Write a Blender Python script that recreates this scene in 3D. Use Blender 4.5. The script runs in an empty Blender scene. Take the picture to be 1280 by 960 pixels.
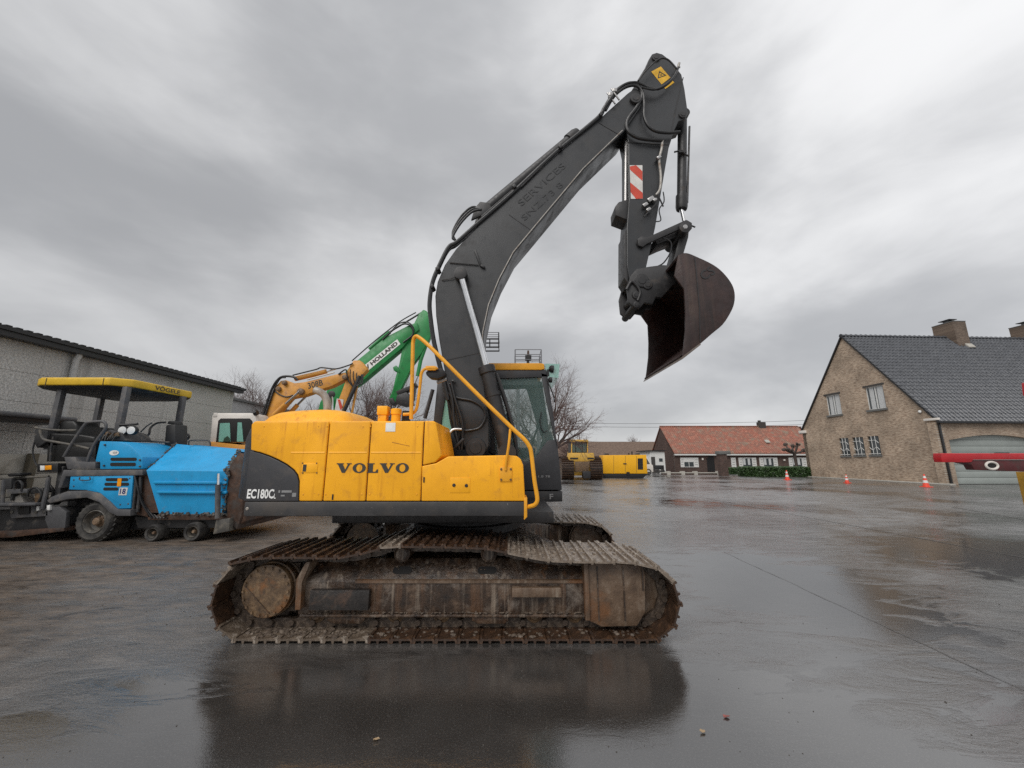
import bpy, bmesh, math, random
from math import sin, cos, tan, pi, radians, sqrt, atan2
from mathutils import Vector, Matrix

sc = bpy.context.scene
col = sc.collection
random.seed(7)

# ------------------------------------------------------------------ camera
F = 481.0                 # focal length in pixels of the 1280 x 960 photograph
TH = radians(11.06)       # the camera looks up a little
CH = 1.55                 # eye height
camd = bpy.data.cameras.new("camera")
camd.sensor_fit = 'HORIZONTAL'
camd.sensor_width = 36.0
camd.lens = 36.0 * F / 1280.0
camd.clip_start = 0.05
camd.clip_end = 3000.0
cam = bpy.data.objects.new("camera", camd)
cam.location = (0, 0, CH)
cam.rotation_euler = (pi / 2 + TH, 0, 0)
col.objects.link(cam)
sc.camera = cam

# ------------------------------------------------------------------ sky and sun (overcast)
SUN_EL, SUN_AZ = radians(48), radians(214)      # azimuth from +Y towards +X: behind the camera, a little to the left
SUN_DIR = Vector((sin(SUN_AZ) * cos(SUN_EL), cos(SUN_AZ) * cos(SUN_EL), sin(SUN_EL)))
world = bpy.data.worlds.new("World")
sc.world = world
world.use_nodes = True
wn, wl = world.node_tree.nodes, world.node_tree.links
wn.clear()
w_out = wn.new("ShaderNodeOutputWorld")
w_bg = wn.new("ShaderNodeBackground")
w_bg.inputs["Strength"].default_value = 0.1
wl.new(w_bg.outputs[0], w_out.inputs[0])
sky = wn.new("ShaderNodeTexSky")
sky.sky_type = 'NISHITA'
sky.sun_disc = False
sky.sun_elevation = SUN_EL
sky.sun_rotation = SUN_AZ
tc = wn.new("ShaderNodeTexCoord")
sep = wn.new("ShaderNodeSeparateXYZ"); wl.new(tc.outputs["Generated"], sep.inputs[0])


def wmath(op, a, b=None, clamp=False):
    n = wn.new("ShaderNodeMath"); n.operation = op; n.use_clamp = clamp
    for i, v in enumerate((a, b)):
        if v is None: continue
        if isinstance(v, (int, float)): n.inputs[i].default_value = v
        else: wl.new(v, n.inputs[i])
    return n.outputs[0]


zc = wmath('MAXIMUM', sep.outputs[2], 0.0)
comb = wn.new("ShaderNodeCombineXYZ")
wl.new(sep.outputs[0], comb.inputs[0]); wl.new(sep.outputs[1], comb.inputs[1]); wl.new(wmath('MULTIPLY', zc, 1.9), comb.inputs[2])


def cloud_noise(scale, rot, stretch, detail, rough, off, dist=0.4):
    mp = wn.new("ShaderNodeMapping")
    mp.inputs["Rotation"].default_value = (0, rot, 0)
    mp.inputs["Scale"].default_value = (stretch, stretch, 1.0)
    mp.inputs["Location"].default_value = off
    wl.new(comb.outputs[0], mp.inputs[0])
    nz = wn.new("ShaderNodeTexNoise")
    nz.inputs["Scale"].default_value = scale
    nz.inputs["Detail"].default_value = detail
    nz.inputs["Roughness"].default_value = rough
    nz.inputs["Distortion"].default_value = dist
    wl.new(mp.outputs[0], nz.inputs[0])
    return nz.outputs[0]


n1 = cloud_noise(1.7, 0.45, 0.9, 5, 0.48, (5.15, 1.2, 0.3), 0.25)
n2 = cloud_noise(5.0, 0.45, 0.8, 8, 0.6, (7.3, 2.2, 0.5), 0.4)
nsum = wmath('ADD', wmath('MULTIPLY', n1, 0.84), wmath('MULTIPLY', n2, 0.16))
mr = wn.new("ShaderNodeMapRange"); mr.interpolation_type = 'SMOOTHSTEP'
mr.inputs["From Min"].default_value = 0.38; mr.inputs["From Max"].default_value = 0.68
wl.new(nsum, mr.inputs["Value"])
ramp = wn.new("ShaderNodeValToRGB")
ramp.color_ramp.elements[0].position = 0.0
ramp.color_ramp.elements[0].color = (0.55, 0.558, 0.575, 1)
ramp.color_ramp.elements[1].position = 1.0
ramp.color_ramp.elements[1].color = (0.99, 0.993, 1.0, 1)
wl.new(mr.outputs[0], ramp.inputs[0])
# thinner cloud towards one side, brighter overhead (overcast sky)
dotn = wn.new("ShaderNodeVectorMath"); dotn.operation = 'DOT_PRODUCT'
wl.new(tc.outputs["Generated"], dotn.inputs[0]); dotn.inputs[1].default_value = Vector((0.74, -0.30, 0.60)).normalized()   # the side where the cloud is thin
glow = wmath('MULTIPLY', wmath('MAXIMUM', wmath('ADD', dotn.outputs["Value"], 0.35), 0.0), 1.5)
lift = wmath('ADD', wmath('ADD', wmath('MULTIPLY', zc, 0.5), 4.5), glow)
vm = wn.new("ShaderNodeVectorMath"); vm.operation = 'SCALE'
wl.new(ramp.outputs[0], vm.inputs[0]); wl.new(lift, vm.inputs["Scale"])
mixs = wn.new("ShaderNodeMix"); mixs.data_type = 'RGBA'
mixs.inputs["Factor"].default_value = 0.965
wl.new(sky.outputs[0], mixs.inputs[6]); wl.new(vm.outputs[0], mixs.inputs[7])
wl.new(mixs.outputs[2], w_bg.inputs["Color"])

sund = bpy.data.lights.new("sun", 'SUN')
sund.energy = 1.5
sund.angle = radians(45)
sund.color = (1.0, 0.97, 0.93)
sun = bpy.data.objects.new("sun", sund)
sun.rotation_euler = Vector((-SUN_DIR.x, -SUN_DIR.y, -SUN_DIR.z)).to_track_quat('-Z', 'Y').to_euler()
sun.location = (20, -20, 40)
col.objects.link(sun)

sc.view_settings.view_transform = 'Standard'
sc.view_settings.look = 'None'
sc.view_settings.gamma = 1.0
sc.view_settings.exposure = 0.6
sc.view_settings.use_curve_mapping = False
sc.cycles.use_denoising = False
sc.cycles.max_bounces = 6


# ------------------------------------------------------------------ helpers
def ray(px, py):
    a = (px - 640) / F
    b = (480 - py) / F
    return Vector((a, cos(TH) - b * sin(TH), sin(TH) + b * cos(TH)))


def at(px, py, Y):
    d = ray(px, py)
    t = Y / d.y
    return Vector((d.x * t, Y, CH + d.z * t))


def gnd(px, py, z=0.0):
    d = ray(px, py)
    t = (z - CH) / d.z
    return Vector((d.x * t, d.y * t, z))


def atx(px, py, X):
    d = ray(px, py)
    t = X / d.x
    return Vector((X, d.y * t, CH + d.z * t))


def xz(pts, Y):
    return [(lambda p: (p.x, p.z))(at(a, b, Y)) for a, b in pts]


def crm(pts, n=6, closed=False):
    """Catmull-Rom through points (tuples of any dimension)."""
    P = [Vector(p) for p in pts]
    out = []
    m = len(P)
    rng = m if closed else m - 1
    for i in range(rng):
        if closed:
            p0, p1, p2, p3 = P[(i - 1) % m], P[i], P[(i + 1) % m], P[(i + 2) % m]
        else:
            p0, p1, p2, p3 = P[max(i - 1, 0)], P[i], P[i + 1], P[min(i + 2, m - 1)]
        for k in range(n):
            t = k / n
            out.append(0.5 * ((2 * p1) + (p2 - p0) * t + (2 * p0 - 5 * p1 + 4 * p2 - p3) * t * t + (3 * p1 - p0 - 3 * p2 + p3) * t ** 3))
    if not closed: out.append(P[-1])
    return out


class MB:
    def __init__(s):
        s.v, s.f = [], []

    def add(s, vs, fs):
        o = len(s.v)
        s.v += [tuple(v) for v in vs]
        s.f += [tuple(i + o for i in f) for f in fs]
        return s

    def box(s, x0, x1, y0, y1, z0, z1):
        return s.add([(x0, y0, z0), (x1, y0, z0), (x1, y1, z0), (x0, y1, z0), (x0, y0, z1), (x1, y0, z1), (x1, y1, z1), (x0, y1, z1)],
                     [(0, 3, 2, 1), (4, 5, 6, 7), (0, 1, 5, 4), (1, 2, 6, 5), (2, 3, 7, 6), (3, 0, 4, 7)])

    def obox(s, c, size, m=None):
        sx, sy, sz = [q / 2 for q in size]
        vs = [Vector((x, y, z)) for z in (-sz, sz) for x, y in ((-sx, -sy), (sx, -sy), (sx, sy), (-sx, sy))]
        if m is not None: vs = [m @ v for v in vs]
        return s.add([v + Vector(c) for v in vs], [(0, 3, 2, 1), (4, 5, 6, 7), (0, 1, 5, 4), (1, 2, 6, 5), (2, 3, 7, 6), (3, 0, 4, 7)])

    def bar(s, p0, p1, w, h, up=(0, 0, 1)):
        """rectangular bar from p0 to p1, w across, h along up"""
        p0, p1 = Vector(p0), Vector(p1)
        d = (p1 - p0).normalized()
        side = d.cross(Vector(up))
        if side.length < 1e-4: side = d.cross(Vector((1, 0, 0)))
        side.normalize()
        u = side.cross(d)
        vs = []
        for p in (p0, p1):
            for a, b in ((-1, -1), (1, -1), (1, 1), (-1, 1)):
                vs.append(p + side * (a * w / 2) + u * (b * h / 2))
        return s.add(vs, [(0, 3, 2, 1), (4, 5, 6, 7), (0, 1, 5, 4), (1, 2, 6, 5), (2, 3, 7, 6), (3, 0, 4, 7)])

    def prism(s, poly, y0, y1):
        """poly of (x,z) extruded along Y"""
        a = sum(poly[i][0] * poly[(i + 1) % len(poly)][1] - poly[(i + 1) % len(poly)][0] * poly[i][1] for i in range(len(poly)))
        if a < 0: poly = poly[::-1]
        n = len(poly)
        vs = [(p[0], y0, p[1]) for p in poly] + [(p[0], y1, p[1]) for p in poly]
        fs = [tuple(range(n)), tuple(range(2 * n - 1, n - 1, -1))]
        fs += [((i + 1) % n, i, i + n, (i + 1) % n + n) for i in range(n)]
        return s.add(vs, fs)

    def prism_z(s, poly, z0, z1):
        a = sum(poly[i][0] * poly[(i + 1) % len(poly)][1] - poly[(i + 1) % len(poly)][0] * poly[i][1] for i in range(len(poly)))
        if a < 0: poly = poly[::-1]
        n = len(poly)
        vs = [(p[0], p[1], z0) for p in poly] + [(p[0], p[1], z1) for p in poly]
        fs = [tuple(range(n - 1, -1, -1)), tuple(range(n, 2 * n))]
        fs += [(i, (i + 1) % n, (i + 1) % n + n, i + n) for i in range(n)]
        return s.add(vs, fs)

    def prism_x(s, poly, x0, x1):
        """poly of (y,z) extruded along X"""
        a = sum(poly[i][0] * poly[(i + 1) % len(poly)][1] - poly[(i + 1) % len(poly)][0] * poly[i][1] for i in range(len(poly)))
        if a < 0: poly = poly[::-1]
        n = len(poly)
        vs = [(x0, p[0], p[1]) for p in poly] + [(x1, p[0], p[1]) for p in poly]
        fs = [tuple(range(n - 1, -1, -1)), tuple(range(n, 2 * n))]
        fs += [(i, (i + 1) % n, (i + 1) % n + n, i + n) for i in range(n)]
        return s.add(vs, fs)

    def rings(s, rings, cap=True, closed=False):
        """list of equal-length rings of points -> skin"""
        n = len(rings[0])
        vs = [p for r in rings for p in r]
        fs = []
        m = len(rings)
        for i in range(m if closed else m - 1):
            j = (i + 1) % m
            for k in range(n):
                l = (k + 1) % n
                fs.append((i * n + k, i * n + l, j * n + l, j * n + k))
        if cap and not closed:
            fs.append(tuple(range(n - 1, -1, -1)))
            fs.append(tuple((m - 1) * n + k for k in range(n)))
        return s.add(vs, fs)

    def lathe(s, o, axis, prof, seg=24, cap=True):
        """prof: list of (radius, distance along axis)"""
        o, ax = Vector(o), Vector(axis).normalized()
        t = Vector((0, 0, 1)) if abs(ax.z) < 0.9 else Vector((1, 0, 0))
        a = ax.cross(t).normalized(); b = ax.cross(a)
        R = []
        for r, h in prof:
            R.append([o + ax * h + (a * cos(2 * pi * k / seg) + b * sin(2 * pi * k / seg)) * r for k in range(seg)])
        return s.rings(R, cap)

    def cyl(s, p0, p1, r, r1=None, seg=16):
        p0, p1 = Vector(p0), Vector(p1)
        return s.lathe(p0, p1 - p0, [(r, 0), (r if r1 is None else r1, (p1 - p0).length)], seg)

    def tube(s, path, r, seg=8, closed=False):
        P = [Vector(p) for p in path]
        R = []
        prev = None
        for i, p in enumerate(P):
            if closed: d = P[(i + 1) % len(P)] - P[i - 1]
            else: d = P[min(i + 1, len(P) - 1)] - P[max(i - 1, 0)]
            d.normalize()
            if prev is None:
                t = Vector((0, 1, 0)) if abs(d.y) < 0.9 else Vector((1, 0, 0))
                a = d.cross(t).normalized()
            else:
                a = prev - d * prev.dot(d)
                a.normalize()
            prev = a
            b = d.cross(a)
            rr = r[i] if isinstance(r, (list, tuple)) else r
            R.append([p + (a * cos(2 * pi * k / seg) + b * sin(2 * pi * k / seg)) * rr for k in range(seg)])
        return s.rings(R, True, closed)

    def sphere(s, c, r, seg=12, sq=(1, 1, 1)):
        prof = [(max(1e-4, sin(pi * i / (seg // 2))), -cos(pi * i / (seg // 2))) for i in range(seg // 2 + 1)]
        R = [[Vector(c) + Vector((q * cos(2 * pi * k / seg) * r * sq[0], q * sin(2 * pi * k / seg) * r * sq[1], h * r * sq[2])) for k in range(seg)] for q, h in prof]
        return s.rings(R)

    def mesh(s, name, mat, bevel=0.0, bseg=2, smooth=True, ang=35):
        me = bpy.data.meshes.new(name)
        me.from_pydata(s.v, [], s.f)
        bm = bmesh.new(); bm.from_mesh(me)
        bmesh.ops.recalc_face_normals(bm, faces=bm.faces)
        if bevel > 0:
            bm.normal_update()
            ed = [e for e in bm.edges if len(e.link_faces) == 2 and e.calc_face_angle(0) > radians(28)]
            bmesh.ops.bevel(bm, geom=ed, offset=bevel, segments=bseg, profile=0.5, affect='EDGES', clamp_overlap=True)
        bm.to_mesh(me); bm.free()
        if smooth:
            me.polygons.foreach_set("use_smooth", [True] * len(me.polygons))
            me.set_sharp_from_angle(angle=radians(ang))
        if mat is not None: me.materials.append(mat)
        return me

    def build(s, name, mat, parent=None, **kw):
        return link(name, s.mesh(name, mat, **kw), parent)


def link(name, me, parent=None, mw=None):
    o = bpy.data.objects.new(name, me)
    col.objects.link(o)
    if parent is not None:
        o.parent = parent
        if mw is None: mw = Matrix.Identity(4)
        if LOCAL_PARENT.get(parent.name): o.matrix_local = mw
        else: o.matrix_parent_inverse = WMAT[parent.name].inverted(); o.matrix_basis = mw
    elif mw is not None:
        o.matrix_basis = mw
    WMAT[o.name] = mw.copy() if mw is not None else Matrix.Identity(4)
    if parent is not None and LOCAL_PARENT.get(parent.name):
        LOCAL_PARENT[o.name] = True
    return o


WMAT, LOCAL_PARENT = {}, {}


def tag(o, label, cat, group=None, kind=None):
    if label: o["label"] = label
    if cat: o["category"] = cat
    if group: o["group"] = group
    if kind: o["kind"] = kind
    return o


def thing(name, label, cat, loc=(0, 0, 0), rz=0.0, group=None, local=False):
    """Empty at the base; local=True means children are given in the empty's own axes"""
    o = bpy.data.objects.new(name, None)
    o.empty_display_size = 0.3
    col.objects.link(o)
    M = Matrix.Translation(Vector(loc)) @ Matrix.Rotation(rz, 4, 'Z')
    o.matrix_basis = M
    WMAT[o.name] = M
    if local: LOCAL_PARENT[o.name] = True
    return tag(o, label, cat, group)


def text_obj(name, s, origin, xdir, updir, height, width, mat, parent, extrude=0.002, bold=0.0, shear=0.0):
    """flat lettering: origin = lower left corner, scaled to the given height and width"""
    cu = bpy.data.curves.new(name, 'FONT')
    cu.body = s; cu.size = 1.0; cu.extrude = 0.0; cu.offset = bold; cu.shear = shear
    cu.resolution_u = 3
    tmp = bpy.data.objects.new(name, cu)
    col.objects.link(tmp)
    dg = bpy.context.evaluated_depsgraph_get()
    me = bpy.data.meshes.new_from_object(tmp.evaluated_get(dg))
    bpy.data.objects.remove(tmp)
    xs = [v.co.x for v in me.vertices]; ys = [v.co.y for v in me.vertices]
    x0, x1, y0, y1 = min(xs), max(xs), min(ys), max(ys)
    X, U = Vector(xdir).normalized(), Vector(updir).normalized()
    N = X.cross(U)
    O = Vector(origin)
    for v in me.vertices:
        v.co = O + X * ((v.co.x - x0) / (x1 - x0) * width) + U * ((v.co.y - y0) / (y1 - y0) * height) + N * extrude
    me.materials.clear(); me.materials.append(mat)
    return link(name, me, parent)


# ------------------------------------------------------------------ materials
def nt(name):
    m = bpy.data.materials.new(name)
    m.use_nodes = True
    n, l = m.node_tree.nodes, m.node_tree.links
    b = n["Principled BSDF"]
    return m, n, l, b


def noise(n, l, vec, scale, detail=4, rough=0.55, dist=0.0):
    z = n.new("ShaderNodeTexNoise")
    z.inputs["Scale"].default_value = scale
    z.inputs["Detail"].default_value = detail
    z.inputs["Roughness"].default_value = rough
    z.inputs["Distortion"].default_value = dist
    if vec is not None: l.new(vec, z.inputs["Vector"])
    return z.outputs[0]


def mapr(n, l, v, a, b, c=0.0, d=1.0):
    z = n.new("ShaderNodeMapRange")
    z.inputs["From Min"].default_value = a; z.inputs["From Max"].default_value = b
    z.inputs["To Min"].default_value = c; z.inputs["To Max"].default_value = d
    l.new(v, z.inputs["Value"])
    return z.outputs[0]


def mixc(n, l, fac, a, b):
    z = n.new("ShaderNodeMix"); z.data_type = 'RGBA'
    if isinstance(fac, (int, float)): z.inputs[0].default_value = fac
    else: l.new(fac, z.inputs[0])
    for i, c in ((6, a), (7, b)):
        if isinstance(c, (tuple, list)): z.inputs[i].default_value = (*c[:3], 1)
        else: l.new(c, z.inputs[i])
    return z.outputs[2]


def mth(n, l, op, a, b=None, clamp=False):
    z = n.new("ShaderNodeMath"); z.operation = op; z.use_clamp = clamp
    for i, v in enumerate((a, b)):
        if v is None: continue
        if isinstance(v, (int, float)): z.inputs[i].default_value = v
        else: l.new(v, z.inputs[i])
    return z.outputs[0]


def coords(n, l, scale=(1, 1, 1), which="Object"):
    t = n.new("ShaderNodeTexCoord")
    if scale == (1, 1, 1): return t.outputs[which]
    mp = n.new("ShaderNodeMapping"); mp.inputs["Scale"].default_value = scale
    l.new(t.outputs[which], mp.inputs[0])
    return mp.outputs[0]


def bump(n, l, b, h, strength=0.3, dist=0.01):
    z = n.new("ShaderNodeBump")
    z.inputs["Strength"].default_value = strength
    z.inputs["Distance"].default_value = dist
    l.new(h, z.inputs["Height"])
    l.new(z.outputs[0], b.inputs["Normal"])


def pmat(name, c, rough=0.45, metal=0.0, var=0.2, scale=5.0, dirt=None, dirt_lo=0.55, dirt_hi=0.75, dscale=3.0,
         streak=None, bstr=0.15, bscale=60.0, bdist=0.004, spec=0.5, chips=None, coat=0.0):
    """painted or bare surface: colour variation, dirt patches, rain streaks, chipped specks, fine relief"""
    m, n, l, b = nt(name)
    v = coords(n, l)
    n_a = noise(n, l, v, scale, 5, 0.6)
    colr = mixc(n, l, mapr(n, l, n_a, 0.3, 0.7), tuple(q * (1 - var) for q in c), tuple(min(1, q * (1 + var * 0.6)) for q in c))
    rgh = mapr(n, l, noise(n, l, v, scale * 2.3, 4), 0.3, 0.7, max(0.03, rough - 0.1), min(1, rough + 0.12))
    if streak:
        vs = coords(n, l, (1, 1, 0.06))
        s_ = mapr(n, l, noise(n, l, vs, 26, 3, 0.6), 0.52, 0.74)
        g_ = mapr(n, l, noise(n, l, v, 2.2, 3), 0.42, 0.66)
        colr = mixc(n, l, mth(n, l, 'MULTIPLY', mth(n, l, 'MULTIPLY', s_, g_), streak[1]), colr, streak[0])
    if dirt:
        dmask = mapr(n, l, noise(n, l, v, dscale, 8, 0.66, 0.3), dirt_lo, dirt_hi)
        colr = mixc(n, l, dmask, colr, dirt)
        rgh = mth(n, l, 'ADD', rgh, mth(n, l, 'MULTIPLY', dmask, 0.25), True)
    if chips:
        cm = mapr(n, l, noise(n, l, v, 34, 6, 0.75), 0.645, 0.69)
        colr = mixc(n, l, cm, colr, chips)
    l.new(colr, b.inputs["Base Color"])
    l.new(rgh, b.inputs["Roughness"])
    b.inputs["Metallic"].default_value = metal
    b.inputs["Specular IOR Level"].default_value = spec
    if coat: b.inputs["Coat Weight"].default_value = coat; b.inputs["Coat Roughness"].default_value = 0.12
    if bstr: bump(n, l, b, noise(n, l, v, bscale, 4, 0.6), bstr, bdist)
    return m


def rust(name, c1, c2, c3, rough=0.75, scale=7.0, bstr=0.5, mud=None, mud_lo=0.5, mud_hi=0.62, metal=0.0, bscale=28, bdist=0.012, streak=None):
    m, n, l, b = nt(name)
    v = coords(n, l)
    a = noise(n, l, v, scale, 9, 0.7, 0.2)
    r = n.new("ShaderNodeValToRGB")
    e = r.color_ramp.elements
    e[0].position = 0.32; e[0].color = (*c1, 1)
    e[1].position = 0.7; e[1].color = (*c3, 1)
    k = e.new(0.52); k.color = (*c2, 1)
    l.new(a, r.inputs[0])
    cc = r.outputs[0]
    if mud:
        cc = mixc(n, l, mapr(n, l, noise(n, l, v, scale * 0.45, 8, 0.7, 0.5), mud_lo, mud_hi), cc, mud)
    if streak:
        sv = coords(n, l, (1, 1, 0.05))
        for i, (sc_, c_) in enumerate(streak):
            cc = mixc(n, l, mth(n, l, 'MULTIPLY', mapr(n, l, noise(n, l, sv, sc_, 4, 0.6), 0.54, 0.70), mapr(n, l, noise(n, l, v, 2.0 + i, 4), 0.36, 0.60)), cc, c_)
    l.new(cc, b.inputs["Base Color"])
    l.new(mapr(n, l, noise(n, l, v, scale * 3, 4), 0.3, 0.7, rough - 0.22, min(1, rough + 0.15)), b.inputs["Roughness"])
    b.inputs["Metallic"].default_value = metal
    bump(n, l, b, noise(n, l, v, bscale, 8, 0.7), bstr, bdist)
    return m


def glass(name, tint=(0.7, 0.85, 0.8), alpha=0.25, rough=0.03):
    """thin pane: part clear, part mirror, with a dusty film"""
    m, n, l, b = nt(name)
    b.inputs["Base Color"].default_value = (*tint, 1)
    b.inputs["Roughness"].default_value = rough
    b.inputs["IOR"].default_value = 1.5
    b.inputs["Specular IOR Level"].default_value = 0.6
    b.inputs["Alpha"].default_value = alpha
    return m


def plain(name, c, rough=0.5, metal=0.0, spec=0.5):
    m, n, l, b = nt(name)
    v = coords(n, l)
    l.new(mixc(n, l, mapr(n, l, noise(n, l, v, 9, 5), 0.3, 0.7), tuple(q * 0.85 for q in c), tuple(min(1, q * 1.08) for q in c)), b.inputs["Base Color"])
    b.inputs["Roughness"].default_value = rough
    b.inputs["Metallic"].default_value = metal
    b.inputs["Specular IOR Level"].default_value = spec
    return m


M = {}
M['yellow'] = pmat("excavator_yellow_paint", (0.95, 0.425, 0.014), 0.42, spec=.35, dirt=(0.46, 0.20, 0.035), dirt_lo=0.56, dirt_hi=0.84, dscale=6, var=0.15, scale=1.8, streak=((0.46, 0.16, 0.012), 0.85), bstr=0.05, chips=(0.35, 0.13, 0.03))
M['yellow_rail'] = pmat("rail_yellow_paint", (0.80, 0.36, 0.015), 0.45, var=0.15, scale=6, dirt=(0.30, 0.13, 0.04), dirt_lo=0.60, dirt_hi=0.8, dscale=9)
M['charcoal'] = pmat("charcoal_paint", (0.035, 0.035, 0.039), 0.5, var=0.25, scale=3, dirt=(0.075, 0.064, 0.056), dirt_lo=0.58, dirt_hi=0.8, chips=(0.16, 0.15, 0.14))
M['skirt'] = pmat("skirt_black_paint", (0.042, 0.041, 0.042), 0.5, var=0.3, scale=4, dirt=(0.085, 0.07, 0.058), dirt_lo=0.5, dirt_hi=0.8, chips=(0.2, 0.18, 0.17))
M['boom'] = pmat("boom_grey_paint", (0.030, 0.0312, 0.0335), 0.36, var=0.15, scale=1.6, dirt=(0.022, 0.021, 0.021), dirt_lo=0.52, dirt_hi=0.74, dscale=3.5, bstr=0.14, streak=((0.016, 0.015, 0.015), 0.6), chips=(0.085, 0.075, 0.07))
M['boom_dark'] = pmat("worn_dark_steel", (0.022, 0.021, 0.022), 0.48, var=0.3, scale=8, dirt=(0.065, 0.05, 0.04), dirt_lo=0.58, dirt_hi=0.75, dscale=8)
M['hose'] = pmat("hose_rubber", (0.014, 0.014, 0.015), 0.42, var=0.2, scale=10, dirt=(0.05, 0.045, 0.04), dirt_lo=0.6, dirt_hi=0.8, dscale=12)
M['chrome'] = plain("chrome_rod", (0.80, 0.80, 0.80), 0.16, 1.0)
M['steel'] = plain("bare_steel", (0.42, 0.41, 0.40), 0.38, 1.0)
M['bucket'] = rust("bucket_rust_brown", (0.017, 0.0075, 0.0064), (0.028, 0.0118, 0.0095), (0.046, 0.020, 0.0155), 0.5, 4, 0.3, streak=((14, (0.05, 0.028, 0.02)), (20, (0.010, 0.006, 0.005))))
M['edge'] = rust("bucket_edge_steel", (0.10, 0.08, 0.07), (0.16, 0.13, 0.11), (0.22, 0.2, 0.18), 0.5, 6, 0.2, metal=0.4)
M['track'] = rust("track_shoe_rust", (0.016, 0.010, 0.007), (0.045, 0.024, 0.014), (0.135, 0.070, 0.036), 0.30, 13, 0.7, mud=(0.15, 0.115, 0.085), mud_lo=0.58, mud_hi=0.7)
M['trackworn'] = rust("track_shoe_worn", (0.07, 0.048, 0.035), (0.20, 0.16, 0.125), (0.42, 0.37, 0.31), 0.34, 14, 0.5, mud=(0.045, 0.028, 0.02), mud_lo=0.52, mud_hi=0.64)
M['trackmud'] = rust("track_shoe_muddy", (0.03, 0.02, 0.014), (0.12, 0.09, 0.065), (0.26, 0.21, 0.165), 0.45, 12, 0.9, mud=(0.38, 0.33, 0.28), mud_lo=0.5, mud_hi=0.62)
M['link'] = rust("track_link_steel", (0.018, 0.012, 0.009), (0.075, 0.053, 0.038), (0.20, 0.155, 0.115), 0.5, 22, 0.7)
M['frame'] = rust("track_frame_rust_and_shade", (0.009, 0.006, 0.005), (0.042, 0.024, 0.014), (0.14, 0.09, 0.058), 0.42, 6.5, 0.8, mud=(0.17, 0.14, 0.115), mud_lo=0.54, mud_hi=0.66, streak=((16, (0.02, 0.014, 0.011)), (22, (0.24, 0.19, 0.145)), (13, (0.115, 0.055, 0.025))))  # rust and mud, with streak highlights and deep shade painted in as well
M['frame_light'] = rust("track_guard_rust", (0.060, 0.036, 0.022), (0.125, 0.08, 0.05), (0.21, 0.16, 0.12), 0.5, 6.0, 0.6, mud=(0.145, 0.065, 0.026), mud_lo=0.54, mud_hi=0.66, streak=((18, (0.05, 0.03, 0.02)), (24, (0.26, 0.21, 0.16))))
M['frame_dark'] = rust("track_frame_recess_shade", (0.008, 0.007, 0.007), (0.020, 0.016, 0.014), (0.075, 0.042, 0.026), 0.5, 7, 0.6, mud=(0.10, 0.075, 0.055), mud_lo=0.62, mud_hi=0.72)  # shade of the frame's recess put into the colour, with rust and mud
M['drive'] = rust("final_drive_rust", (0.045, 0.028, 0.017), (0.125, 0.078, 0.042), (0.25, 0.16, 0.085), 0.45, 14, 0.6, mud=(0.20, 0.085, 0.028), mud_lo=0.56, mud_hi=0.70)
M['black'] = plain("black_plastic", (0.012, 0.012, 0.013), 0.5)
M['void'] = plain("dark_interior", (0.010, 0.009, 0.009), 0.8)
M['white'] = plain("white_print", (0.78, 0.78, 0.76), 0.5)
M['letters'] = plain("dark_lettering", (0.045, 0.040, 0.032), 0.45)
M['glass'] = glass("cab_glass", (0.16, 0.26, 0.235), 0.20)
M['glass_green'] = glass("green_tinted_visor", (0.30, 0.62, 0.52), 0.55)


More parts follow.
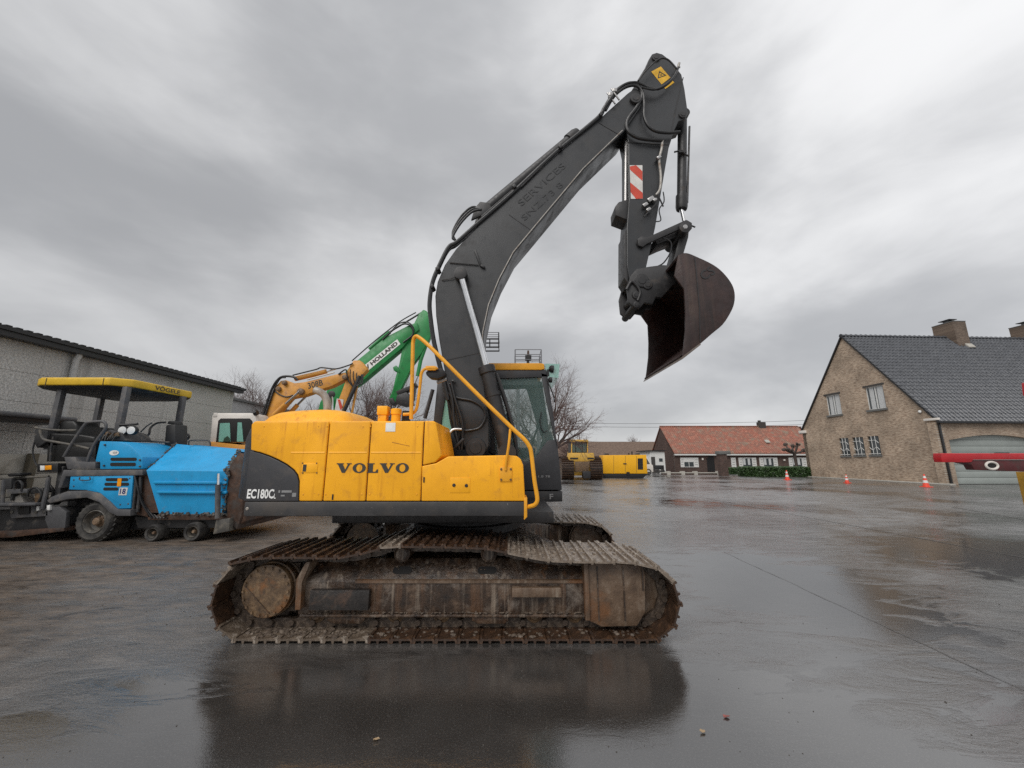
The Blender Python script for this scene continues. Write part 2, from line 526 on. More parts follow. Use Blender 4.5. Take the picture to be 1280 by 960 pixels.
# ------------------------------------------------------------------ ground
def ground_material():
    m, n, l, b = nt("wet_asphalt")
    v = coords(n, l)
    big = noise(n, l, v, 0.22, 5, 0.55, 0.6)
    med = noise(n, l, v, 1.5, 6, 0.6, 0.4)
    fine = noise(n, l, v, 95, 3, 0.75)
    vs = coords(n, l, (0.6, 1.35, 1))
    strk = noise(n, l, vs, 2.2, 7, 0.62, 0.8)

    def blob(cx, cy, rx, ry, soft=0.35, nz=0.9):
        mp = n.new("ShaderNodeMapping")
        mp.vector_type = 'POINT'
        mp.inputs["Scale"].default_value = (1 / rx, 1 / ry, 0)
        mp.inputs["Location"].default_value = (-cx / rx, -cy / ry, 0)
        l.new(v, mp.inputs[0])
        ln = n.new("ShaderNodeVectorMath"); ln.operation = 'LENGTH'
        l.new(mp.outputs[0], ln.inputs[0])
        d = mth(n, l, 'ADD', ln.outputs["Value"], mth(n, l, 'MULTIPLY', mth(n, l, 'SUBTRACT', strk, 0.5), nz * 2))
        return mapr(n, l, d, 1 - soft, 1 + soft, 1, 0)

    def mx(a, c): return mth(n, l, 'MAXIMUM', a, c)

    # standing water
    pud = blob(8.6, 6.6, 3.4, 2.3)
    front = blob(0.0, 2.2, 3.4, 1.75, 0.25, 0.5)
    pud = mx(pud, front)
    pud = mx(pud, blob(3.4, 5.4, 2.4, 3.6, 0.5))
    pud = mx(pud, blob(-3.0, 2.1, 1.1, 0.9, 0.4))
    pud = mx(pud, mapr(n, l, mth(n, l, 'ADD', mth(n, l, 'MULTIPLY', big, 0.65), mth(n, l, 'MULTIPLY', strk, 0.35)), 0.49, 0.60))
    # tracked-in dirt on the working side of the yard
    mud = blob(-7.5, 6.0, 6.0, 1.5, 0.5, 1.1)
    mud = mx(mud, blob(-5.5, 8.0, 7.0, 1.6, 0.4, 0.8))
    mud = mx(mud, blob(-3.0, 1.75, 1.3, 0.55, 0.5, 1.2))
    mud = mx(mud, mth(n, l, 'MULTIPLY', blob(-6.0, 4.4, 4.0, 2.0, 0.6, 1.6), 0.85))
    mud = mth(n, l, 'MULTIPLY', mud, mapr(n, l, strk, 0.30, 0.52))
    mud = mth(n, l, 'MULTIPLY', mud, mth(n, l, 'SUBTRACT', 1.0, front))
    patch = blob(6.4, 3.6, 0.8, 0.35, 0.5, 1.6)
    base = mixc(n, l, mapr(n, l, med, 0.35, 0.68), (0.058, 0.056, 0.054), (0.13, 0.126, 0.122))
    base = mixc(n, l, mapr(n, l, fine, 0.54, 0.64), base, (0.28, 0.272, 0.262))
    base = mixc(n, l, mapr(n, l, big, 0.5, 0.72), base, (0.045, 0.038, 0.033))
    base = mixc(n, l, mth(n, l, 'MULTIPLY', pud, 0.8), base, (0.022, 0.019, 0.017))
    mudc = mixc(n, l, mapr(n, l, noise(n, l, vs, 5, 7, 0.7), 0.35, 0.66), (0.030, 0.020, 0.013), (0.17, 0.125, 0.09))
    base = mixc(n, l, mth(n, l, 'MULTIPLY', mud, 0.9), base, mudc)
    base = mixc(n, l, mth(n, l, 'MULTIPLY', patch, 0.6), base, (0.06, 0.03, 0.022))
    l.new(base, b.inputs["Base Color"])
    r0 = mth(n, l, 'ADD', mapr(n, l, strk, 0.34, 0.66, 0.12, 0.42), mapr(n, l, fine, .35, .65, -.07, .09))
    r1 = mth(n, l, 'ADD', mth(n, l, 'MULTIPLY', med, 0.07), 0.025)
    fr = n.new("ShaderNodeMix"); fr.data_type = 'FLOAT'
    l.new(pud, fr.inputs[0]); l.new(r0, fr.inputs[2]); l.new(r1, fr.inputs[3])
    rr = mth(n, l, 'ADD', fr.outputs[0], mth(n, l, 'MULTIPLY', mud, 0.22), True)
    l.new(rr, b.inputs["Roughness"])
    b.inputs["IOR"].default_value = 2.75
    l.new(mth(n, l, 'SUBTRACT', 0.5, mth(n, l, 'MULTIPLY', mud, 0.36)), b.inputs["Specular IOR Level"])
    h = mth(n, l, 'ADD', mth(n, l, 'MULTIPLY', fine, 0.55), mth(n, l, 'MULTIPLY', noise(n, l, vs, 9, 7, 0.68, 0.6), 1.3))
    h = mth(n, l, 'MULTIPLY', h, mth(n, l, 'ADD', mth(n, l, 'MULTIPLY', pud, -0.93), 1.0))
    h = mth(n, l, 'ADD', h, mth(n, l, 'MULTIPLY', mud, mth(n, l, 'MULTIPLY', noise(n, l, vs, 12, 6, 0.65), 1.6)))
    bump(n, l, b, h, 0.75, 0.012)
    return m


M['ground'] = ground_material()
g = MB()
g.add([(-600, -60, 0), (600, -60, 0), (600, 1000, 0), (-600, 1000, 0)], [(0, 1, 2, 3)])
ground = g.build("ground", M['ground'], smooth=False)
ground["kind"] = "structure"

M['seam'] = pmat("asphalt_seam_tar", (0.045, 0.042, 0.04), 0.25, var=0.4, scale=9, dirt=(0.09, 0.085, 0.08), dirt_lo=0.42, dirt_hi=0.6, dscale=4)
for (a, c, w) in (((905, 690), (1300, 873), 0.007), ((845, 616), (1300, 701), 0.028), ((1190, 634), (1300, 653), 0.03)):
    p, q = gnd(*a), gnd(*c)
    q = p + (q - p) * 1.9
    d = (q - p).normalized(); s_ = Vector((-d.y, d.x, 0))
    mb = MB(); N = 48; L, R = [], []
    for i in range(N + 1):
        t = p.lerp(q, i / N) + s_ * random.uniform(-0.012, 0.012)
        ww = w * random.uniform(0.35, 0.75)
        L.append((t.x + s_.x * ww, t.y + s_.y * ww, 0.004)); R.append((t.x - s_.x * ww, t.y - s_.y * ww, 0.004))
    mb.add(L + R, [(i, i + N + 1, i + N + 2, i + 1) for i in range(N)])
    mb.build("asphalt_seam", M['seam'], ground, smooth=False)


# ------------------------------------------------------------------ the big excavator
Y0 = 3.65                     # near edge of the near track
TW = 0.80                     # shoe width
YC = Y0 + 1.50                # machine centre line
YB = Y0 + 0.18                # near side of the upper body
YBF = 2 * YC - YB             # far side
EX = at(557, 806, Y0).x
exc = thing("excavator", "large yellow tracked excavator with dark grey boom standing on wet asphalt", "excavator", (EX, YC, 0))

# --- tracks -----------------------------------------------------------
top_px = [(300, 698), (322, 694), (360, 692.5), (395, 693), (420, 693), (450, 688), (478, 681), (500, 679), (550, 679.5), (600, 681), (622, 684), (650, 690),
          (685, 696), (720, 698), (760, 698.5), (790, 699.5), (812, 704)]
path = [Vector(p) for p in xz(top_px, Y0)]


def arc(c, r, a0, a1, n):
    return [Vector((c[0] + r * cos(radians(a0 + (a1 - a0) * k / n)), c[1] + r * sin(radians(a0 + (a1 - a0) * k / n)))) for k in range(n + 1)]


zt_l, zt_r = path[0].y, path[-1].y
xl, xr = at(262, 745, Y0).x, at(852, 748, Y0).x
r_l = zt_l / 2 + 0.005; r_r = zt_r / 2 + 0.005
loop = [Vector(p[:2]) for p in crm([(p.x, p.y, 0) for p in path], 4)]
loop += arc((xr - r_r, r_r), r_r, 66, -90, 30)
loop += arc((xl + r_l, r_l), r_l, -90, -242, 30)
# resample with a steady pitch
acc = [0.0]
for i in range(len(loop)):
    acc.append(acc[-1] + (loop[(i + 1) % len(loop)] - loop[i]).length)
LT = acc[-1]
NS = round(LT / 0.192)
PITCH = LT / NS


def on_loop(s):
    s %= LT
    import bisect
    i = min(bisect.bisect_right(acc, s) - 1, len(loop) - 1)
    a, c = loop[i], loop[(i + 1) % len(loop)]
    d = (c - a)
    return a + d * ((s - acc[i]) / max(1e-9, acc[i + 1] - acc[i])), d.normalized()


def shoe_mesh(name, mat, seed):
    """triple-grouser shoe; x along travel, y across, z outward"""
    rnd = random.Random(seed)
    mb = MB()
    hp = PITCH * 0.5
    prof = [(-hp - 0.012, 0.004), (-hp - 0.012, 0.028), (-hp + 0.008, 0.030), (-hp + 0.012, 0.008), (-0.012, 0.008), (-0.008, 0.032), (0.008, 0.032), (0.012, 0.008),
            (hp - 0.036, 0.008), (hp - 0.032, 0.030), (hp - 0.012, 0.030), (hp - 0.008, 0.004), (hp - 0.010, -0.008), (-hp + 0.004, -0.008)]
    prof = [(x, z + (rnd.uniform(-0.004, 0.002) if z > 0.02 else 0)) for x, z in prof]
    mb.prism(prof, 0, TW)
    mb.box(hp - .030, hp - .011, .004, .20, -.017, -.0082)
    mb.box(hp - .030, hp - .011, .50, TW - .004, -.017, -.0082)
    for bx in (-0.045, 0.045):
        for by in (0.27, 0.43):
            mb.box(bx - 0.014, bx + 0.014, by - 0.014, by + 0.014, 0.007, 0.022)
    return mb.mesh(name, mat, smooth=False)


shoe_ms = [shoe_mesh("track_shoe", M[k], i) for i, k in enumerate(('track', 'track', 'track', 'trackworn', 'trackmud'))]


def link_mesh():
    mb = MB()
    hp = PITCH * 0.5
    for y in (0.235, 0.415):
        prof = [(-hp - 0.03, -0.030), (-hp - 0.005, -0.075), (-hp + 0.05, -0.088), (hp - 0.05, -0.088), (hp - 0.0, -0.070), (hp + 0.025, -0.03), (hp - 0.02, -0.0085), (-hp + 0.02, -0.0085)]
        mb.prism(prof, y, y + 0.05)
    mb.cyl((hp, 0.205, -0.055), (hp, 0.495, -0.055), 0.026, seg=10)
    return mb.mesh("track_link", M['link'], ang=40)


lk_m = link_mesh()


def make_track(y, near):
    band_o = [on_loop(k * LT / 160) for k in range(160)]
    tb = MB()          # the continuous run of bushings inside the chain
    tb.rings([[(p.x + d.y * e, yy_, p.y - d.x * e) for yy_, e in ((y + .29, .045), (y + .41, .045), (y + .41, .075), (y + .29, .075))] for p, d in band_o], closed=True)
    tr = tb.build("track_chain", M['link'], exc)
    tr["label"] = "rusty steel crawler track of the excavator, " + ("near side" if near else "far side")
    rnd = random.Random(3)
    for k in range(NS):
        p, d = on_loop(k * PITCH)
        nrm = Vector((-d.y, d.x))          # outward for clockwise loop
        mw = Matrix(((d.x, 0, nrm.x, p.x), (0, 1, 0, y), (d.y, 0, nrm.y, p.y), (0, 0, 0, 1)))
        # grousers end on the traced outline
        mw = mw @ Matrix.Translation((0, 0, -0.032))
        top = p.y > 0.5
        if top and p.x > at(640, 690, Y0).x: me = shoe_ms[3]
        elif top: me = shoe_ms[rnd.choice((0, 1, 2, 0, 1, 3))]
        elif p.y < 0.1 and p.x < at(500, 800, Y0).x: me = shoe_ms[rnd.choice((4, 4, 4, 0))]
        else: me = shoe_ms[rnd.choice((0, 1, 2))]
        o = link("track_shoe", me, tr, mw)
        link("track_link", lk_m, tr, mw)
    return tr


# outward must point away from the loop's middle: the loop runs clockwise seen from the camera (top: +x)
track_near = make_track(Y0, True)
track_far = make_track(Y0 + 2.2, False)


# --- track frames -----------------------------------------------------
def make_frame(y0, sgn):
    """y0: outer face; sgn=+1 when the machine centre lies towards +Y"""
    def yy(a): return y0 + sgn * a
    YF = Y0
    f = MB()
    lo = xz([(372, 768), (735, 768)], Y0 + 0.16)
    zb, ztop = lo[0][1], at(500, 727, Y0 + 0.16).z
    xa, xb = lo[0][0], lo[1][0]
    # main beam: lower box wall with a sloped shoulder above it
    prof = [(0.16, zb), (0.16, ztop), (0.30, ztop + 0.17), (0.52, ztop + 0.17), (0.56, ztop), (0.56, zb)]
    f.prism_x([(yy(a), z) for a, z in prof], xa, xb)
    # lower flange
    f.prism_x([(yy(0.145), zb - 0.022), (yy(0.145), zb + 0.004), (yy(0.575), zb + 0.004), (yy(0.575), zb - 0.022)], xa + 0.02, xb)
    fr = f.build("track_frame", M['frame'], exc, bevel=0.008)
    # dark raised block painted as the shaded recess, and a step bar
    for (pa, pb, mt) in (((389, 737), (461, 762), 'frame_dark'), ((640, 734), (702, 746), 'frame_light')):
        a = xz([pa, pb], Y0 + 0.12)
        s = MB(); s.box(a[0][0], a[1][0], min(yy(0.10), yy(0.157)), max(yy(0.10), yy(0.157)), a[1][1], a[0][1])
        s.build("recess_shade_or_step_bar", M[mt], fr, bevel=0.006)
    # weld bead / top plate seam
    s = MB(); s.prism_x([(yy(0.150), ztop - 0.012), (yy(0.150), ztop + 0.012), (yy(0.185), ztop + 0.02), (yy(0.185), ztop - 0.012)], xa + 0.5, xb - 0.04)
    s.build("weld_seam", M['frame_light'], fr)
    # vertical end plate by the sprocket
    pl = xz([(383, 702), (389, 702), (378, 728), (376, 762), (369, 762), (371, 724)], Y0 + 0.10)
    s = MB(); s.prism(pl, min(yy(0.09), yy(0.5)), max(yy(0.09), yy(0.5))); s.build("end_plate", M['frame_light'], fr, bevel=0.005)
    # slots in the shoulder
    for px in (504, 609):
        c = at(px, 711, Y0 + 0.25)
        s = MB()
        q = [(c.x + (0.055 if k < 7 else -0.055) + 0.035 * cos(-pi / 2 + pi * k / 6 if k < 7 else pi / 2 + pi * (k - 7) / 6), 0.035 * sin(-pi / 2 + pi * k / 6 if k < 7 else pi / 2 + pi * (k - 7) / 6)) for k in range(14)]
        slope = Vector((0, sgn * 0.14, 0.17)).normalized()
        nn = Vector((0, -sgn * 0.17, 0.14)).normalized()
        base = Vector((0, yy(0.225), ztop + 0.079))
        s.add([Vector((x, 0, 0)) + base + slope * t + nn * 0.003 for x, t in q], [tuple(range(14))])
        s.build("oval_slot", M['void'], fr)
    # bottom rollers
    for px in (396, 437, 495, 552, 609, 668, 718):
        c = at(px, 766, Y0 + 0.22)
        s = MB()
        s.lathe((c.x, yy(0.19), 0.165), (0, sgn, 0), [(0.045, 0), (0.055, 0.012), (0.058, 0.03), (0.085, 0.035), (0.085, 0.09), (0.07, 0.095), (0.07, 0.22), (0.085, 0.225), (0.085, 0.28), (0.058, 0.285), (0.05, 0.31)], 20)
        s.build("track_roller", M['drive'], fr)
    # roller guards
    for px in (430, 610):
        a, c = at(px - 20, 765, Y0 + 0.17), at(px + 25, 785, Y0 + 0.17)
        s = MB(); s.prism([(a.x, zb - 0.015), (c.x, zb - 0.015), (c.x, 0.12), (c.x - 0.03, 0.095), (a.x + 0.06, 0.095), (a.x, 0.12)], min(yy(0.165), yy(0.19)), max(yy(0.165), yy(0.19)))
        s.build("roller_guard", M['frame'], fr, bevel=0.004)
    # carrier rollers
    for px in (503, 611):
        c = at(px, 692, Y0 + 0.2)
        s = MB(); s.lathe((c.x, yy(0.17), c.z), (0, sgn, 0), [(0.05, 0), (0.062, 0.01), (0.075, 0.02), (0.075, 0.2), (0.06, 0.21), (0.06, 0.3)], 20)
        s.box(c.x - 0.04, c.x + 0.04, min(yy(0.32), yy(0.42)), max(yy(0.32), yy(0.42)), ztop + 0.1, c.z)
        s.build("carrier_roller", M['frame'], fr)
    # idler and its guard plate
    ci = Vector((xr - r_r, 0, r_r + 0.012))
    s = MB()
    s.lathe((ci.x + 0.01, yy(0.27), ci.z), (0, sgn, 0), [(0.08, 0), (0.20, 0.0), (0.255, 0.015), (0.262, 0.03), (0.262, 0.06), (0.285, 0.065), (0.285, 0.115), (0.262, 0.12), (0.262, 0.15), (0.2, 0.165), (0.08, 0.165)], 36)
    s.build("idler_wheel", M['frame_light'], fr)
    gp = xz([(735, 706), (741, 703), (803, 706), (806, 720), (806, 765), (796, 782), (752, 783), (737, 776)], Y0 + 0.13)
    s = MB(); s.prism(gp, min(yy(0.12), yy(0.2)), max(yy(0.12), yy(0.2)))
    s.build("idler_guard", M['frame_light'], fr, bevel=0.006)
    for px in (746, 778, 802):
        a = at(px, 706, Y0 + 0.12)
        s = MB(); s.box(a.x - 0.006, a.x + 0.006, min(yy(0.112), yy(0.122)), max(yy(0.112), yy(0.122)), at(px, 776 if px < 800 else 738, Y0 + .12).z, a.z - 0.015)
        s.build("guard_rib", M['frame'], fr)
    s = MB(); a = xz([(731, 702), (738, 776)], Y0 + 0.1); s.box(a[0][0] - 0.01, a[1][0], min(yy(0.10), yy(0.3)), max(yy(0.10), yy(0.3)), a[1][1], a[0][1])
    s.build("guard_edge", M['frame_light'], fr, bevel=0.004)
    # drive sprocket and final drive
    cs = at(330, 738, Y0 + 0.1)
    s = MB()
    cz = r_l + 0.012
    cx = xl + r_l + 0.03
    ring = []
    for k in range(42):
        a = 2 * pi * k / 42
        ring.append((cx + cos(a) * (0.315 if k % 2 else 0.265), cz + sin(a) * (0.315 if k % 2 else 0.265)))
    s.prism(ring, min(yy(0.31), yy(0.36)), max(yy(0.31), yy(0.36)))
    sp = s.build("sprocket", M['link'], fr)
    s = MB()
    dx = cs.x - 0.0
    s.lathe((dx, yy(0.13), cz + 0.015), (0, sgn, 0), [(0.20, 0), (0.222, 0.006), (0.227, 0.02), (0.227, 0.06), (0.238, 0.065), (0.238, 0.10), (0.228, 0.105), (0.228, 0.16), (0.24, 0.165), (0.24, 0.45)], 40)
    for k in range(18):
        a = 2 * pi * k / 18
        s.lathe((dx + 0.202 * cos(a), yy(0.115), cz + 0.015 + 0.202 * sin(a)), (0, sgn, 0), [(0.011, 0), (0.011, 0.02)], 6)
    dr = s.build("final_drive", M['drive'], fr)
    s = MB(); s.bar((dx - 0.19, yy(0.128), cz + 0.06), (dx + 0.06, yy(0.128), cz - 0.17), 0.006, 0.006); s.build("cover_seam", M['frame'], dr)
    return fr


make_frame(Y0, 1)
make_frame(2 * YC - Y0, -1)

# --- middle of the undercarriage and slewing ring ---------------------------
s = MB()
s.box(EX - 0.75, EX + 0.75, Y0 + 0.58, 2 * YC - Y0 - 0.58, 0.42, 0.72)
for sx in (-1, 1):
    for sy in (-1, 1):
        s.bar((EX + sx * 0.5, YC + sy * 0.3, 0.60), (EX + sx * 1.15, YC + sy * 1.0, 0.46), 0.42, 0.26)
s.build("car_body", M['frame'], exc, bevel=0.02)
s = MB(); s.lathe((EX, YC, 0.70), (0, 0, 1), [(0.66, 0), (0.66, 0.10), (0.60, 0.11), (0.60, 0.17), (0.70, 0.18), (0.70, 0.30)], 48)
s.build("slewing_ring", M['boom_dark'], exc)

# --- upper frame with its dark skirt ------------------------------------------
z_sk0, z_sk1 = at(480, 645.5, YB).z, at(480, 627, YB).z
xk0, xk1 = at(304, 640, YB).x, at(657, 640, YB).x
s = MB()
s.prism([(xk0, z_sk0 + 0.02), (xk0 + 0.015, z_sk0), (xk1, z_sk0), (xk1, z_sk1), (xk0, z_sk1)], YB, YBF)
s.build("upper_frame", M['skirt'], exc, bevel=0.012)
s = MB()
for x0_, x1_ in ((EX - 1.3, EX + 1.0),):
    s.box(x0_, x1_, YB + 0.35, YBF - 0.35, 0.90, z_sk0 + 0.002)
s.build("belly_plate", M['boom_dark'], exc, bevel=0.01)

# --- counterweight: curved in plan behind the body ----------------------------
zt_b = at(400, 526.5, YB).z           # top of the side doors
x_cw = at(313, 600, YB).x
plan = []
tail = EX - 2.55
N = 16
xr0 = xk0 + 0.004
for k in range(N + 1):
    t = -1 + 2 * k / N
    plan.append((tail + (xr0 - tail) * abs(t) ** 2.6, YC + t * (YC - YB - 0.002)))
plan += [(x_cw, YBF - 0.002), (x_cw, YB + 0.002)]
s = MB()
zs = [(z_sk1 + 0.006, 0.0), (zt_b - 0.16, 0.0), (zt_b - 0.05, 0.03), (zt_b + 0.0, 0.10)]
R = []
for z, ins in zs:
    R.append([(min(p[0] + ins, x_cw), YC + (p[1] - YC) * (1 - ins * 0.25), z) for p in plan])
s.rings(R)
s.build("counterweight", M['charcoal'], exc, bevel=0.006)

# --- hood, side doors -------------------------------------------------------------
x_d = [at(p, 625, YB).x for p in (373, 403, 457, 526)]
x_top_l = at(314, 530, YB).x
x_fr_top, x_fr_bot = at(545, 523, YB).x, at(552, 575, YB).x
# inner hood body (behind the doors)
s = MB()
s.prism([(x_cw + 0.01, z_sk1 + 0.004), (x_d[3], z_sk1 + 0.004), (x_d[3], zt_b - 0.012), (x_cw + 0.01, zt_b - 0.012)], YB + 0.03, YBF - 1.05)
s.build("engine_bay", M['void'], exc)
GAP = 0.005


def door(poly, name, mat, bev=0.012, depth=0.06):
    d = MB(); d.prism(poly, YB, YB + depth)
    return d.build(name, mat, exc, bevel=bev, bseg=3)


arch = xz([(312.5, 563.5), (324, 566), (337, 570.5), (348, 575.5), (358, 581), (367, 588), (371.5, 594), (373.5, 602)], YB)
# dark quarter panel
q = [(arch[0][0], z_sk1 + 0.004), (x_d[0] - 0.0, z_sk1 + 0.004)] + [(a - GAP * 0.5, c - GAP * 0.5) for a, c in arch[::-1]]
dq = door(q, "quarter_panel", M['charcoal'], 0.006)
dq["label"] = "charcoal quarter panel with white model lettering"
# rear yellow door
q = [(x_d[0] + GAP, z_sk1 + 0.004), (x_d[1] - GAP, z_sk1 + 0.004), (x_d[1] - GAP, zt_b), (x_top_l + 0.03, zt_b), (x_top_l, zt_b - 0.03)] + [(a + GAP, c + GAP) for a, c in arch]
d1 = door(q, "side_door", M['yellow'])
d2 = door([(x_d[1] + GAP, z_sk1 + 0.004), (x_d[2] - GAP, z_sk1 + 0.004), (x_d[2] - GAP, zt_b), (x_d[1] + GAP, zt_b)], "side_door", M['yellow'])
d3 = door([(x_d[2] + GAP, z_sk1 + 0.004), (x_d[3] - GAP, z_sk1 + 0.004), (x_d[3] - GAP, zt_b), (x_d[2] + GAP, zt_b)], "side_door", M['yellow'])
# rubber seams between the panels
for x in x_d[1:]:
    s = MB(); s.box(x - GAP + 0.0005, x + GAP - 0.0005, YB + 0.02, YB + 0.05, z_sk1 + 0.006, zt_b - 0.004)
    s.build("door_seal", M['black'], exc)
# pressed crease across the doors
for xa, xb, dr in ((x_d[0] - 0.12, x_d[1] - 0.02, d1), (x_d[1] + 0.02, x_d[2] - 0.02, d2), (x_d[2] + 0.02, x_d[3] - 0.02, d3)):
    zc_ = at(430, 566, YB).z
    s = MB(); s.prism_x([(YB + 0.004, zc_ - 0.012), (YB - 0.004, zc_), (YB + 0.004, zc_ + 0.02)], xa, xb)
    s.build("pressed_crease", M['yellow'], dr)
# latch
a, c = at(378, 579, YB), at(396.5, 591, YB)
s = MB(); s.box(a.x, c.x, YB - 0.004, YB + 0.002, c.z, a.z); lt = s.build("latch_plate", M['yellow'], d1, bevel=0.003)
s = MB(); s.box(a.x + 0.012, a.x + 0.045, YB - 0.006, YB - 0.003, c.z + 0.012, a.z - 0.012); s.build("latch_recess", M['letters'], d1)
for px, py in ((378.5, 579), (396, 579), (378.5, 591), (396, 591)):
    p = at(px, py, YB); s = MB(); s.lathe((p.x, YB - 0.008, p.z), (0, 1, 0), [(0.006, 0), (0.008, 0.006)], 8); s.build("bolt", M['drive'], d1)
# white sticker
a, c = at(482.5, 528.5, YB), at(494, 539.5, YB)
s = MB(); s.box(a.x, c.x, YB - 0.003, YB + 0.001, c.z, a.z); s.build("sticker", M['white'], d3)
# roof of the hood with its rounded cover
s = MB()
s.prism_x([(YB + 0.012, zt_b - 0.03), (YB + 0.012, zt_b - 0.008), (YB + 0.05, zt_b + 0.006), (YBF - 1.05, zt_b + 0.006), (YBF - 1.05, zt_b - 0.03)], x_top_l + 0.02, x_d[3] - GAP)
s.build("hood_top", M['yellow'], exc, bevel=0.004)
YH = YB + 0.55
cov = [(322, 523.5), (332, 518.5), (345, 515), (365, 513), (395, 511.5), (415, 511.5), (430, 514), (445, 518.5), (458, 523)]
hp_ = xz(cov, YH)
x0h, x1h = hp_[0][0], hp_[-1][0]; xlh = at(330, 524, YB + .2).x
hp_ = [(x1h + (x - x1h) * (x1h - xlh) / (x1h - x0h), zt_b + (z - zt_b) * .88) for x, z in hp_]
hp_[0] = (hp_[0][0], zt_b); hp_[-1] = (hp_[-1][0], zt_b)
hp_ = [(v[0], v[1]) for v in crm(hp_, 4)]
s = MB()
R = []
for yv, k in ((YB + 0.12, 0.02), (YB + 0.18, 0.55), (YB + 0.30, 0.88), (YB + 0.5, 1.0), (YB + 0.9, 1.0), (YB + 1.2, 0.85), (YB + 1.35, 0.4), (YB + 1.40, 0.02)):
    xm = (hp_[0][0] + hp_[-1][0]) / 2
    R.append([(xm + (x - xm) * (0.93 + 0.07 * k), yv, zt_b + 0.004 + (z - zt_b) * k) for x, z in hp_])
nn_ = len(hp_)
s.add([p for r in R for p in r], [(i * nn_ + k, i * nn_ + k + 1, (i + 1) * nn_ + k + 1, (i + 1) * nn_ + k) for i in range(len(R) - 1) for k in range(nn_ - 1)])
s.build("engine_cover", M['yellow'], exc, ang=60)

# front corner of the hood: side cheek + sloped front face
s = MB()
p_lo = at(527.5, 581.5, YB).z
ck = [(x_d[3] + GAP, p_lo), (at(544, 578, YB).x, at(544, 578, YB).z), (x_fr_bot, at(552, 571, YB).z + 0.012), (x_fr_top, zt_b - 0.01), (x_fr_top - 0.03, zt_b + 0.004), (x_d[3] + GAP, zt_b + 0.004)]
s.prism(ck, YB, YB + 0.85)
s.build("hood_corner", M['yellow'], exc, bevel=0.012, bseg=3)
# tool box ahead of it
bx = [(x_d[3] + GAP, z_sk1 + 0.004)] + xz([(527.5, 582.5), (545, 579), (553, 574.5), (560, 570.5), (636, 569), (646, 570), (651, 574), (654, 581)], YB) + [(at(656.5, 622, YB).x, z_sk1 + 0.004)]
s = MB(); s.prism(bx, YB, YB + 0.95)
tb_ = s.build("tool_box", M['yellow'], exc, bevel=0.010, bseg=3)
a, c = at(563, 597, YB), at(587.5, 616, YB)
s = MB(); s.box(a.x, c.x, YB - 0.004, YB + 0.002, c.z, a.z); lp = s.build("latch_plate", M['yellow'], tb_, bevel=0.003)
for px, py in ((567.5, 606.5), (583, 607)):
    p = at(px, py, YB); s = MB(); s.lathe((p.x, YB - 0.012, p.z), (0, 1, 0), [(0.012, 0), (0.018, 0.009)], 10); s.build("latch", M['boom_dark'], tb_)
a, c = at(625, 583.5, YB), at(640, 602, YB)
s = MB(); s.box(a.x, c.x, YB - 0.009, YB + 0.002, c.z, a.z); br = s.build("rail_bracket", M['yellow_rail'], tb_, bevel=0.003)
for px, py in ((626.5, 586.5), (638.5, 586.5), (626.5, 599.5), (638.5, 599.5)):
    p = at(px, py, YB); s = MB(); s.lathe((p.x, YB - 0.018, p.z), (0, 1, 0), [(0.009, 0), (0.012, 0.01)], 6); s.build("bolt", M['drive'], tb_)
# deck between the boxes
s = MB(); s.box(x_fr_bot - 0.05, xk1 - 0.02, YB + 0.3, YBF - 1.0, z_sk1 - 0.01, at(600, 571, YB).z - 0.03)
s.build("deck", M['boom_dark'], exc)

# lettering
VOLVO = {
    'V': ([(0, 1), (.62, 1), (.62, .9), (.52, .9), (.76, .34), (.97, .9), (.85, .9), (.85, 1), (1.28, 1), (1.28, .9), (1.14, .9), (.75, 0), (.5, 0), (.1, .9), (0, .9)], 1.28),
    'L': ([(0, 1), (.62, 1), (.62, .9), (.5, .9), (.5, .12), (.72, .12), (.84, .36), (.95, .36), (.95, 0), (0, 0), (0, .1), (.13, .1), (.13, .9), (0, .9)], 0.95)}


def slab_word(word, x0, x1, z0, z1, y, mat, parent):
    mb = MB(); cur = 0; items = []
    for ch in word:
        if ch in VOLVO: w = VOLVO[ch][1]
        else: w = 1.12
        items.append((ch, cur, w)); cur += w + 0.10
    tot = cur - 0.10
    sx, sz = (x1 - x0) / tot, z1 - z0
    for ch, c0, w in items:
        if ch in VOLVO:
            mb.add([(x0 + (c0 + p[0]) * sx, y, z0 + p[1] * sz) for p in VOLVO[ch][0]], [tuple(range(len(VOLVO[ch][0]) - 1, -1, -1))])
        else:
            n_ = 28
            o_ = [(x0 + (c0 + w / 2 + cos(2 * pi * k / n_) * w / 2) * sx, y, z0 + (0.5 + 0.52 * sin(2 * pi * k / n_)) * sz) for k in range(n_)]
            i_ = [(x0 + (c0 + w / 2 + cos(2 * pi * k / n_) * w * 0.23) * sx, y, z0 + (0.5 + 0.40 * sin(2 * pi * k / n_)) * sz) for k in range(n_)]
            mb.add(o_ + i_, [(k, (k + 1) % n_, n_ + (k + 1) % n_, n_ + k) for k in range(n_)])
    return mb.build("lettering", mat, parent, smooth=False)


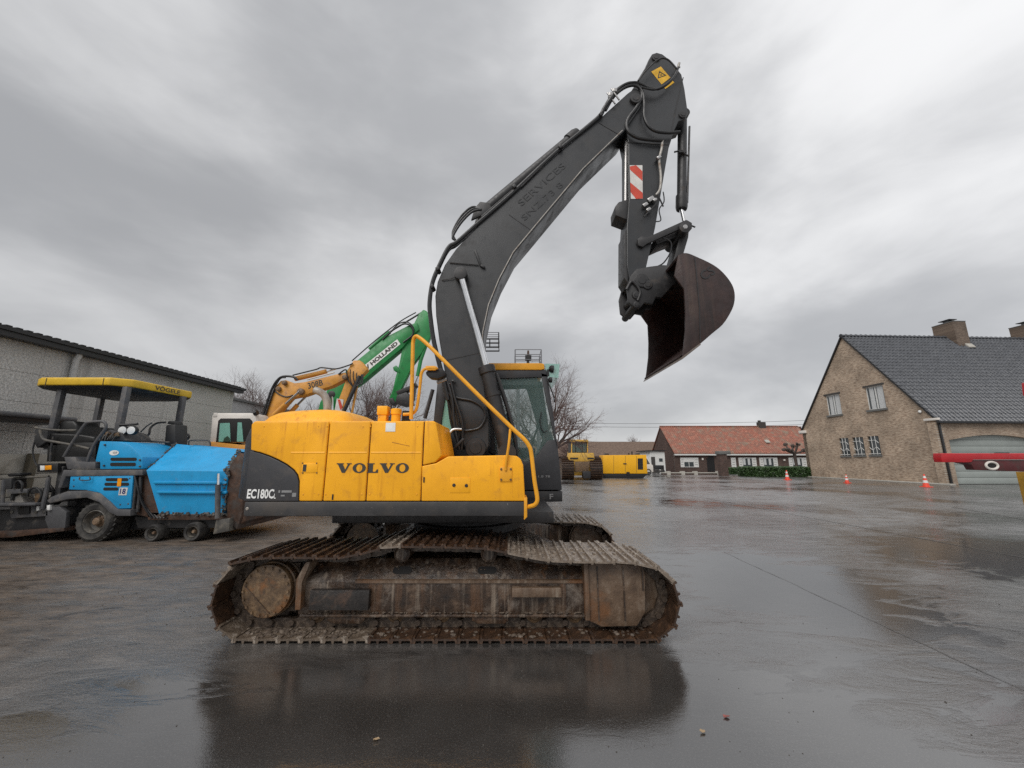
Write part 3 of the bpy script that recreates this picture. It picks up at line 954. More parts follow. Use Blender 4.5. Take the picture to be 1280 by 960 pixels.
a, c = at(420, 591, YB), at(511.5, 579, YB)
xs_ = x_d[2]
slab_word("VOLVO", a.x, c.x, a.z, c.z, YB - 0.003, M['letters'], d2)
a, c = at(308.5, 623.2, YB), at(343.5, 611.3, YB)
text_obj("lettering", "EC180C", (a.x, YB - 0.002, a.z), (1, 0, 0), (0, 0, 1), c.z - a.z, c.x - a.x, M['white'], dq, 0.002, bold=0.03)
a, c = at(342.5, 623.2, YB), at(345.5, 617, YB)
text_obj("lettering", "L", (a.x, YB - 0.002, a.z), (1, 0, 0), (0, 0, 1), c.z - a.z, c.x - a.x, M['white'], dq, 0.002, bold=0.015)
M['faint'] = plain("faint_print", (0.22, 0.22, 0.22), 0.5)
for pa, pb in (((348, 616), (350.5, 612.8)), ((352, 615.8), (365, 612.9)), ((351, 620.5), (356, 618.5)), ((365, 621), (370.5, 616))):
    a, c = at(*pa, YB), at(*pb, YB)
    s = MB(); s.box(a.x, c.x, YB - 0.002, YB + 0.001, a.z, c.z); s.build("small_print", M['faint'], dq)

# --- things on the hood ---------------------------------------------------------
YR = YB + 0.16
s = MB()
p0 = at(409, 516, YB + 0.75)
ex_path = [at(409, 524, YB + .75), at(409, 508, YB + .75), at(408, 500, YB + .75), at(405, 494, YB + .75), at(400, 490, YB + .75), at(393.5, 487.5, YB + .75)]
s.tube(crm(ex_path, 5), 0.043, 14)
M['exhaust'] = pmat("exhaust_pipe_steel", (0.36, 0.34, 0.31), 0.5, 0.2, var=0.25, scale=9, dirt=(0.22, 0.16, 0.12), dirt_lo=0.5, dirt_hi=0.7, dscale=10)
s.build("exhaust_pipe", M['exhaust'], exc)
s = MB(); a = at(393.8, 487.6, YB + .75); s.lathe(a + Vector((-0.004, 0, 0.002)), (-1, 0, 0.35), [(0.036, 0), (0.036, 0.004)], 14); s.build("exhaust_mouth", M['void'], exc)
a, c = at(473.5, 508, YR + .1), at(485.5, 519, YR + .1)
s = MB(); s.box(a.x, c.x, YR + .05, YR + .16, c.z, a.z); s.box(a.x + 0.01, c.x - 0.01, YR + .06, YR + .15, zt_b, c.z + 0.002)
s.build("filler_box", M['yellow'], exc, bevel=0.006)
a, c = at(489, 511, YR + .1), at(501.5, 523, YR + .1)
s = MB(); s.lathe(((a.x + c.x) / 2, YR + .1, zt_b), (0, 0, 1), [((c.x - a.x) * .42, 0), ((c.x - a.x) * .42, (a.z - zt_b) * .6), ((c.x - a.x) * .5, (a.z - zt_b) * .62), ((c.x - a.x) * .5, (a.z - zt_b) * .95), ((c.x - a.x) * .4, a.z - zt_b)], 20)
s.build("filler_cap", M['yellow'], exc)
a = at(508, 514, YR + .25)
s = MB(); s.lathe((a.x, YR + .25, zt_b), (0, 0, 1), [(0.05, 0), (0.05, 0.05), (0.045, 0.055), (0.045, a.z - zt_b)], 16); s.build("air_filter_cap", M['black'], exc)

# long handrail
hr = [at(514, 524, YR), at(514.5, 500, YR), at(516, 440, YR), at(516.5, 427, YR), at(519, 421, YR - .02), at(524, 422, YR - .04), at(540, 436, YB + .06), at(600, 496, YB - .0), at(640, 535, YB - .03), at(655, 549, YB - .04), at(661, 557, YB - .04),
      at(664, 566, YB - .04), at(668, 600, YB - .04), at(671, 618, YB - .04), at(671.5, 626, YB - .04), at(668.5, 631, YB - .03), at(663, 633, YB), at(655, 634.5, YB + .06)]
s = MB(); s.tube(crm(hr, 4), 0.0205, 10); s.build("handrail", M['yellow_rail'], exc)
s = MB(); s.tube(crm([at(638, 536, YB - .028), at(636, 556, YB - .03), at(632.5, 578, YB - .02), at(632, 588, YB - .012)], 3), 0.013, 8); s.build("handrail_strut", M['yellow_rail'], exc)
s = MB(); s.prism(xz([(655, 622), (659, 622), (659, 646), (655, 650)], YB), YB - .01, YB + .3); s.build("front_bracket", M['yellow_rail'], exc, bevel=0.004)
# mirror rail
YM = YB + .2
mrp = [at(504, 518, YM), at(512, 517.5, YM), at(517, 516, YM), at(520.5, 511, YM), at(522.5, 502, YM), at(525.5, 478, YM), at(526.5, 468, YM), at(530, 462, YM), at(537, 460, YM), at(546, 460, YM)]
s = MB(); s.tube(crm(mrp, 4), 0.0165, 10); s.build("grab_rail", M['yellow_rail'], exc)
s = MB(); s.prism(xz([(532, 457.5), (544, 457.5), (548, 460.5), (544, 463), (533, 463)], YM), YM - .012, YM + .012); s.build("mirror_flange", M['yellow_rail'], exc, bevel=0.004)
mp_ = xz([(532.5, 466), (536, 463), (545, 462), (553, 460.5), (557.5, 466), (556, 471), (548, 474.5), (538, 473), (534, 470)], YM + .05)
s = MB(); s.prism(mp_, YM + .02, YM + .14); mi = s.build("mirror", M['black'], exc, bevel=0.012, bseg=3)
a, c = at(546, 479, YM + .1), at(558, 473, YM + .1)
s = MB(); s.bar(at(546, 478.5, YM + .1), at(558, 474, YM + .1), 0.03, 0.03); s.build("work_light", M['exhaust'], exc, bevel=0.006)

# wear on the doors: a scratch, hinge bolts, drip marks
M['scratch'] = plain("scratched_paint", (.34, .13, .02), .5)
s = MB(); s.add([at(490, 552.5, YB - .002), at(512, 557.3, YB - .002), at(512, 557.8, YB - .002), at(490, 553.1, YB - .002)], [(0, 3, 2, 1)]); s.build("scratch_mark", M['scratch'], d3, smooth=False)
rnd = random.Random(12)
for dr, pts in ((d1, ((330, 533), (398, 533), (398, 618), (379, 618))), (d2, ((409, 533), (454, 533), (407, 618), (452, 618))), (d3, ((463, 533), (522, 533), (462, 618), (521, 618)))):
    for px, py in pts:
        p = at(px, py, YB); s = MB(); s.lathe((p.x, YB - .004, p.z), (0, 1, 0), [(.005, 0), (.008, .003), (.008, .006)], 8); s.build("bolt", M['yellow_rail'], dr)
for px, py in ((416, 620.5), (530, 599)):
    p = at(px, py, YB); s = MB(); s.box(p.x - .006, p.x + .006, YB - .006, YB + .002, p.z - .03, p.z + .02); s.build("door_stop", M['boom_dark'], d2 if px < 500 else tb_)
for px in (309,):
    p = at(px, 636, YB); s = MB(); s.lathe((p.x, YB - .006, p.z), (0, 1, 0), [(.010, 0), (.016, .004), (.016, .008)], 10); s.build("bolt", M['exhaust'], exc)

# caked mud and clods on the near track and its frame
rnd = random.Random(77)
mud_m = MB()


def clod(p, r):
    n5 = 6
    mud_m.rings([[(p[0] + cos(2 * pi * j / n5 + h) * r * q * rnd.uniform(.6, 1.3), p[1] + sin(2 * pi * j / n5 + h) * r * q * rnd.uniform(.6, 1.3), p[2] + z * r * .6) for j in range(n5)] for q, z, h in ((1, -.3, 0), (1.0, .3, .3), (.4, .8, .5))])


for k in range(300):
    x = rnd.uniform(xl + r_l * .7, xr - r_r * .5) if k % 2 else xl + r_l + abs(rnd.gauss(0, .55))
    clod((x, Y0 + rnd.uniform(.03, .24), .042), rnd.uniform(.006, .022) * (1.5 if rnd.random() < .1 else 1))
for k in range(150):
    clod((rnd.uniform(at(385, 766, Y0 + .15).x, at(730, 766, Y0 + .15).x), Y0 + .15 + rnd.uniform(-.004, .01), at(500, 767, Y0 + .15).z + rnd.uniform(0, .012)), rnd.uniform(.006, .016))
for k in range(120):
    clod((rnd.uniform(at(385, 730, Y0 + .25).x, at(730, 730, Y0 + .25).x), Y0 + .235 + rnd.uniform(-.02, .03), at(500, 727, Y0 + .16).z + .085 + rnd.uniform(-.02, .035)), rnd.uniform(.006, .018))
M['caked'] = rust("caked_mud", (.03, .02, .014), (.085, .062, .045), (.19, .15, .115), .7, 16, .6)
o = mud_m.build("caked_mud", M['caked'], exc); o["kind"] = "stuff"


# --- cab ------------------------------------------------------------------------
YCN, YCF = YC + 0.30, YC + 1.22       # near and far wall of the cab
cab_out = [(617, 628), (605, 560), (600, 470), (604, 463), (680, 463), (684, 470), (692, 520), (699, 575), (703, 625)]


def wall_plane(pts, Y): return xz(pts, Y)


# lower body of the cab
s = MB()
low = xz([(612, 628), (606, 560), (634, 575), (655, 578), (668, 573), (680, 560), (686, 551), (696, 550), (699, 575), (702.5, 613), (612, 613)], YCN)
lowp = xz([(618, 613), (606, 560), (622, 570), (640, 576), (660, 577), (670, 571), (679, 558), (684, 551), (696, 549), (699, 575), (702.5, 612.5)], YCN)
s.prism(lowp, YCN, YCF)
cab = s.build("cab_body", M['charcoal'], exc, bevel=0.010)
cab["label"] = "dark operator cab with tinted glass and yellow roof"
s = MB(); s.prism(xz([(612, 614), (703, 614), (703, 627), (612, 629)], YCN), YCN + 0.004, YCF - 0.004); s.build("cab_step", M['boom_dark'], cab, bevel=0.006)
# pillars of the frame, near and far
for yv, nm in ((YCN, "n"), (YCF - 0.06, "f")):
    for quad in ([(604, 470), (612, 470), (616, 520), (620, 572), (610, 566), (606, 520)],
                 [(676, 466), (684, 468), (692, 520), (699, 575), (694, 552), (687, 520)],
                 [(603, 462), (683, 462), (685, 471), (604, 474)]):
        s = MB(); s.prism(xz(quad, YCN), yv, yv + 0.06); s.build("cab_pillar", M['charcoal'], cab, bevel=0.006)
for quad in ([(614, 470), (618, 470), (628, 520), (638, 560), (648, 577), (640, 577), (628, 552), (620, 520)],):
    s = MB(); s.prism(xz(quad, YCN - .02), YCN - 0.012, YCN + 0.03); s.build("window_rail", M['boom_dark'], cab, bevel=0.004)
# glass sheets
gl = [(612, 473), (679, 470), (687, 520), (694, 550), (684, 551), (679, 558), (670, 571), (660, 577), (640, 576), (620, 570), (614, 520)]
s = MB(); s.prism(xz(gl, YCN + .02), YCN + 0.022, YCN + 0.028); g1 = s.build("window_pane", M['glass'], cab); g1["label"] = "side window of tinted glass"
s = MB(); s.prism(xz(gl, YCN + .02), YCF - 0.034, YCF - 0.028); s.build("window_pane", M['glass'], cab)
# windscreen and rear screen
fw = xz([(683, 470), (692, 520), (699, 575)], YCN)
s = MB()
for i in range(2):
    pass
s.add([(fw[0][0], YCN + .06, fw[0][1]), (fw[0][0], YCF - .06, fw[0][1]), (fw[1][0], YCF - .06, fw[1][1]), (fw[1][0], YCN + .06, fw[1][1]), (fw[2][0], YCF - .06, fw[2][1]), (fw[2][0], YCN + .06, fw[2][1])],
      [(0, 1, 2, 3), (3, 2, 4, 5)])
s.build("windscreen", M['glass'], cab, smooth=False)
# sun blind inside the upper side window
s = MB(); s.prism(xz([(616, 474), (671, 473), (673, 481.5), (620, 482)], YCN + .1), YCN + .06, YCN + .066)
M['blind'] = plain("tinted_blind", (0.05, 0.062, 0.062), 0.4); s.build("sun_blind", M['blind'], cab)
s = MB(); s.prism(xz([(657, 482), (671, 482), (682, 525), (688, 552), (680, 556), (668, 520)], YCF - .1), YCF - .1, YCF - .08); s.build("inner_post", M['blind'], cab, bevel=0.004)
# roof
zr0, zr1 = at(650, 463, YCN).z, at(650, 454, YCN).z
rx0, rx1 = at(598, 458, YCN).x, at(680, 458, YCN).x
s = MB(); s.prism([(rx0, zr0 + .004), (rx1 - .04, zr0 + .004), (rx1 + 0.01, zr0 + .02), (rx1 - 0.0, zr1 - 0.01), (rx1 - .05, zr1), (rx0 + .05, zr1), (rx0, zr1 - .03)], YCN - .015, YCF + .015)
s.build("cab_roof", M['yellow_rail'], cab, bevel=0.012, bseg=3)
# seat, levers, console seen through the glass
YS = (YCN + YCF) / 2
s = MB(); s.prism(xz([(640, 576), (640, 566), (630, 520), (636, 518), (646, 560), (668, 560), (668, 570)], YS), YS - .25, YS + .25); s.build("operator_seat", M['black'], cab, bevel=0.03, bseg=3)
s = MB(); s.prism(xz([(670, 572), (678, 545), (686, 540), (690, 552), (684, 572)], YS), YS - .3, YS - .1); s.build("console", M['glass_green'] if False else M['boom_dark'], cab, bevel=0.02)
s = MB(); s.tube([at(664, 560, YS), at(668, 545, YS), at(672, 535, YS)], .015, 8); s.sphere(at(672, 533, YS), .03, 10); s.build("control_lever", M['black'], cab)
# rain visor of green glass and lamps at the front
va, vb = at(683, 454.5, YS), at(699.5, 472, YS)
s = MB(); s.add([at(681, 454.5, YCN), at(699.5, 455, YCN), at(698, 472.5, YCN), at(685, 470.5, YCN), at(681, 454.5, YCN) + Vector((0, .8, 0)), at(699.5, 455, YCN) + Vector((0, .8, 0)), at(698, 472.5, YCN) + Vector((0, .8, 0)), at(685, 470.5, YCN) + Vector((0, .8, 0))],
                [(0, 1, 5, 4), (1, 2, 6, 5), (0, 1, 2, 3), (4, 5, 6, 7)])
s.build("rain_visor", M['glass_green'], cab, smooth=False)
s = MB(); s.lathe(at(686, 461, YCN), (1, 0, -.1), [(0.03, 0), (0.055, .03), (0.055, .07)], 14); s.obox(at(685, 466, YCN), (.03, .03, .1)); s.build("work_lamp", M['black'], cab)
s = MB(); s.lathe(at(685, 475, YCN), (1, 0, 0), [(0.02, 0), (0.04, .02), (0.04, .06)], 12); s.build("work_lamp", M['black'], cab)
s = MB(); s.tube(crm([at(684, 474, YCN - .01), at(688, 485, YCN - .03), at(692, 495, YCN - .03), at(693, 503, YCN - .01)], 4), .009, 6); s.build("grab_handle", M['black'], cab)
s = MB(); s.tube(crm([at(677, 515, YCN - .0), at(675, 528, YCN - .02), at(679, 540, YCN - .02), at(684, 538, YCN)], 5), .008, 6); s.build("wiper", M['black'], cab)
a, c = at(682, 597, YCN), at(697, 592, YCN)
text_obj("lettering", "1.8 78", (a.x - .1, YCN - .002, a.z), (1, 0, 0), (0, 0, 1), .03, .16, M['faint'], cab)
text_obj("lettering", "F", (at(687, 622, YCN).x, YCN + .0005, at(687, 624, YCN).z), (1, 0, 0), (0, 0, 1), .07, .05, M['faint'], cab, bold=0.02)

# --- boom ---------------------------------------------------------------------
BW = 0.46
YBM = YC - 0.26
boom_px = [(578, 552), (571, 530), (564, 500), (556, 465), (549, 425), (545, 395), (544, 370), (547, 352), (556, 331), (570, 311), (602, 277.5), (640, 244), (695, 194), (752, 146), (784, 117),
           (793, 110.5), (802, 113), (806, 121), (801, 133), (780, 164), (730, 212), (670, 284), (643, 316), (625, 350), (612, 382), (605, 415), (603, 450), (606, 490), (611, 530), (611, 557), (605, 570), (594, 575), (584, 568)]
s = MB(); s.prism(xz(boom_px, YBM), YBM, YBM + BW)
boom = s.build("boom", M['boom'], exc, bevel=0.010, ang=22)
boom["label"] = "bent dark grey excavator boom rising from beside the cab"


def strip(pts_px, w, y0, y1, name, mat, parent):
    P = [Vector((a, c)) for a, c in xz(pts_px, YBM)]
    L, R = [], []
    for i, p in enumerate(P):
        d = (P[min(i + 1, len(P) - 1)] - P[max(i - 1, 0)]).normalized(); nn = Vector((-d.y, d.x))
        L.append(p + nn * w / 2); R.append(p - nn * w / 2)
    mb = MB(); mb.prism([tuple(p) for p in L + R[::-1]], y0, y1)
    return mb.build(name, mat, parent)


# side plate edges (weld lips) and butt welds
strip([(778, 163), (729, 210.5), (668.5, 282.5), (641.5, 315), (623.5, 349), (610.5, 381), (603.5, 414), (601.5, 450)], 0.012, YBM - .006, YBM + .01, "edge_weld", M['exhaust'], boom)
for pts in ([(636, 268), (666, 289)], [(549, 452), (603, 440)], [(748, 153), (775, 169)]):
    strip(pts, 0.012, YBM - .005, YBM + .01, "butt_weld", M['boom_dark'], boom)


def pin(px, py, Y, r, name, parent, mat='boom_dark', L=0.05, dx=None):
    p = at(px, py, Y)
    mb = MB(); mb.lathe(p, (0, 1, 0), [(r * .55, 0), (r * .6, .006), (r * .95, .008), (r, .016), (r, L)], 22)
    return mb.build(name, M[mat], parent)


pin(594.5, 560, YBM - .04, .13, "foot_pin", boom, L=.1)
s = MB(); s.lathe(at(597, 513, YBM - .012), (0, 1, 0), [(0.36, 0), (0.37, .013)], 40)
pin(576, 343, YBM - .09, .085, "boom_pin", boom, L=.12)
pin(795, 121.5, YBM - .05, .085, "arm_pin", boom, L=.08)
# inner cheek plate near the foot
s = MB(); s.prism(xz([(566, 497), (590, 499), (606, 508), (608, 520), (602, 532), (590, 538), (579, 539), (572, 520)], YBM - .02), YBM - .02, YBM + .004); s.build("cheek_plate", M['boom'], boom, bevel=0.008)
# small bracket with a cable
s = MB(); s.bar(at(594, 313, YBM - .02), at(601, 332, YBM - .02), .03, .03, (0, 1, 0)); s.bar(at(601, 332, YBM - .02), at(606, 334.5, YBM - .02), .03, .03, (0, 1, 0)); s.build("cable_clamp", M['black'], boom, bevel=.004)
s = MB(); s.tube(crm([at(562, 328, YBM - .015), at(580, 329.5, YBM - .015), at(598, 331, YBM - .015)], 4), .008, 6); s.tube(crm([at(552, 350, YBM - .015), at(564, 348, YBM - .02), at(573, 344, YBM - .02)], 4), .007, 6); s.build("cable", M['hose'], boom)
# faded stencil marks on the boom
M['stencil'] = pmat("faded_stencil", (0.016, 0.014, 0.013), 0.4, var=0.3, dirt=(0.030, 0.0312, 0.0335), dirt_lo=0.30, dirt_hi=0.50, dscale=16, bstr=0)
bd = (at(752, 146, YBM) - at(640, 244, YBM)).normalized()
bu = Vector((-bd.z, 0, bd.x))
o_ = at(652, 258, YBM)
text_obj("stencil_lettering", "SERVICES", (o_.x, YBM - .003, o_.z), bd, bu, .10, .92, M['stencil'], boom, bold=0.0)
o_ = at(656, 276, YBM)
text_obj("stencil_lettering", "SNZ.73 8", (o_.x, YBM - .003, o_.z), bd, bu, .09, .80, M['stencil'], boom, bold=0.0)

# hoses on the back of the boom
hz = [at(560, 500, YBM - .03), at(553, 470, YBM - .05), at(543, 430, YBM - .05), at(538.5, 400, YBM - .04), at(537, 378, YBM - .03), at(541, 352, YBM - .02), at(550, 330, YBM - .02), at(561, 309, YBM), at(572, 302, YBM), at(600, 277, YBM - .01), at(640, 242, YBM - .01), at(695, 190.5, YBM - .01), at(745, 149.5, YBM - .02), at(756, 134, YBM - .04), at(766, 120, YBM - .06)]
for off, rr, mt in ((0, .030, 'hose'), (1, .022, 'hose'), (2, .018, 'boom_dark')):
    pth = [p + Vector((-.035 * off * .4, .075 * off, .035 * off * .5)) for p in hz]
    s = MB(); s.tube(crm(pth, 5), rr, 8); s.build("hydraulic_hose", M[mt], boom)
for j in range(3):
    pts = [at(569, 300, YBM + .05 + j * .07), at(566, 296 - j * 3, YBM + .05 + j * .07), at(576, 279 - j * 4, YBM + .05 + j * .07), at(590, 265 - j * 3, YBM + .05 + j * .07), at(602, 262, YBM + .05 + j * .07)]
    s = MB(); s.tube(crm(pts, 5), .017, 8); s.build("hydraulic_hose", M['hose'], boom)
# rigid line with its clamp blocks
s = MB(); s.tube([at(602, 271, YBM - .02), at(640, 238.5, YBM - .02), at(652, 233, YBM - .02), at(700, 185, YBM - .02), at(748, 145, YBM - .02)], .013, 8); s.build("steel_pipe", M['boom_dark'], boom)
for px, py in ((643, 236), (700, 187), (548, 338), (541, 360), (750, 147)):
    s = MB(); s.obox(at(px, py, YBM), (.05, .14, .05), Matrix.Rotation(-radians(40), 3, 'Y')); s.build("pipe_clamp", M['boom_dark'], boom, bevel=.006)
# idle arm cylinder lying on top of the boom
ac0, ac1 = at(604, 266, YC), at(722, 167.5, YC)
s = MB(); s.cyl(ac0, ac1, .085, seg=20); s.lathe(ac0 - Vector((0, .10, 0)), (0, 1, 0), [(.10, 0), (.10, .2)], 20); s.lathe(ac1 - (ac1 - ac0).normalized() * .2, ac1 - ac0, [(.105, 0), (.105, .14), (.09, .2), (.05, .23)], 20)
s.build("arm_cylinder", M['boom_dark'], exc)
for yv in (YC - .14, YC + .10):
    s = MB(); s.prism(xz([(590, 282), (594, 268), (601, 259.5), (612, 261), (617, 270)], YC), yv, yv + .04); s.build("cylinder_lug", M['boom_dark'], boom, bevel=.008)

# --- boom cylinders -------------------------------------------------------------
for yv in (YBM - .09, YBM + BW + .09):
    p_t, p_m, p_b = at(576, 343, YBM - .09), at(609, 463, YBM - .09), at(634, 566, YBM - .09)
    p_t, p_m, p_b = [Vector((p.x, yv, p.z)) for p in (p_t, p_m, p_b)]
    ax = (p_b - p_t).normalized()
    s = MB(); s.cyl(p_m, p_b, .092, seg=22)
    s.lathe(p_m - ax * .06, ax, [(.085, 0), (.108, .012), (.108, .10), (.095, .11)], 22)
    s.lathe(p_m + ax * .30, ax, [(.092, 0), (.099, .005), (.099, .05), (.092, .055)], 22)
    s.lathe(p_b - Vector((0, .09, 0)), (0, 1, 0), [(.11, 0), (.11, .18)], 20)
    bc = s.build("boom_cylinder", M['boom_dark'], exc)
    s = MB(); s.cyl(p_t, p_m, .043, seg=16); s.build("cylinder_rod", M['chrome'], bc)
    s = MB(); s.lathe(p_t - Vector((0, .055, 0)), (0, 1, 0), [(.06, 0), (.088, .006), (.088, .104), (.06, .11)], 20); s.build("rod_eye", M['boom_dark'], bc)
    s = MB(); s.tube(crm([p_m + ax * .06 + Vector((.10, 0, .02)), p_m + ax * .4 + Vector((.135, -.02, .0)), p_b - ax * .2 + Vector((.15, -.02, 0)), p_b + Vector((.12, 0, -.1))], 5), .02, 8); s.build("cylinder_pipe", M['hose'], bc)
# tangle of hoses behind the boom foot
rnd = random.Random(5)
for k in range(9):
    x0 = rnd.uniform(560, 575); yv = YBM - .12 + rnd.uniform(0, .5)
    pts = [at(x0 - 6, 476 + rnd.uniform(0, 10), yv), at(x0, 500, yv - .02), at(x0 + rnd.uniform(2, 10), 530, yv - .02), at(x0 + rnd.uniform(5, 18), 562, yv)]
    s = MB(); s.tube(crm(pts, 5), rnd.uniform(.014, .024), 7); s.build("hydraulic_hose", M['hose'], exc)
for pts in ([(557, 487), (563, 494), (575, 498), (590, 501), (603, 509), (607, 520), (600, 534), (586, 538), (577, 538)], [(556, 474), (562, 480), (566, 476), (569, 478)]):
    s = MB(); s.tube(crm([at(a, b_, YBM - .035) for a, b_ in pts], 5), .016, 8); s.build("hydraulic_hose", M['hose'], exc)
s = MB(); s.tube(crm([at(562, 542, YBM - .06), at(567, 537, YBM - .06), at(578, 537, YBM - .05)], 4), .02, 8); s.build("hose_fitting", M['steel'], exc)
s = MB(); s.bar(at(566, 562, YBM - .08), at(580, 548, YBM - .08), .03, .03); s.build("hose_fitting", M['boom_dark'], exc, bevel=.006)
# cab rear frame seen left of the boom
for quad in ([(547, 475), (556, 474), (556, 500), (549, 545), (540, 545)], [(538, 487), (542, 487), (533, 522), (528.5, 522)]):
    s = MB(); s.prism(xz(quad, YCN), YCN, YCF); s.build("cab_rear_frame", M['charcoal'], cab, bevel=.008) if quad[0][0] == 547 else None
s = MB(); s.tube([at(541, 487, YCN - .05), at(531, 523, YCN - .05)], .028, 8); s.build("rear_handle", M['charcoal'], cab)
s = MB(); s.prism(xz([(547, 478), (612, 470), (612, 575), (540, 575)], YCN + .03), YCN + .03, YCN + .05); s.build("cab_rear_wall", M['charcoal'], cab)
s = MB(); s.prism(xz([(554, 497), (566, 500), (570, 540), (552, 538)], YCN + .02), YCN + .022, YCN + .028); s.build("window_pane", M['glass_green'], cab)

# --- arm ------------------------------------------------------------------------
AW = 0.36
YA = YC - 0.21
arm_px = [(811, 74), (815, 67.5), (821, 65.5), (828, 67.5), (839, 76), (852, 93), (856, 112), (860, 141), (857, 148.5), (848, 151.5), (843.5, 161), (836, 185), (830, 220), (819, 285), (808.5, 331), (805, 350), (796, 357), (787, 352),
          (783.5, 330), (783.5, 285), (786, 250), (785.5, 178), (781.5, 160), (786, 138), (790, 112), (798, 98), (806, 85)]
s = MB(); s.prism(xz(arm_px, YA), YA, YA + AW)
arm = s.build("arm", M['boom'], exc, bevel=0.010, ang=22)
arm["label"] = "dark grey excavator arm hanging down from the boom tip"
for px, py, r in ((820.5, 70.5, .065), (854, 142, .06), (801, 303, .06)):
    pin(px, py, YA - .03, r, "arm_pin", arm, L=.06)
# raised edge plate of the rear gusset
for pts in ([(854, 97), (846, 130), (839, 166)], [(785, 178), (836, 181)], [(812, 80), (797, 101)]):
    P = xz(pts, YA); mb = MB()
    for i in range(len(P) - 1): mb.bar((P[i][0], YA - .001, P[i][1]), (P[i + 1][0], YA - .001, P[i + 1][1]), .012, .010, (0, 1, 0))
    mb.build("gusset_weld", M['boom_dark'], arm)
# yellow warning plate
M['warn'] = pmat("warning_yellow", (0.75, 0.42, 0.02), 0.45, var=.2, scale=8, dirt=(.25, .15, .05), dirt_lo=.6, dirt_hi=.75, dscale=12, bstr=0)
wq = [at(814, 89.5, YA - .004), at(826, 83, YA - .004), at(838, 97, YA - .004), at(827, 105.5, YA - .004)]
s = MB(); s.add([p for p in wq], [(0, 3, 2, 1)]); s.add([at(829, 109, YA - .004), at(840, 100, YA - .004), at(843, 103, YA - .004), at(832, 111, YA - .004)], [(0, 3, 2, 1)])
wp = s.build("warning_plate", M['warn'], arm, smooth=False)
tri = [at(822, 98, YA - .007), at(833, 94, YA - .007), at(824, 88.5, YA - .007)]
s = MB(); ctr = (tri[0] + tri[1] + tri[2]) / 3
inn = [ctr + (p - ctr) * .66 for p in tri]
s.add(tri + inn, [(0, 1, 4, 3), (1, 2, 5, 4), (2, 0, 3, 5)]); s.add([ctr + (p - ctr) * .25 for p in tri], [(0, 1, 2)])
s.build("warning_triangle", M['letters'], wp, smooth=False)
# red and white reflective plate
M['red_refl'] = plain("reflective_red", (.55, .06, .03), .4)
M['white_refl'] = plain("reflective_white", (.62, .60, .57), .4)
s = MB(); s.add([at(787, 206.5, YA - .004), at(803, 206.5, YA - .004), at(803.5, 248.5, YA - .004), at(788.5, 248.5, YA - .004)], [(0, 3, 2, 1)])
rp = s.build("reflective_plate", M['white_refl'], arm, smooth=False)
for q in ([(787.3, 208), (795, 206.5), (803, 214), (803, 226), (787.6, 212)], [(787.8, 228), (803.3, 241), (803.5, 248), (795, 248.5), (788.3, 240)]):
    s = MB(); s.add([at(a, b_, YA - .006) for a, b_ in q], [tuple(range(len(q) - 1, -1, -1))]); s.build("reflective_stripe", M['red_refl'], rp, smooth=False)
# chrome tube on the front of the arm, lug
s = MB(); s.tube([at(782.5, 176, YA + .08), at(782, 262, YA + .08)], .024, 10); s.build("steel_tube", M['steel'], arm)
s = MB(); s.prism(xz([(768.5, 259), (773, 253.5), (785, 250), (785, 276), (769, 270)], YA + .05), YA + .03, YA + .30); s.build("arm_lug", M['boom_dark'], arm, bevel=.008)
s = MB(); s.prism(xz([(783.5, 285), (781, 290), (781, 346), (786, 354), (785, 330)], YA), YA + .02, YA + AW - .02); s.build("wear_strip", M['boom_dark'], arm, bevel=.004)
# hoses at the boom/arm joint
for k, (pts, r) in enumerate((([(752, 143), (760, 127), (772, 112), (788, 104), (799, 109), (802, 121), (795, 135), (786, 147), (783, 156), (786, 165), (797, 172), (812, 174.5), (828, 175.5)], .026),
                              ([(757, 138), (768, 120), (782, 109), (795, 107), (803, 115), (805, 130), (805, 145), (810, 157), (820, 164), (836, 166), (850, 165)], .022),
                              ([(768, 116), (780, 106), (796, 103), (812, 110), (824, 111), (836, 104), (843, 95), (848, 84)], .017),
                              ([(802, 109), (818, 112), (832, 106), (842, 96), (847, 86)], .014),
                              ([(798, 101), (806, 90), (822, 75), (834, 74), (846, 86)], .012))):
    s = MB(); s.tube(crm([at(a, b_, YA - .06 - .012 * k) for a, b_ in pts], 5), r, 8); s.build("hydraulic_hose", M['hose'], arm)
for px, py in ((763, 118), (768, 113)):
    s = MB(); s.tube([at(px - 4, py - 2, YA - .1), at(px + 6, py + 12, YA - .1)], .014, 6); s.obox(at(px, py + 2, YA - .08), (.06, .08, .06)); s.build("hose_clamp", M['steel'], arm, bevel=.004)
s = MB(); s.tube([at(846, 90, YA - .05), at(849, 79, YA - .05)], .02, 8); s.tube([at(843, 86, YA - .05), at(850, 84, YA - .05)], .012, 8); s.build("hose_fitting", M['exhaust'], arm)
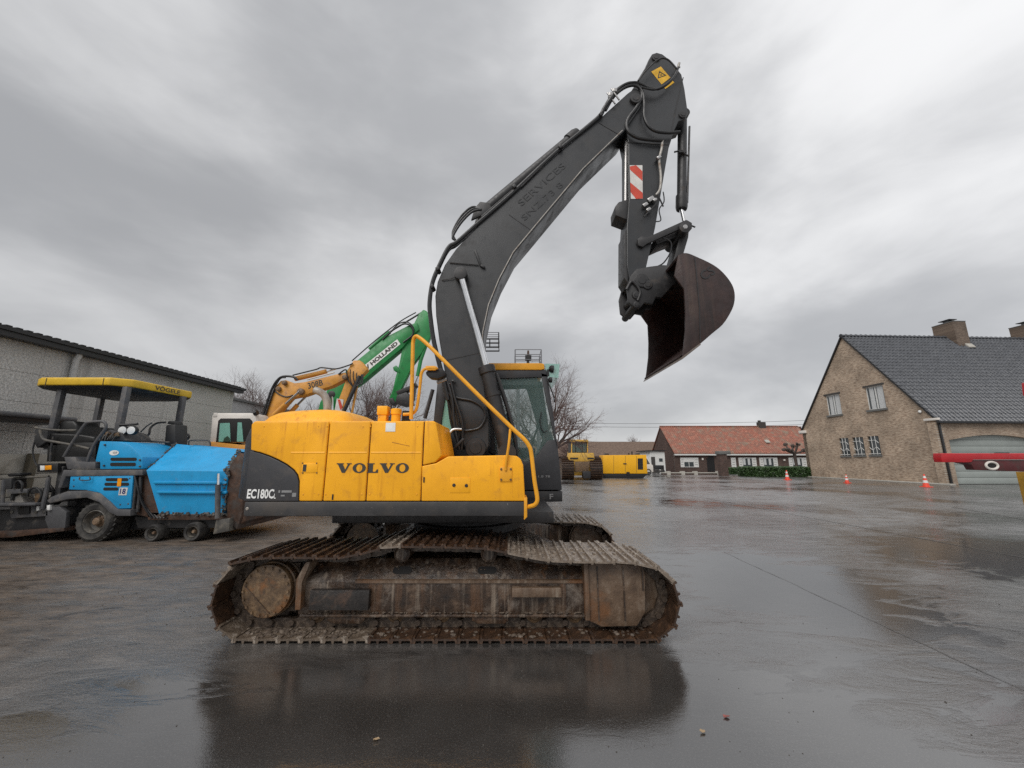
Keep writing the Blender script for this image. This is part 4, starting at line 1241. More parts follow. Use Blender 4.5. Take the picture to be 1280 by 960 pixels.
# rigid lines and shut-off valves down the arm
s = MB(); s.tube(crm([at(828, 176, YA - .05), at(827, 186, YA - .05), at(824, 200, YA - .05), at(826, 220, YA - .05), at(825, 236, YA - .05), at(820, 244, YA - .05)], 4), .018, 8); s.build("steel_pipe", M['exhaust'], arm)
for px, py, sz in ((823, 198, .07), (813, 250, .10), (806, 257, .08), (810, 263, .07), (818, 251, .06)):
    s = MB(); s.obox(at(px, py, YA - .05), (sz, .07, sz * .6), Matrix.Rotation(radians(-35), 3, 'Y')); s.build("shutoff_valve", M['steel'], arm, bevel=.008)
s = MB(); s.tube([at(805, 271, YA - .07), at(820, 255, YA - .07)], .012, 6); s.tube([at(822, 243, YA - .07), at(829, 258, YA - .07)], .012, 6); s.build("valve_lever", M['boom_dark'], arm)
s = MB(); s.tube(crm([at(829, 240, YA - .06), at(830, 252, YA - .06), at(824, 262, YA - .06), at(826, 275, YA - .06), at(820, 277, YA - .06)], 5), .009, 6); s.build("cable", M['hose'], arm)

# --- bucket cylinder and linkage ------------------------------------------------
b0, b1, b2 = at(853, 146, YC), at(852, 262, YC), at(857, 283, YC)
ax = (b1 - b0).normalized()
s = MB(); s.cyl(b0, b1, .068, seg=20); s.lathe(b1 - ax * .24, ax, [(.068, 0), (.085, .01), (.085, .2), (.075, .24)], 20); s.lathe(b0 - Vector((0, .09, 0)), (0, 1, 0), [(.08, 0), (.08, .18)], 18)
s.tube([b0 + Vector((.085, -.02, -.2)), b1 + Vector((.085, -.02, .1))], .016, 8)
bcy = s.build("bucket_cylinder", M['boom_dark'], exc)
s = MB(); s.cyl(b1, b2, .035, seg=14); s.build("cylinder_rod", M['chrome'], bcy)
s = MB(); s.tube([at(843, 190, YC - .1), at(852, 188, YC - .1), at(858, 194, YC - .1), at(861, 195, YC - .1)], .014, 6); s.obox(at(853, 190, YC - .09), (.12, .04, .04)); s.build("pipe_clamp", M['boom_dark'], bcy)
for yv in (YC - .26, YC + .20):
    s = MB()
    s.prism([(lambda p: (p.x, p.z))(at(*q, YC - .23)) for q in ((796, 300), (801, 296), (808, 298), (848, 280), (857, 276), (864, 280), (864, 287), (857, 291), (848, 288), (808, 306), (803, 310), (797, 308))], yv, yv + .05)
    s.build("guide_link", M['boom_dark'], exc, bevel=.008)
s = MB()
s.prism(xz([(852, 288), (862, 286), (861, 296), (851, 330), (846, 345), (838, 342), (842, 325)], YC - .16), YC - .15, YC + .15)
s.build("bucket_link", M['boom_dark'], exc, bevel=.01)
s = MB(); s.bar(at(815, 309, YC), at(847, 297, YC), .3, .09); s.build("link_crossbar", M['boom_dark'], exc, bevel=.01)
for px, py in ((857, 283),):
    s = MB(); s.lathe(at(px, py, YC - .3), (0, 1, 0), [(.04, 0), (.05, .004), (.085, .01), (.085, .55), (.05, .56)], 20); s.build("link_pin", M['boom_dark'], exc)
    s = MB(); s.lathe(at(px, py, YC - .305), (0, 1, 0), [(.03, 0), (.035, .006)], 12); s.build("pin_cap", M['steel'], exc)
s = MB(); s.tube([at(864, 282, YC - .2), at(869, 284, YC - .2)], .012, 6); s.build("grease_nipple", M['boom_dark'], exc)
s = MB(); s.tube(crm([at(806, 300, YA - .02), at(825, 297, YA - .02), at(838, 302, YA - .02), at(838, 315, YA - .02), at(830, 328, YA - .02), at(822, 333, YA - .02)], 5), .01, 6); s.build("cable", M['hose'], exc)

# --- quick coupler ---------------------------------------------------------------
YQ = YC - .24
s = MB()
cp = [(788, 345), (796, 336), (812, 333), (828, 331), (846, 332), (850, 322), (857, 322), (852, 345), (838, 360), (827, 372), (820, 371), (816, 380), (806, 378), (800, 385), (793, 384), (786, 378), (784, 360)]
for yv in (YQ, YQ + .40): s.prism(xz(cp, YQ), yv, yv + .05)
s.prism(xz([(800, 340), (840, 336), (832, 360), (806, 372)], YQ), YQ + .05, YQ + .40)
qc = s.build("quick_coupler", M['boom_dark'], exc, bevel=.008)
for px, py, r in ((803, 350, .10), (810, 355, .07), (796, 368, .06), (796, 380, .05)):
    s = MB(); s.lathe(at(px, py, YQ - .03), (0, 1, 0), [(r * .5, 0), (r * .55, .006), (r * .9, .01), (r, .02), (r, .55)], 18); s.build("coupler_pin", M['boom_dark'], qc)
s = MB(); s.tube(crm([at(783, 362, YQ - .02), at(790, 352, YQ - .02), at(800, 364, YQ - .02), at(797, 376, YQ - .02)], 4), .02, 8); s.build("safety_hook", M['boom_dark'], qc)

# --- bucket ----------------------------------------------------------------------
BKW = 1.33
YK = YC - BKW / 2
outer = [(848, 318.5), (854, 316.5), (861, 317), (873, 322), (886, 328), (896, 334), (904, 341), (911.5, 350), (916.5, 359), (918.5, 369), (917.5, 380), (913, 391), (903.5, 405.5), (890, 417), (875, 430), (853, 447)]
inner_edge = [(854.5, 437), (857, 412), (857, 389), (855, 361), (843, 345)]
prof = [Vector(p) for p in xz(outer, YK)]
prof = [Vector(p[:2]) for p in crm([(p.x, p.y, 0) for p in prof], 3)]
edge = [Vector(p) for p in xz(inner_edge, YK)]
TK = .028
s = MB()
inn = []
for i, p in enumerate(prof):
    d = (prof[min(i + 1, len(prof) - 1)] - prof[max(i - 1, 0)]).normalized()
    inn.append(p + Vector((d.y, -d.x)) * TK)      # towards the hollow
nn_ = len(prof)
R0 = [(p.x, YK, p.y) for p in prof]; R1 = [(p.x, YK + BKW, p.y) for p in prof]
I0 = [(p.x, YK + TK, p.y) for p in inn]; I1 = [(p.x, YK + BKW - TK, p.y) for p in inn]
s.add(R0 + R1, [(k, k + 1, nn_ + k + 1, nn_ + k) for k in range(nn_ - 1)])
s.add(I0 + I1, [(k + 1, k, nn_ + k, nn_ + k + 1) for k in range(nn_ - 1)])
s.add([R0[0], R1[0], I1[0], I0[0]], [(0, 1, 2, 3)]); s.add([R0[-1], R1[-1], I1[-1], I0[-1]], [(3, 2, 1, 0)])
bk = s.build("bucket", M['bucket'], exc, ang=40)
bk["label"] = "wide rust brown excavator bucket hanging open"
for yv in (YK - .001, YK + BKW - TK + .001):
    s = MB(); s.prism([tuple(p) for p in prof] + [tuple(p) for p in edge], yv, yv + TK)
    s.build("side_plate", M['bucket'], bk, bevel=.004)
# strip along the mouth of the side plate
P = [Vector((p.x, 0, p.y)) for p in edge]
for yv in (YK - .012,):
    s = MB()
    for i in range(len(P) - 1):
        s.bar(P[i] + Vector((.03, yv + .01, 0)), P[i + 1] + Vector((.03, yv + .01, 0)), .012, .05, (1, 0, 0))
# cutting edge
ce = xz([(853.5, 443.5), (860, 438.8), (857, 436.5), (850.5, 445)], YK)
s = MB(); s.prism(xz([(876, 431), (853, 449), (850.5, 450), (852.5, 446), (875, 429)], YK), YK - .004, YK + BKW + .004)
s.build("cutting_edge", M['edge'], bk)
# weld line and raised mark on the side plate
pl = xz([(868, 322), (871, 350), (874, 385), (875, 427)], YK)
s = MB()
for i in range(3): s.bar((pl[i][0], YK - .003, pl[i][1]), (pl[i + 1][0], YK - .003, pl[i + 1][1]), .010, .008, (0, 1, 0))
s.build("weld_line", M['boom_dark'], bk)
o_ = at(880, 351, YK)
d_ = (at(896, 341, YK) - o_).normalized()
text_obj("raised_lettering", "CS", (o_.x, YK - .002, o_.z), d_, Vector((-d_.z, 0, d_.x)), .12, .19, M['boom_dark'], bk, .004, bold=.01)
# ears that the coupler grips
for yv in (YC - .18, YC + .14):
    s = MB(); s.prism(xz([(848, 320), (856, 318), (862, 340), (850, 352), (838, 346)], YC - .16), yv, yv + .04); s.build("bucket_ear", M['bucket'], bk, bevel=.004)


# ------------------------------------------------------------------ blue road paver on the left
YP = 7.75
PD = 2.35
M['blue'] = pmat("paver_blue_paint", (0.015, 0.30, 0.60), 0.42, spec=.4, var=0.12, scale=3, dirt=(0.16, 0.18, 0.19), dirt_lo=0.62, dirt_hi=0.82, dscale=4, bstr=0.06, chips=(0.30, 0.24, 0.20), streak=((.05, .10, .16), .5))
M['canopy'] = pmat("canopy_yellow", (0.70, 0.44, 0.025), 0.45, var=0.18, scale=4, dirt=(0.38, 0.24, 0.03), dirt_lo=0.58, dirt_hi=0.78, dscale=6, bstr=0.05)
M['pgrey'] = pmat("paver_grey_paint", (0.085, 0.085, 0.09), 0.55, var=0.25, scale=5, dirt=(0.17, 0.15, 0.13), dirt_lo=0.52, dirt_hi=0.75, dscale=5)
M['pdark'] = pmat("paver_dark_steel", (0.035, 0.035, 0.037), 0.55, var=0.3, scale=6, dirt=(0.15, 0.13, 0.11), dirt_lo=0.55, dirt_hi=0.72, dscale=6)
M['prust'] = rust("paver_rust", (0.025, 0.015, 0.011), (0.065, 0.032, 0.019), (0.14, 0.075, 0.045), 0.7, 6, 0.5, mud=(.06, .05, .045))
M['tyre'] = pmat("dusty_tyre", (0.022, 0.021, 0.021), 0.75, var=0.25, scale=8, dirt=(0.10, 0.094, 0.085), dirt_lo=0.42, dirt_hi=0.68, dscale=5, bstr=.4, bscale=30)
M['rim'] = pmat("dusty_rim", (0.07, 0.066, 0.06), 0.6, var=0.3, scale=8, dirt=(0.17, 0.15, 0.12), dirt_lo=0.45, dirt_hi=0.7, dscale=9)
M['hub'] = rust("rusty_hub", (0.10, 0.06, 0.04), (0.2, 0.13, 0.08), (0.28, 0.22, 0.15), 0.7, 14, 0.4)
M['lamp_glass'] = plain("lamp_lens", (0.75, 0.75, 0.73), 0.15)
M['amber'] = plain("amber_lens", (0.85, 0.32, 0.01), 0.25)
M['seat'] = plain("black_vinyl", (0.012, 0.012, 0.012), 0.5)
pv = thing("road_paver", "blue wheeled asphalt paver with yellow canopy parked by the concrete wall", "paver", gnd(160, 681))


def pr(name, pts, y0, y1, mat, parent=None, bevel=.01, Y=None, bseg=2):
    mb = MB(); mb.prism(xz(pts, YP + (y0 if Y is None else Y)), YP + y0, YP + y1)
    return mb.build(name, M[mat], parent or pv, bevel=bevel, bseg=bseg)


def rod(name, pts, r, mat, parent=None, n=5, seg=8, smooth=True):
    """pts: (px, py, depth behind the near side)"""
    P = [at(a, b_, YP + c) for a, b_, c in pts]
    mb = MB(); mb.tube(crm(P, n) if smooth else P, r, seg)
    return mb.build(name, M[mat], parent or pv)


def wheel(cpx, rpx_bottom, y0, wdt, parent, hubr=.45, lugs=True):
    c = at(*cpx, YP + y0)
    r = c.z
    mb = MB()
    mb.lathe((c.x, YP + y0, r), (0, 1, 0), [(r * .60, .03), (r * .64, .0), (r * .86, -.012), (r * .95, .012), (r * 1.0, .05), (r * 1.0, wdt - .05), (r * .94, wdt - .01), (r * .6, wdt)], 40, cap=False)
    ty = mb.build("wheel", M['tyre'], parent)
    mb = MB()
    mb.lathe((c.x, YP + y0, r), (0, 1, 0), [(r * .61, .012), (r * .56, .0), (r * .50, .03), (r * .46, .10), (r * .30, .13), (r * .10, .13)], 32, cap=False)
    mb.build("rim", M['rim'], ty)
    mb = MB(); mb.lathe((c.x, YP + y0, r), (0, 1, 0), [(r * .14, .02), (r * .19, .04), (r * .2, .10), (r * .29, .115), (r * .29, .14)], 20)
    for k in range(8):
        a = 2 * pi * k / 8
        mb.lathe((c.x + r * .24 * cos(a), YP + y0 + .09, r + r * .24 * sin(a)), (0, 1, 0), [(r * .03, 0), (r * .03, .03)], 6)
    mb.build("hub", M['hub'], ty)
    if lugs:
        mb = MB()
        for k in range(26):
            a = 2 * pi * k / 26
            m3 = Matrix.Rotation(-a, 3, 'Y')
            for sgn in (0, 1):
                mb.obox(Vector((c.x, YP + y0 + wdt * (.27 + .46 * sgn), r)) + m3 @ Vector((r * 1.0, 0, 0)), (.03, wdt * .42, .055), m3 @ Matrix.Rotation(radians(25 if sgn else -25), 3, 'X'))
        o = mb.build("tyre_tread", M['tyre'], ty); o["kind"] = "stuff"
    return ty


wheel((117, 652.5), 0, .02, .42, pv)
wheel((190, 666.5), 0, .05, .24, pv, lugs=False)
wheel((240, 665), 0, .05, .24, pv, lugs=False)
wheel((117, 652.5), 0, PD - .45, .42, pv)
wheel((190, 666.5), 0, PD - .35, .30, pv, lugs=False)
wheel((240, 665), 0, PD - .35, .30, pv, lugs=False)
# chassis
pr("chassis", [(84, 590), (178, 588), (182, 640), (285, 645), (285, 660), (150, 662), (140, 650), (84, 650)], .45, PD - .4, 'pdark')
pr("front_axle_beam", [(168, 646), (275, 646), (270, 660), (172, 660)], .22, .45, 'pdark')
lowp_ = pr("side_panel", [(88, 595.5), (166.5, 594), (163, 635.5), (146, 636), (136, 626), (124, 616), (107, 612.5), (86, 612)], .0, .5, 'blue')
pr("fender", [(58, 626), (64, 621), (84, 614), (108, 613.2), (124, 616.8), (136.5, 627), (146, 636.6), (163, 637), (163, 645), (146, 645), (136, 640), (124, 628), (108, 622), (84, 624), (62, 629)], -.03, .46, 'pgrey')
pr("deck_band", [(79, 587.5), (178, 587), (178, 594.2), (82, 595.6), (76, 610), (72, 610)], -.01, PD, 'pgrey')
up_ = pr("engine_cover", [(125, 551.5), (148, 552), (163, 557), (178, 571.5), (178, 586), (125, 586.5), (125, 577.5), (119, 577)], .02, 1.0, 'blue')
pr("engine_cover", [(150, 556), (200, 556.5), (207, 563), (190, 578), (178, 586), (150, 586)], 1.02, PD, 'blue')
for par, y_, quads in ((up_, -.002 + .02, ((138, 572, 171, 576.2), (137.5, 578.3, 170, 582.8))), (lowp_, -.002, ((132, 597.5, 160.5, 601.5), (130.5, 603.3, 161.5, 607.3), (129, 609.3, 148, 613.2)))):
    for x0_, y0_, x1_, y1_ in quads:
        rr = (y1_ - y0_) / 2
        pts = [(x1_ - rr + rr * cos(a), (y0_ + y1_) / 2 + rr * sin(a)) for a in [-pi / 2 + pi * k / 6 for k in range(7)]] + [(x0_ + rr + rr * cos(a), (y0_ + y1_) / 2 + rr * sin(a)) for a in [pi / 2 + pi * k / 6 for k in range(7)]]
        mb = MB(); mb.prism(xz(pts, YP + y_), YP + y_ - .001, YP + y_ + .006); mb.build("vent_slot", M['void'], par)
pr("orange_tag", [(147, 598), (152, 598), (151, 608), (146, 608)], -.008, -.004, 'amber', lowp_, bevel=0)
# round white badge
c = at(143, 566, YP + .02)
mb = MB(); mb.add([(c.x + .095 * cos(2 * pi * k / 20), YP + .014, c.z + .05 * sin(2 * pi * k / 20)) for k in range(20)], [tuple(range(20))]); bg_ = mb.build("badge", M['white'], up_, smooth=False)
a, c2 = at(140.3, 567.6, YP + .01), at(146.5, 564.6, YP + .01)
text_obj("lettering", "VDP", (a.x, YP + .0125, a.z), (1, 0, 0), (0, 0, 1), c2.z - a.z, c2.x - a.x, M['letters'], bg_, 0)
mb = MB(); a, c2 = at(148, 619, YP), at(160, 609.5, YP); mb.box(a.x, c2.x, YP - .004, YP + .001, a.z, c2.z); wb = mb.build("number_plate", M['white_refl'], lowp_)
M['navy'] = plain("navy_print", (.02, .03, .14), .5)
text_obj("lettering", "18", (at(149.5, 618, YP).x, YP - .005, a.z + .02), (1, 0, 0), (0, 0, 1), (c2.z - a.z) * .75, (c2.x - a.x) * .7, M['navy'], wb, .001, bold=.03)
# rusty frame between engine and hopper
pr("rusty_side_frame", [(168, 588), (183, 588), (201, 642), (190, 648), (166, 642)], .10, PD - .1, 'prust')
for x in (170, 176): rod("hydraulic_line", [(x, 596, .06), (x - 1, 615, .05), (x - 4, 640, .06)], .03, 'pdark')
# hopper wings
for near in (True, False):
    sg = 1 if near else -1
    yb = YP if near else YP + PD

    def W(px, py, d): p = at(px, py, YP + d); return (p.x, yb + sg * d, p.z)
    mb = MB()
    o1 = [W(183, 588, .0), W(285, 589, .0), W(281, 643, .10), W(199, 642.5, .10)]
    t1 = [W(221, 555, .95), W(300, 562, .95)]
    mb.add(o1 + t1, [(0, 3, 2, 1), (0, 1, 5, 4)])
    # inner skins so that the wing has thickness
    i1 = [tuple(Vector(p) + Vector((0, sg * .05, -.03 if k < 2 else 0))) for k, p in enumerate(o1)]
    t2 = [tuple(Vector(p) + Vector((0, sg * .02, -.06))) for p in t1]
    mb.add(i1 + t2, [(0, 1, 2, 3), (0, 4, 5, 1)])
    mb.add(o1 + i1, [(1, 2, 6, 5), (2, 3, 7, 6), (3, 0, 4, 7)])
    mb.add([o1[0], o1[1], t1[1], t1[0], i1[0], i1[1], t2[1], t2[0]], [(3, 2, 6, 7), (1, 5, 6, 2), (0, 3, 7, 4)])
    hw = mb.build("hopper_wing", M['blue'], pv, bevel=.006)
    if near:
        for ya, yb_ in ((603, 607), (615, 618)):
            q = [at(188 + (ya - 588) * .3, ya, YP + .02), at(284, ya + .5, YP + .02)]
            mb = MB(); mb.bar(q[0] + Vector((0, .0, 0)), q[1] + Vector((0, .0, 0)), .05, .05); mb.build("pressed_rib", M['blue'], hw, bevel=.012)
        rod("lifting_handle", [(236, 556.5, .86), (237, 551, .86), (248, 550, .86), (261, 551, .86), (263, 557.5, .86)], .014, 'pdark', hw)
pr("hopper_floor", [(183, 640), (290, 642), (292, 650), (185, 650)], .10, PD - .1, 'prust')
pr("hopper_apron", [(283, 590), (298, 566), (305, 575), (303, 640), (296, 662), (284, 650)], .05, PD - .05, 'prust')
pr("push_bumper", [(290, 642), (304, 638), (304, 652), (294, 662)], .10, PD - .1, 'prust')
hyd = rod("hopper_cylinder", [(272.5, 606, -.06), (272, 648, -.06)], .045, 'pgrey', smooth=False, seg=12)
rod("cylinder_rod", [(273, 592, -.06), (272.6, 606, -.06)], .022, 'chrome', hyd, smooth=False)
pr("cylinder_foot", [(270, 650), (287, 648), (286, 664), (266, 668)], -.06, .25, 'rim')
# operator station
pr("platform_step", [(80, 571), (94, 571), (96, 577), (119, 578), (119, 586), (84, 586.5)], .0, PD, 'pgrey')
pr("operator_platform", [(60, 553), (120, 553), (119, 575), (58, 577)], .35, PD - .2, 'seat')
st = pr("seat_backrest", [(71, 544), (73, 529), (78, 526), (92, 526), (96, 531), (96, 545)], .5, 1.0, 'seat', bevel=.04, bseg=3)
pr("seat_cushion", [(48, 550), (52, 541), (98, 543), (118, 546), (118, 553), (50, 560)], .35, 1.1, 'seat', bevel=.03, bseg=3)
pr("seat_backrest", [(112, 550), (110, 537), (114, 533), (124, 534), (127, 540), (126, 552)], 1.3, 1.7, 'pdark', bevel=.04, bseg=3)
rod("guard_rail", [(80, 571, .05), (92, 551, .05), (105, 532, .05), (110, 528, .05), (120, 527, .05), (129, 527, .05), (132.5, 531, .05), (131, 537, .05), (120, 552, .05), (113, 566, .05), (109, 578, .05)], .026, 'pgrey')
rod("guard_rail", [(44, 534.5, .2), (60, 537, .2), (78, 538, .2), (96, 538, .2)], .024, 'rim')
rod("guard_rail", [(50, 537, .1), (52, 545, .1), (57, 550, .1), (75, 553.5, .1), (95, 557, .1), (112, 561, .1)], .024, 'rim')
rod("guard_rail", [(169, 545, 1.2), (185, 544, 1.2), (188, 535, 1.2), (196, 529, 1.2), (207, 528, 1.2)], .022, 'pdark')
rod("guard_rail", [(165, 550.5, .9), (212, 553, .9)], .02, 'pdark', smooth=False)
for q in ([(43, 538), (48, 533), (60, 535), (58, 552), (46, 560), (42, 553)],): pr("side_console", q, .3, .6, 'pdark')
rod("console_cable", [(43, 553, .25), (41, 565, .25), (45, 580, .25), (52, 584, .25)], .014, 'hose')
pr("steering_console", [(124, 551), (128, 541), (138, 537), (152, 541), (158, 551)], .3, .9, 'pdark', bevel=.02)
for px, py in ((154, 538), (165, 538), (223, 545), (231, 546)):
    dd = .35 if px < 200 else 1.9
    p = at(px, py, YP + dd); mb = MB(); r_ = .085
    mb.lathe(p, (-.1, 1, 0), [(r_, -.02), (r_ * 1.12, 0), (r_ * 1.1, .05), (r_ * .5, .12)], 18); lm = mb.build("work_lamp", M['black'], pv)
    mb = MB(); mb.lathe(p + Vector((0, -.024, 0)), (-.1, 1, 0), [(r_ * .5, -.008), (r_ * .93, 0), (r_ * .9, .012)], 18); mb.build("lamp_lens", M['lamp_glass'], lm)
rod("lamp_bracket", [(150, 531, .4), (160, 531, .4), (172, 530, .4)], .025, 'black')
rod("lamp_bracket", [(218, 541, 1.92), (232, 539, 1.92)], .025, 'black')
rod("control_lever", [(176, 540, .5), (183, 533, .5), (190, 528.5, .5)], .012, 'black')
for k, (px, py) in enumerate(((131, 546), (136, 543), (141, 546), (147, 544), (128, 549))):
    p = at(px, py, YP + .3); mb = MB(); mb.obox(p, (.09, .08, .09), Matrix.Rotation(k * .4, 3, 'Y')); mb.build("control_unit", M['drive' if k % 2 else 'rim'], pv, bevel=.012)
# intake stack
pr("air_intake", [(204, 565), (207, 531), (219, 530), (219, 560), (210, 566)], 1.0, 1.35, 'black', bevel=.03)
pr("intake_cap", [(209, 530), (210, 526.5), (217, 526), (218, 530)], 1.05, 1.3, 'black', bevel=.01)
# indicator lamp
il = pr("indicator_lamp", [(46, 580), (72, 579), (72, 590), (46, 590)], .05, .3, 'black')
pr("amber_lens", [(56, 582), (64, 581.5), (64, 587), (56, 587.5)], .04, .06, 'amber', il, bevel=.003)
pr("clear_lens", [(50, 582), (55.5, 582), (55.5, 587.5), (50, 588)], .04, .06, 'lamp_glass', il, bevel=.003)
# canopy
CY0, CY1 = 8.0, 9.98
cz0, cz1 = at(100, 481.5, CY0).z, at(100, 471.5, CY0).z
cx0, cx1 = at(35, 478, CY0).x, at(153, 482, CY0).x
mb = MB()
outl = [(cx0 + .05, CY0 + .12), (cx0 + .25, CY0), (cx1 - .3, CY0), (cx1 - .02, CY0 + .25), (cx1, CY0 + .35), (cx1, CY1 - .2), (cx1 - .2, CY1), (cx0 + .2, CY1), (cx0, CY1 - .2)]
mb.prism_z(outl, cz0, cz1)
cn = mb.build("canopy_roof", M['canopy'], pv, bevel=.03, bseg=3)
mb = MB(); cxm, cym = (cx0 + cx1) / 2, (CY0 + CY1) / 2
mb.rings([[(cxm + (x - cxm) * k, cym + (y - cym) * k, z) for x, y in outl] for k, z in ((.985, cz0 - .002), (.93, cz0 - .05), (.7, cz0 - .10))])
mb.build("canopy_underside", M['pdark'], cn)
mb = MB()
for xx in (cx0 + .38, cx1 - .42): mb.box(xx - .008, xx + .008, CY0 - .004, CY0 + .02, cz0 + .01, cz1 - .02)
mb.build("canopy_seam", M['letters'], cn)
ta, tb2 = CY0 + .74, CY0 + 1.42
text_obj("lettering", "VÖGELE", (cx1 + .001, ta, cz0 + .035), (0, 1, 0), (0, 0, 1), .12, tb2 - ta, M['letters'], cn, .003, bold=.02)
for px, py, yy_ in ((73.5, 505, 8.2), (155, 505, 8.2), (124, 510, 9.5), (226.5, 510, 9.5)):
    p = at(px, py, yy_)
    mb = MB(); mb.obox((p.x, yy_, (cz0 + 1.75) / 2), (.11, .11, cz0 - 1.75)); mb.build("canopy_post", M['pgrey'], pv, bevel=.01)
# screed at the back
pr("screed_body", [(-70, 640), (58, 637), (60, 634), (82, 634), (83, 656), (78, 660), (-70, 668)], .1, PD - .1, 'pdark')
pr("screed_plate", [(-70, 664), (12, 664), (80, 659), (80, 664), (14, 672), (-70, 674)], .02, PD, 'prust')
pr("screed_end_plate", [(58, 634), (74, 633), (83, 640), (81, 660), (60, 661), (56, 650)], .02, .10, 'pgrey')
pr("screed_beam", [(-70, 634), (12, 634), (13, 648), (45, 646), (60, 645), (60, 636), (46, 632), (12, 632)], .02, .12, 'pgrey')
pr("screed_shelf", [(-70, 630), (44, 629), (44, 632), (-70, 634)], -.12, .3, 'pgrey')
pr("tow_arm", [(58, 628), (66, 622), (70, 600), (73, 583), (79, 583), (77, 600), (74, 622), (64, 632)], .12, .26, 'pdark')
rod("screed_rail", [(-60, 600, .1), (10, 598, .1), (28, 597, .1), (61, 595.5, .1)], .022, 'rim')
rod("screed_rail", [(61, 596, .0), (59, 610, .0), (53, 636, .0)], .035, 'pgrey', smooth=False)
rod("screed_rail", [(3, 632, .0), (4, 612, .0), (5, 600, .0)], .03, 'pgrey', smooth=False)
for q, d0, d1, mt in (([(2, 599), (14, 598), (14, 611), (2, 612)], .0, .25, 'pdark'), ([(8, 612), (34, 611), (34, 616), (9, 618)], .0, .2, 'pgrey'), ([(14, 612), (18, 612), (14, 626), (12, 626)], .05, .15, 'pdark'),
                      ([(36, 611), (53, 610), (55, 616), (38, 618)], .05, .25, 'pdark'), ([(43, 616), (50, 616), (50, 630), (43, 630)], .05, .2, 'drive'), ([(22, 634), (36, 633.5), (36, 642), (22, 643)], -.01, .05, 'black'),
                      ([(9, 592), (24, 591), (25, 594), (10, 596)], .0, .2, 'black'), ([(16, 622), (26, 618), (30, 629), (14, 630)], .1, .3, 'exhaust'), ([(45, 633), (48, 632), (48, 638), (45, 639)], -.02, .05, 'lamp_glass'), ([(58, 632), (62, 631), (62, 638), (58, 638)], -.02, .05, 'lamp_glass')):
    pr("screed_fitting", q, d0, d1, mt)
rod("screed_hose", [(18, 611, .0), (19, 604, .0), (24, 601, .0), (28, 606, .0), (27, 614, .0)], .02, 'hose')
rod("screed_hose", [(34, 620, .0), (38, 612, .0), (46, 610, .0), (52, 618, .0), (48, 628, .0)], .018, 'hose')
rod("screed_hose", [(62, 606, .1), (66, 612, .1), (64, 622, .1), (56, 626, .1)], .018, 'hose')

# asphalt crust along the hopper edges, hoses and bolts
rnd = random.Random(17)
M['crust'] = rust("asphalt_crust", (.03, .028, .026), (.10, .09, .08), (.26, .24, .21), .85, 20, .8)
mb = MB()
for (a0, a1, n_) in (((284, 588, .0), (300, 562, .95), 90), ((183, 588, .0), (221, 555, .95), 40), ((199, 642, .09), (281, 643, .09), 70), ((285, 589, .0), (281, 643, .1), 50)):
    for k in range(n_):
        t = rnd.random(); p = at(a0[0] + (a1[0] - a0[0]) * t, a0[1] + (a1[1] - a0[1]) * t, YP + a0[2] + (a1[2] - a0[2]) * t)
        p += Vector((rnd.uniform(-.05, .03), rnd.uniform(-.03, .03), rnd.uniform(-.02, .02))); r_ = rnd.uniform(.008, .03)
        mb.obox(p, (r_ * 2, r_, r_ * 1.4), Matrix.Rotation(rnd.uniform(0, 3), 3, 'Y') @ Matrix.Rotation(rnd.uniform(0, 3), 3, 'X'))
o = mb.build("asphalt_crust", M['crust'], pv); o["kind"] = "stuff"
for k in range(6):
    x = 186 + k * 6
    rod("hydraulic_hose", [(168 + k, 592, .02 + .05 * k), (172 + k * 1.5, 610 + k, .0 + .05 * k), (178 + k * 2, 630, .04 + .05 * k), (190 + k * 4, 648, .1)], .016, 'hose')
for px, py in ((92, 600), (92, 608), (162, 598), (160, 630), (150, 631), (130, 556), (129, 582), (174, 575), (174, 583)):
    p = at(px, py, YP - .004); mb = MB(); mb.lathe(p, (0, 1, 0), [(.012, 0), (.018, .004), (.018, .03)], 8); mb.build("bolt", M['pdark'], pv)
rod("grab_handle", [(100, 596.5, -.04), (100, 600, -.05), (112, 600, -.05), (112, 596.5, -.04)], .010, 'pdark')
for k in range(7):
    rod("control_cable", [(122 + k * 3, 551 - (k % 3), .2), (124 + k * 3.5, 545 - (k % 2) * 3, .25), (130 + k * 4, 541, .35), (140 + k * 3, 549, .4)], .012, 'hose')
rod("grab_rail", [(63, 577, .3), (64, 560, .3), (67, 545, .3)], .02, 'pdark')
for k in range(5):
    p = at(14 + k * 10, 640, YP - .0); mb = MB(); mb.lathe((p.x, YP + .0, p.z), (0, 1, 0), [(.02, 0), (.03, .006), (.03, .03)], 8); mb.build("bolt", M['rim'], pv)


# ------------------------------------------------------------------ two excavators behind
M['oy'] = pmat("faded_orange_paint", (0.66, 0.30, 0.045), 0.5, var=0.2, scale=4, dirt=(0.42, 0.21, 0.09), dirt_lo=0.5, dirt_hi=0.72, dscale=4, chips=(.25, .12, .06))
M['green'] = pmat("green_paint", (0.012, 0.215, 0.050), 0.42, var=0.2, scale=2.5, dirt=(0.03, 0.09, 0.03), dirt_lo=0.55, dirt_hi=0.78, dscale=3)
M['cabwhite'] = pmat("off_white_cab_paint", (0.66, 0.62, 0.57), 0.45, var=0.08, scale=3, dirt=(.42, .36, .30), dirt_lo=.62, dirt_hi=.8, dscale=5)
M['green_dark'] = plain("dark_green_interior", (0.02, 0.05, 0.028), 0.6)


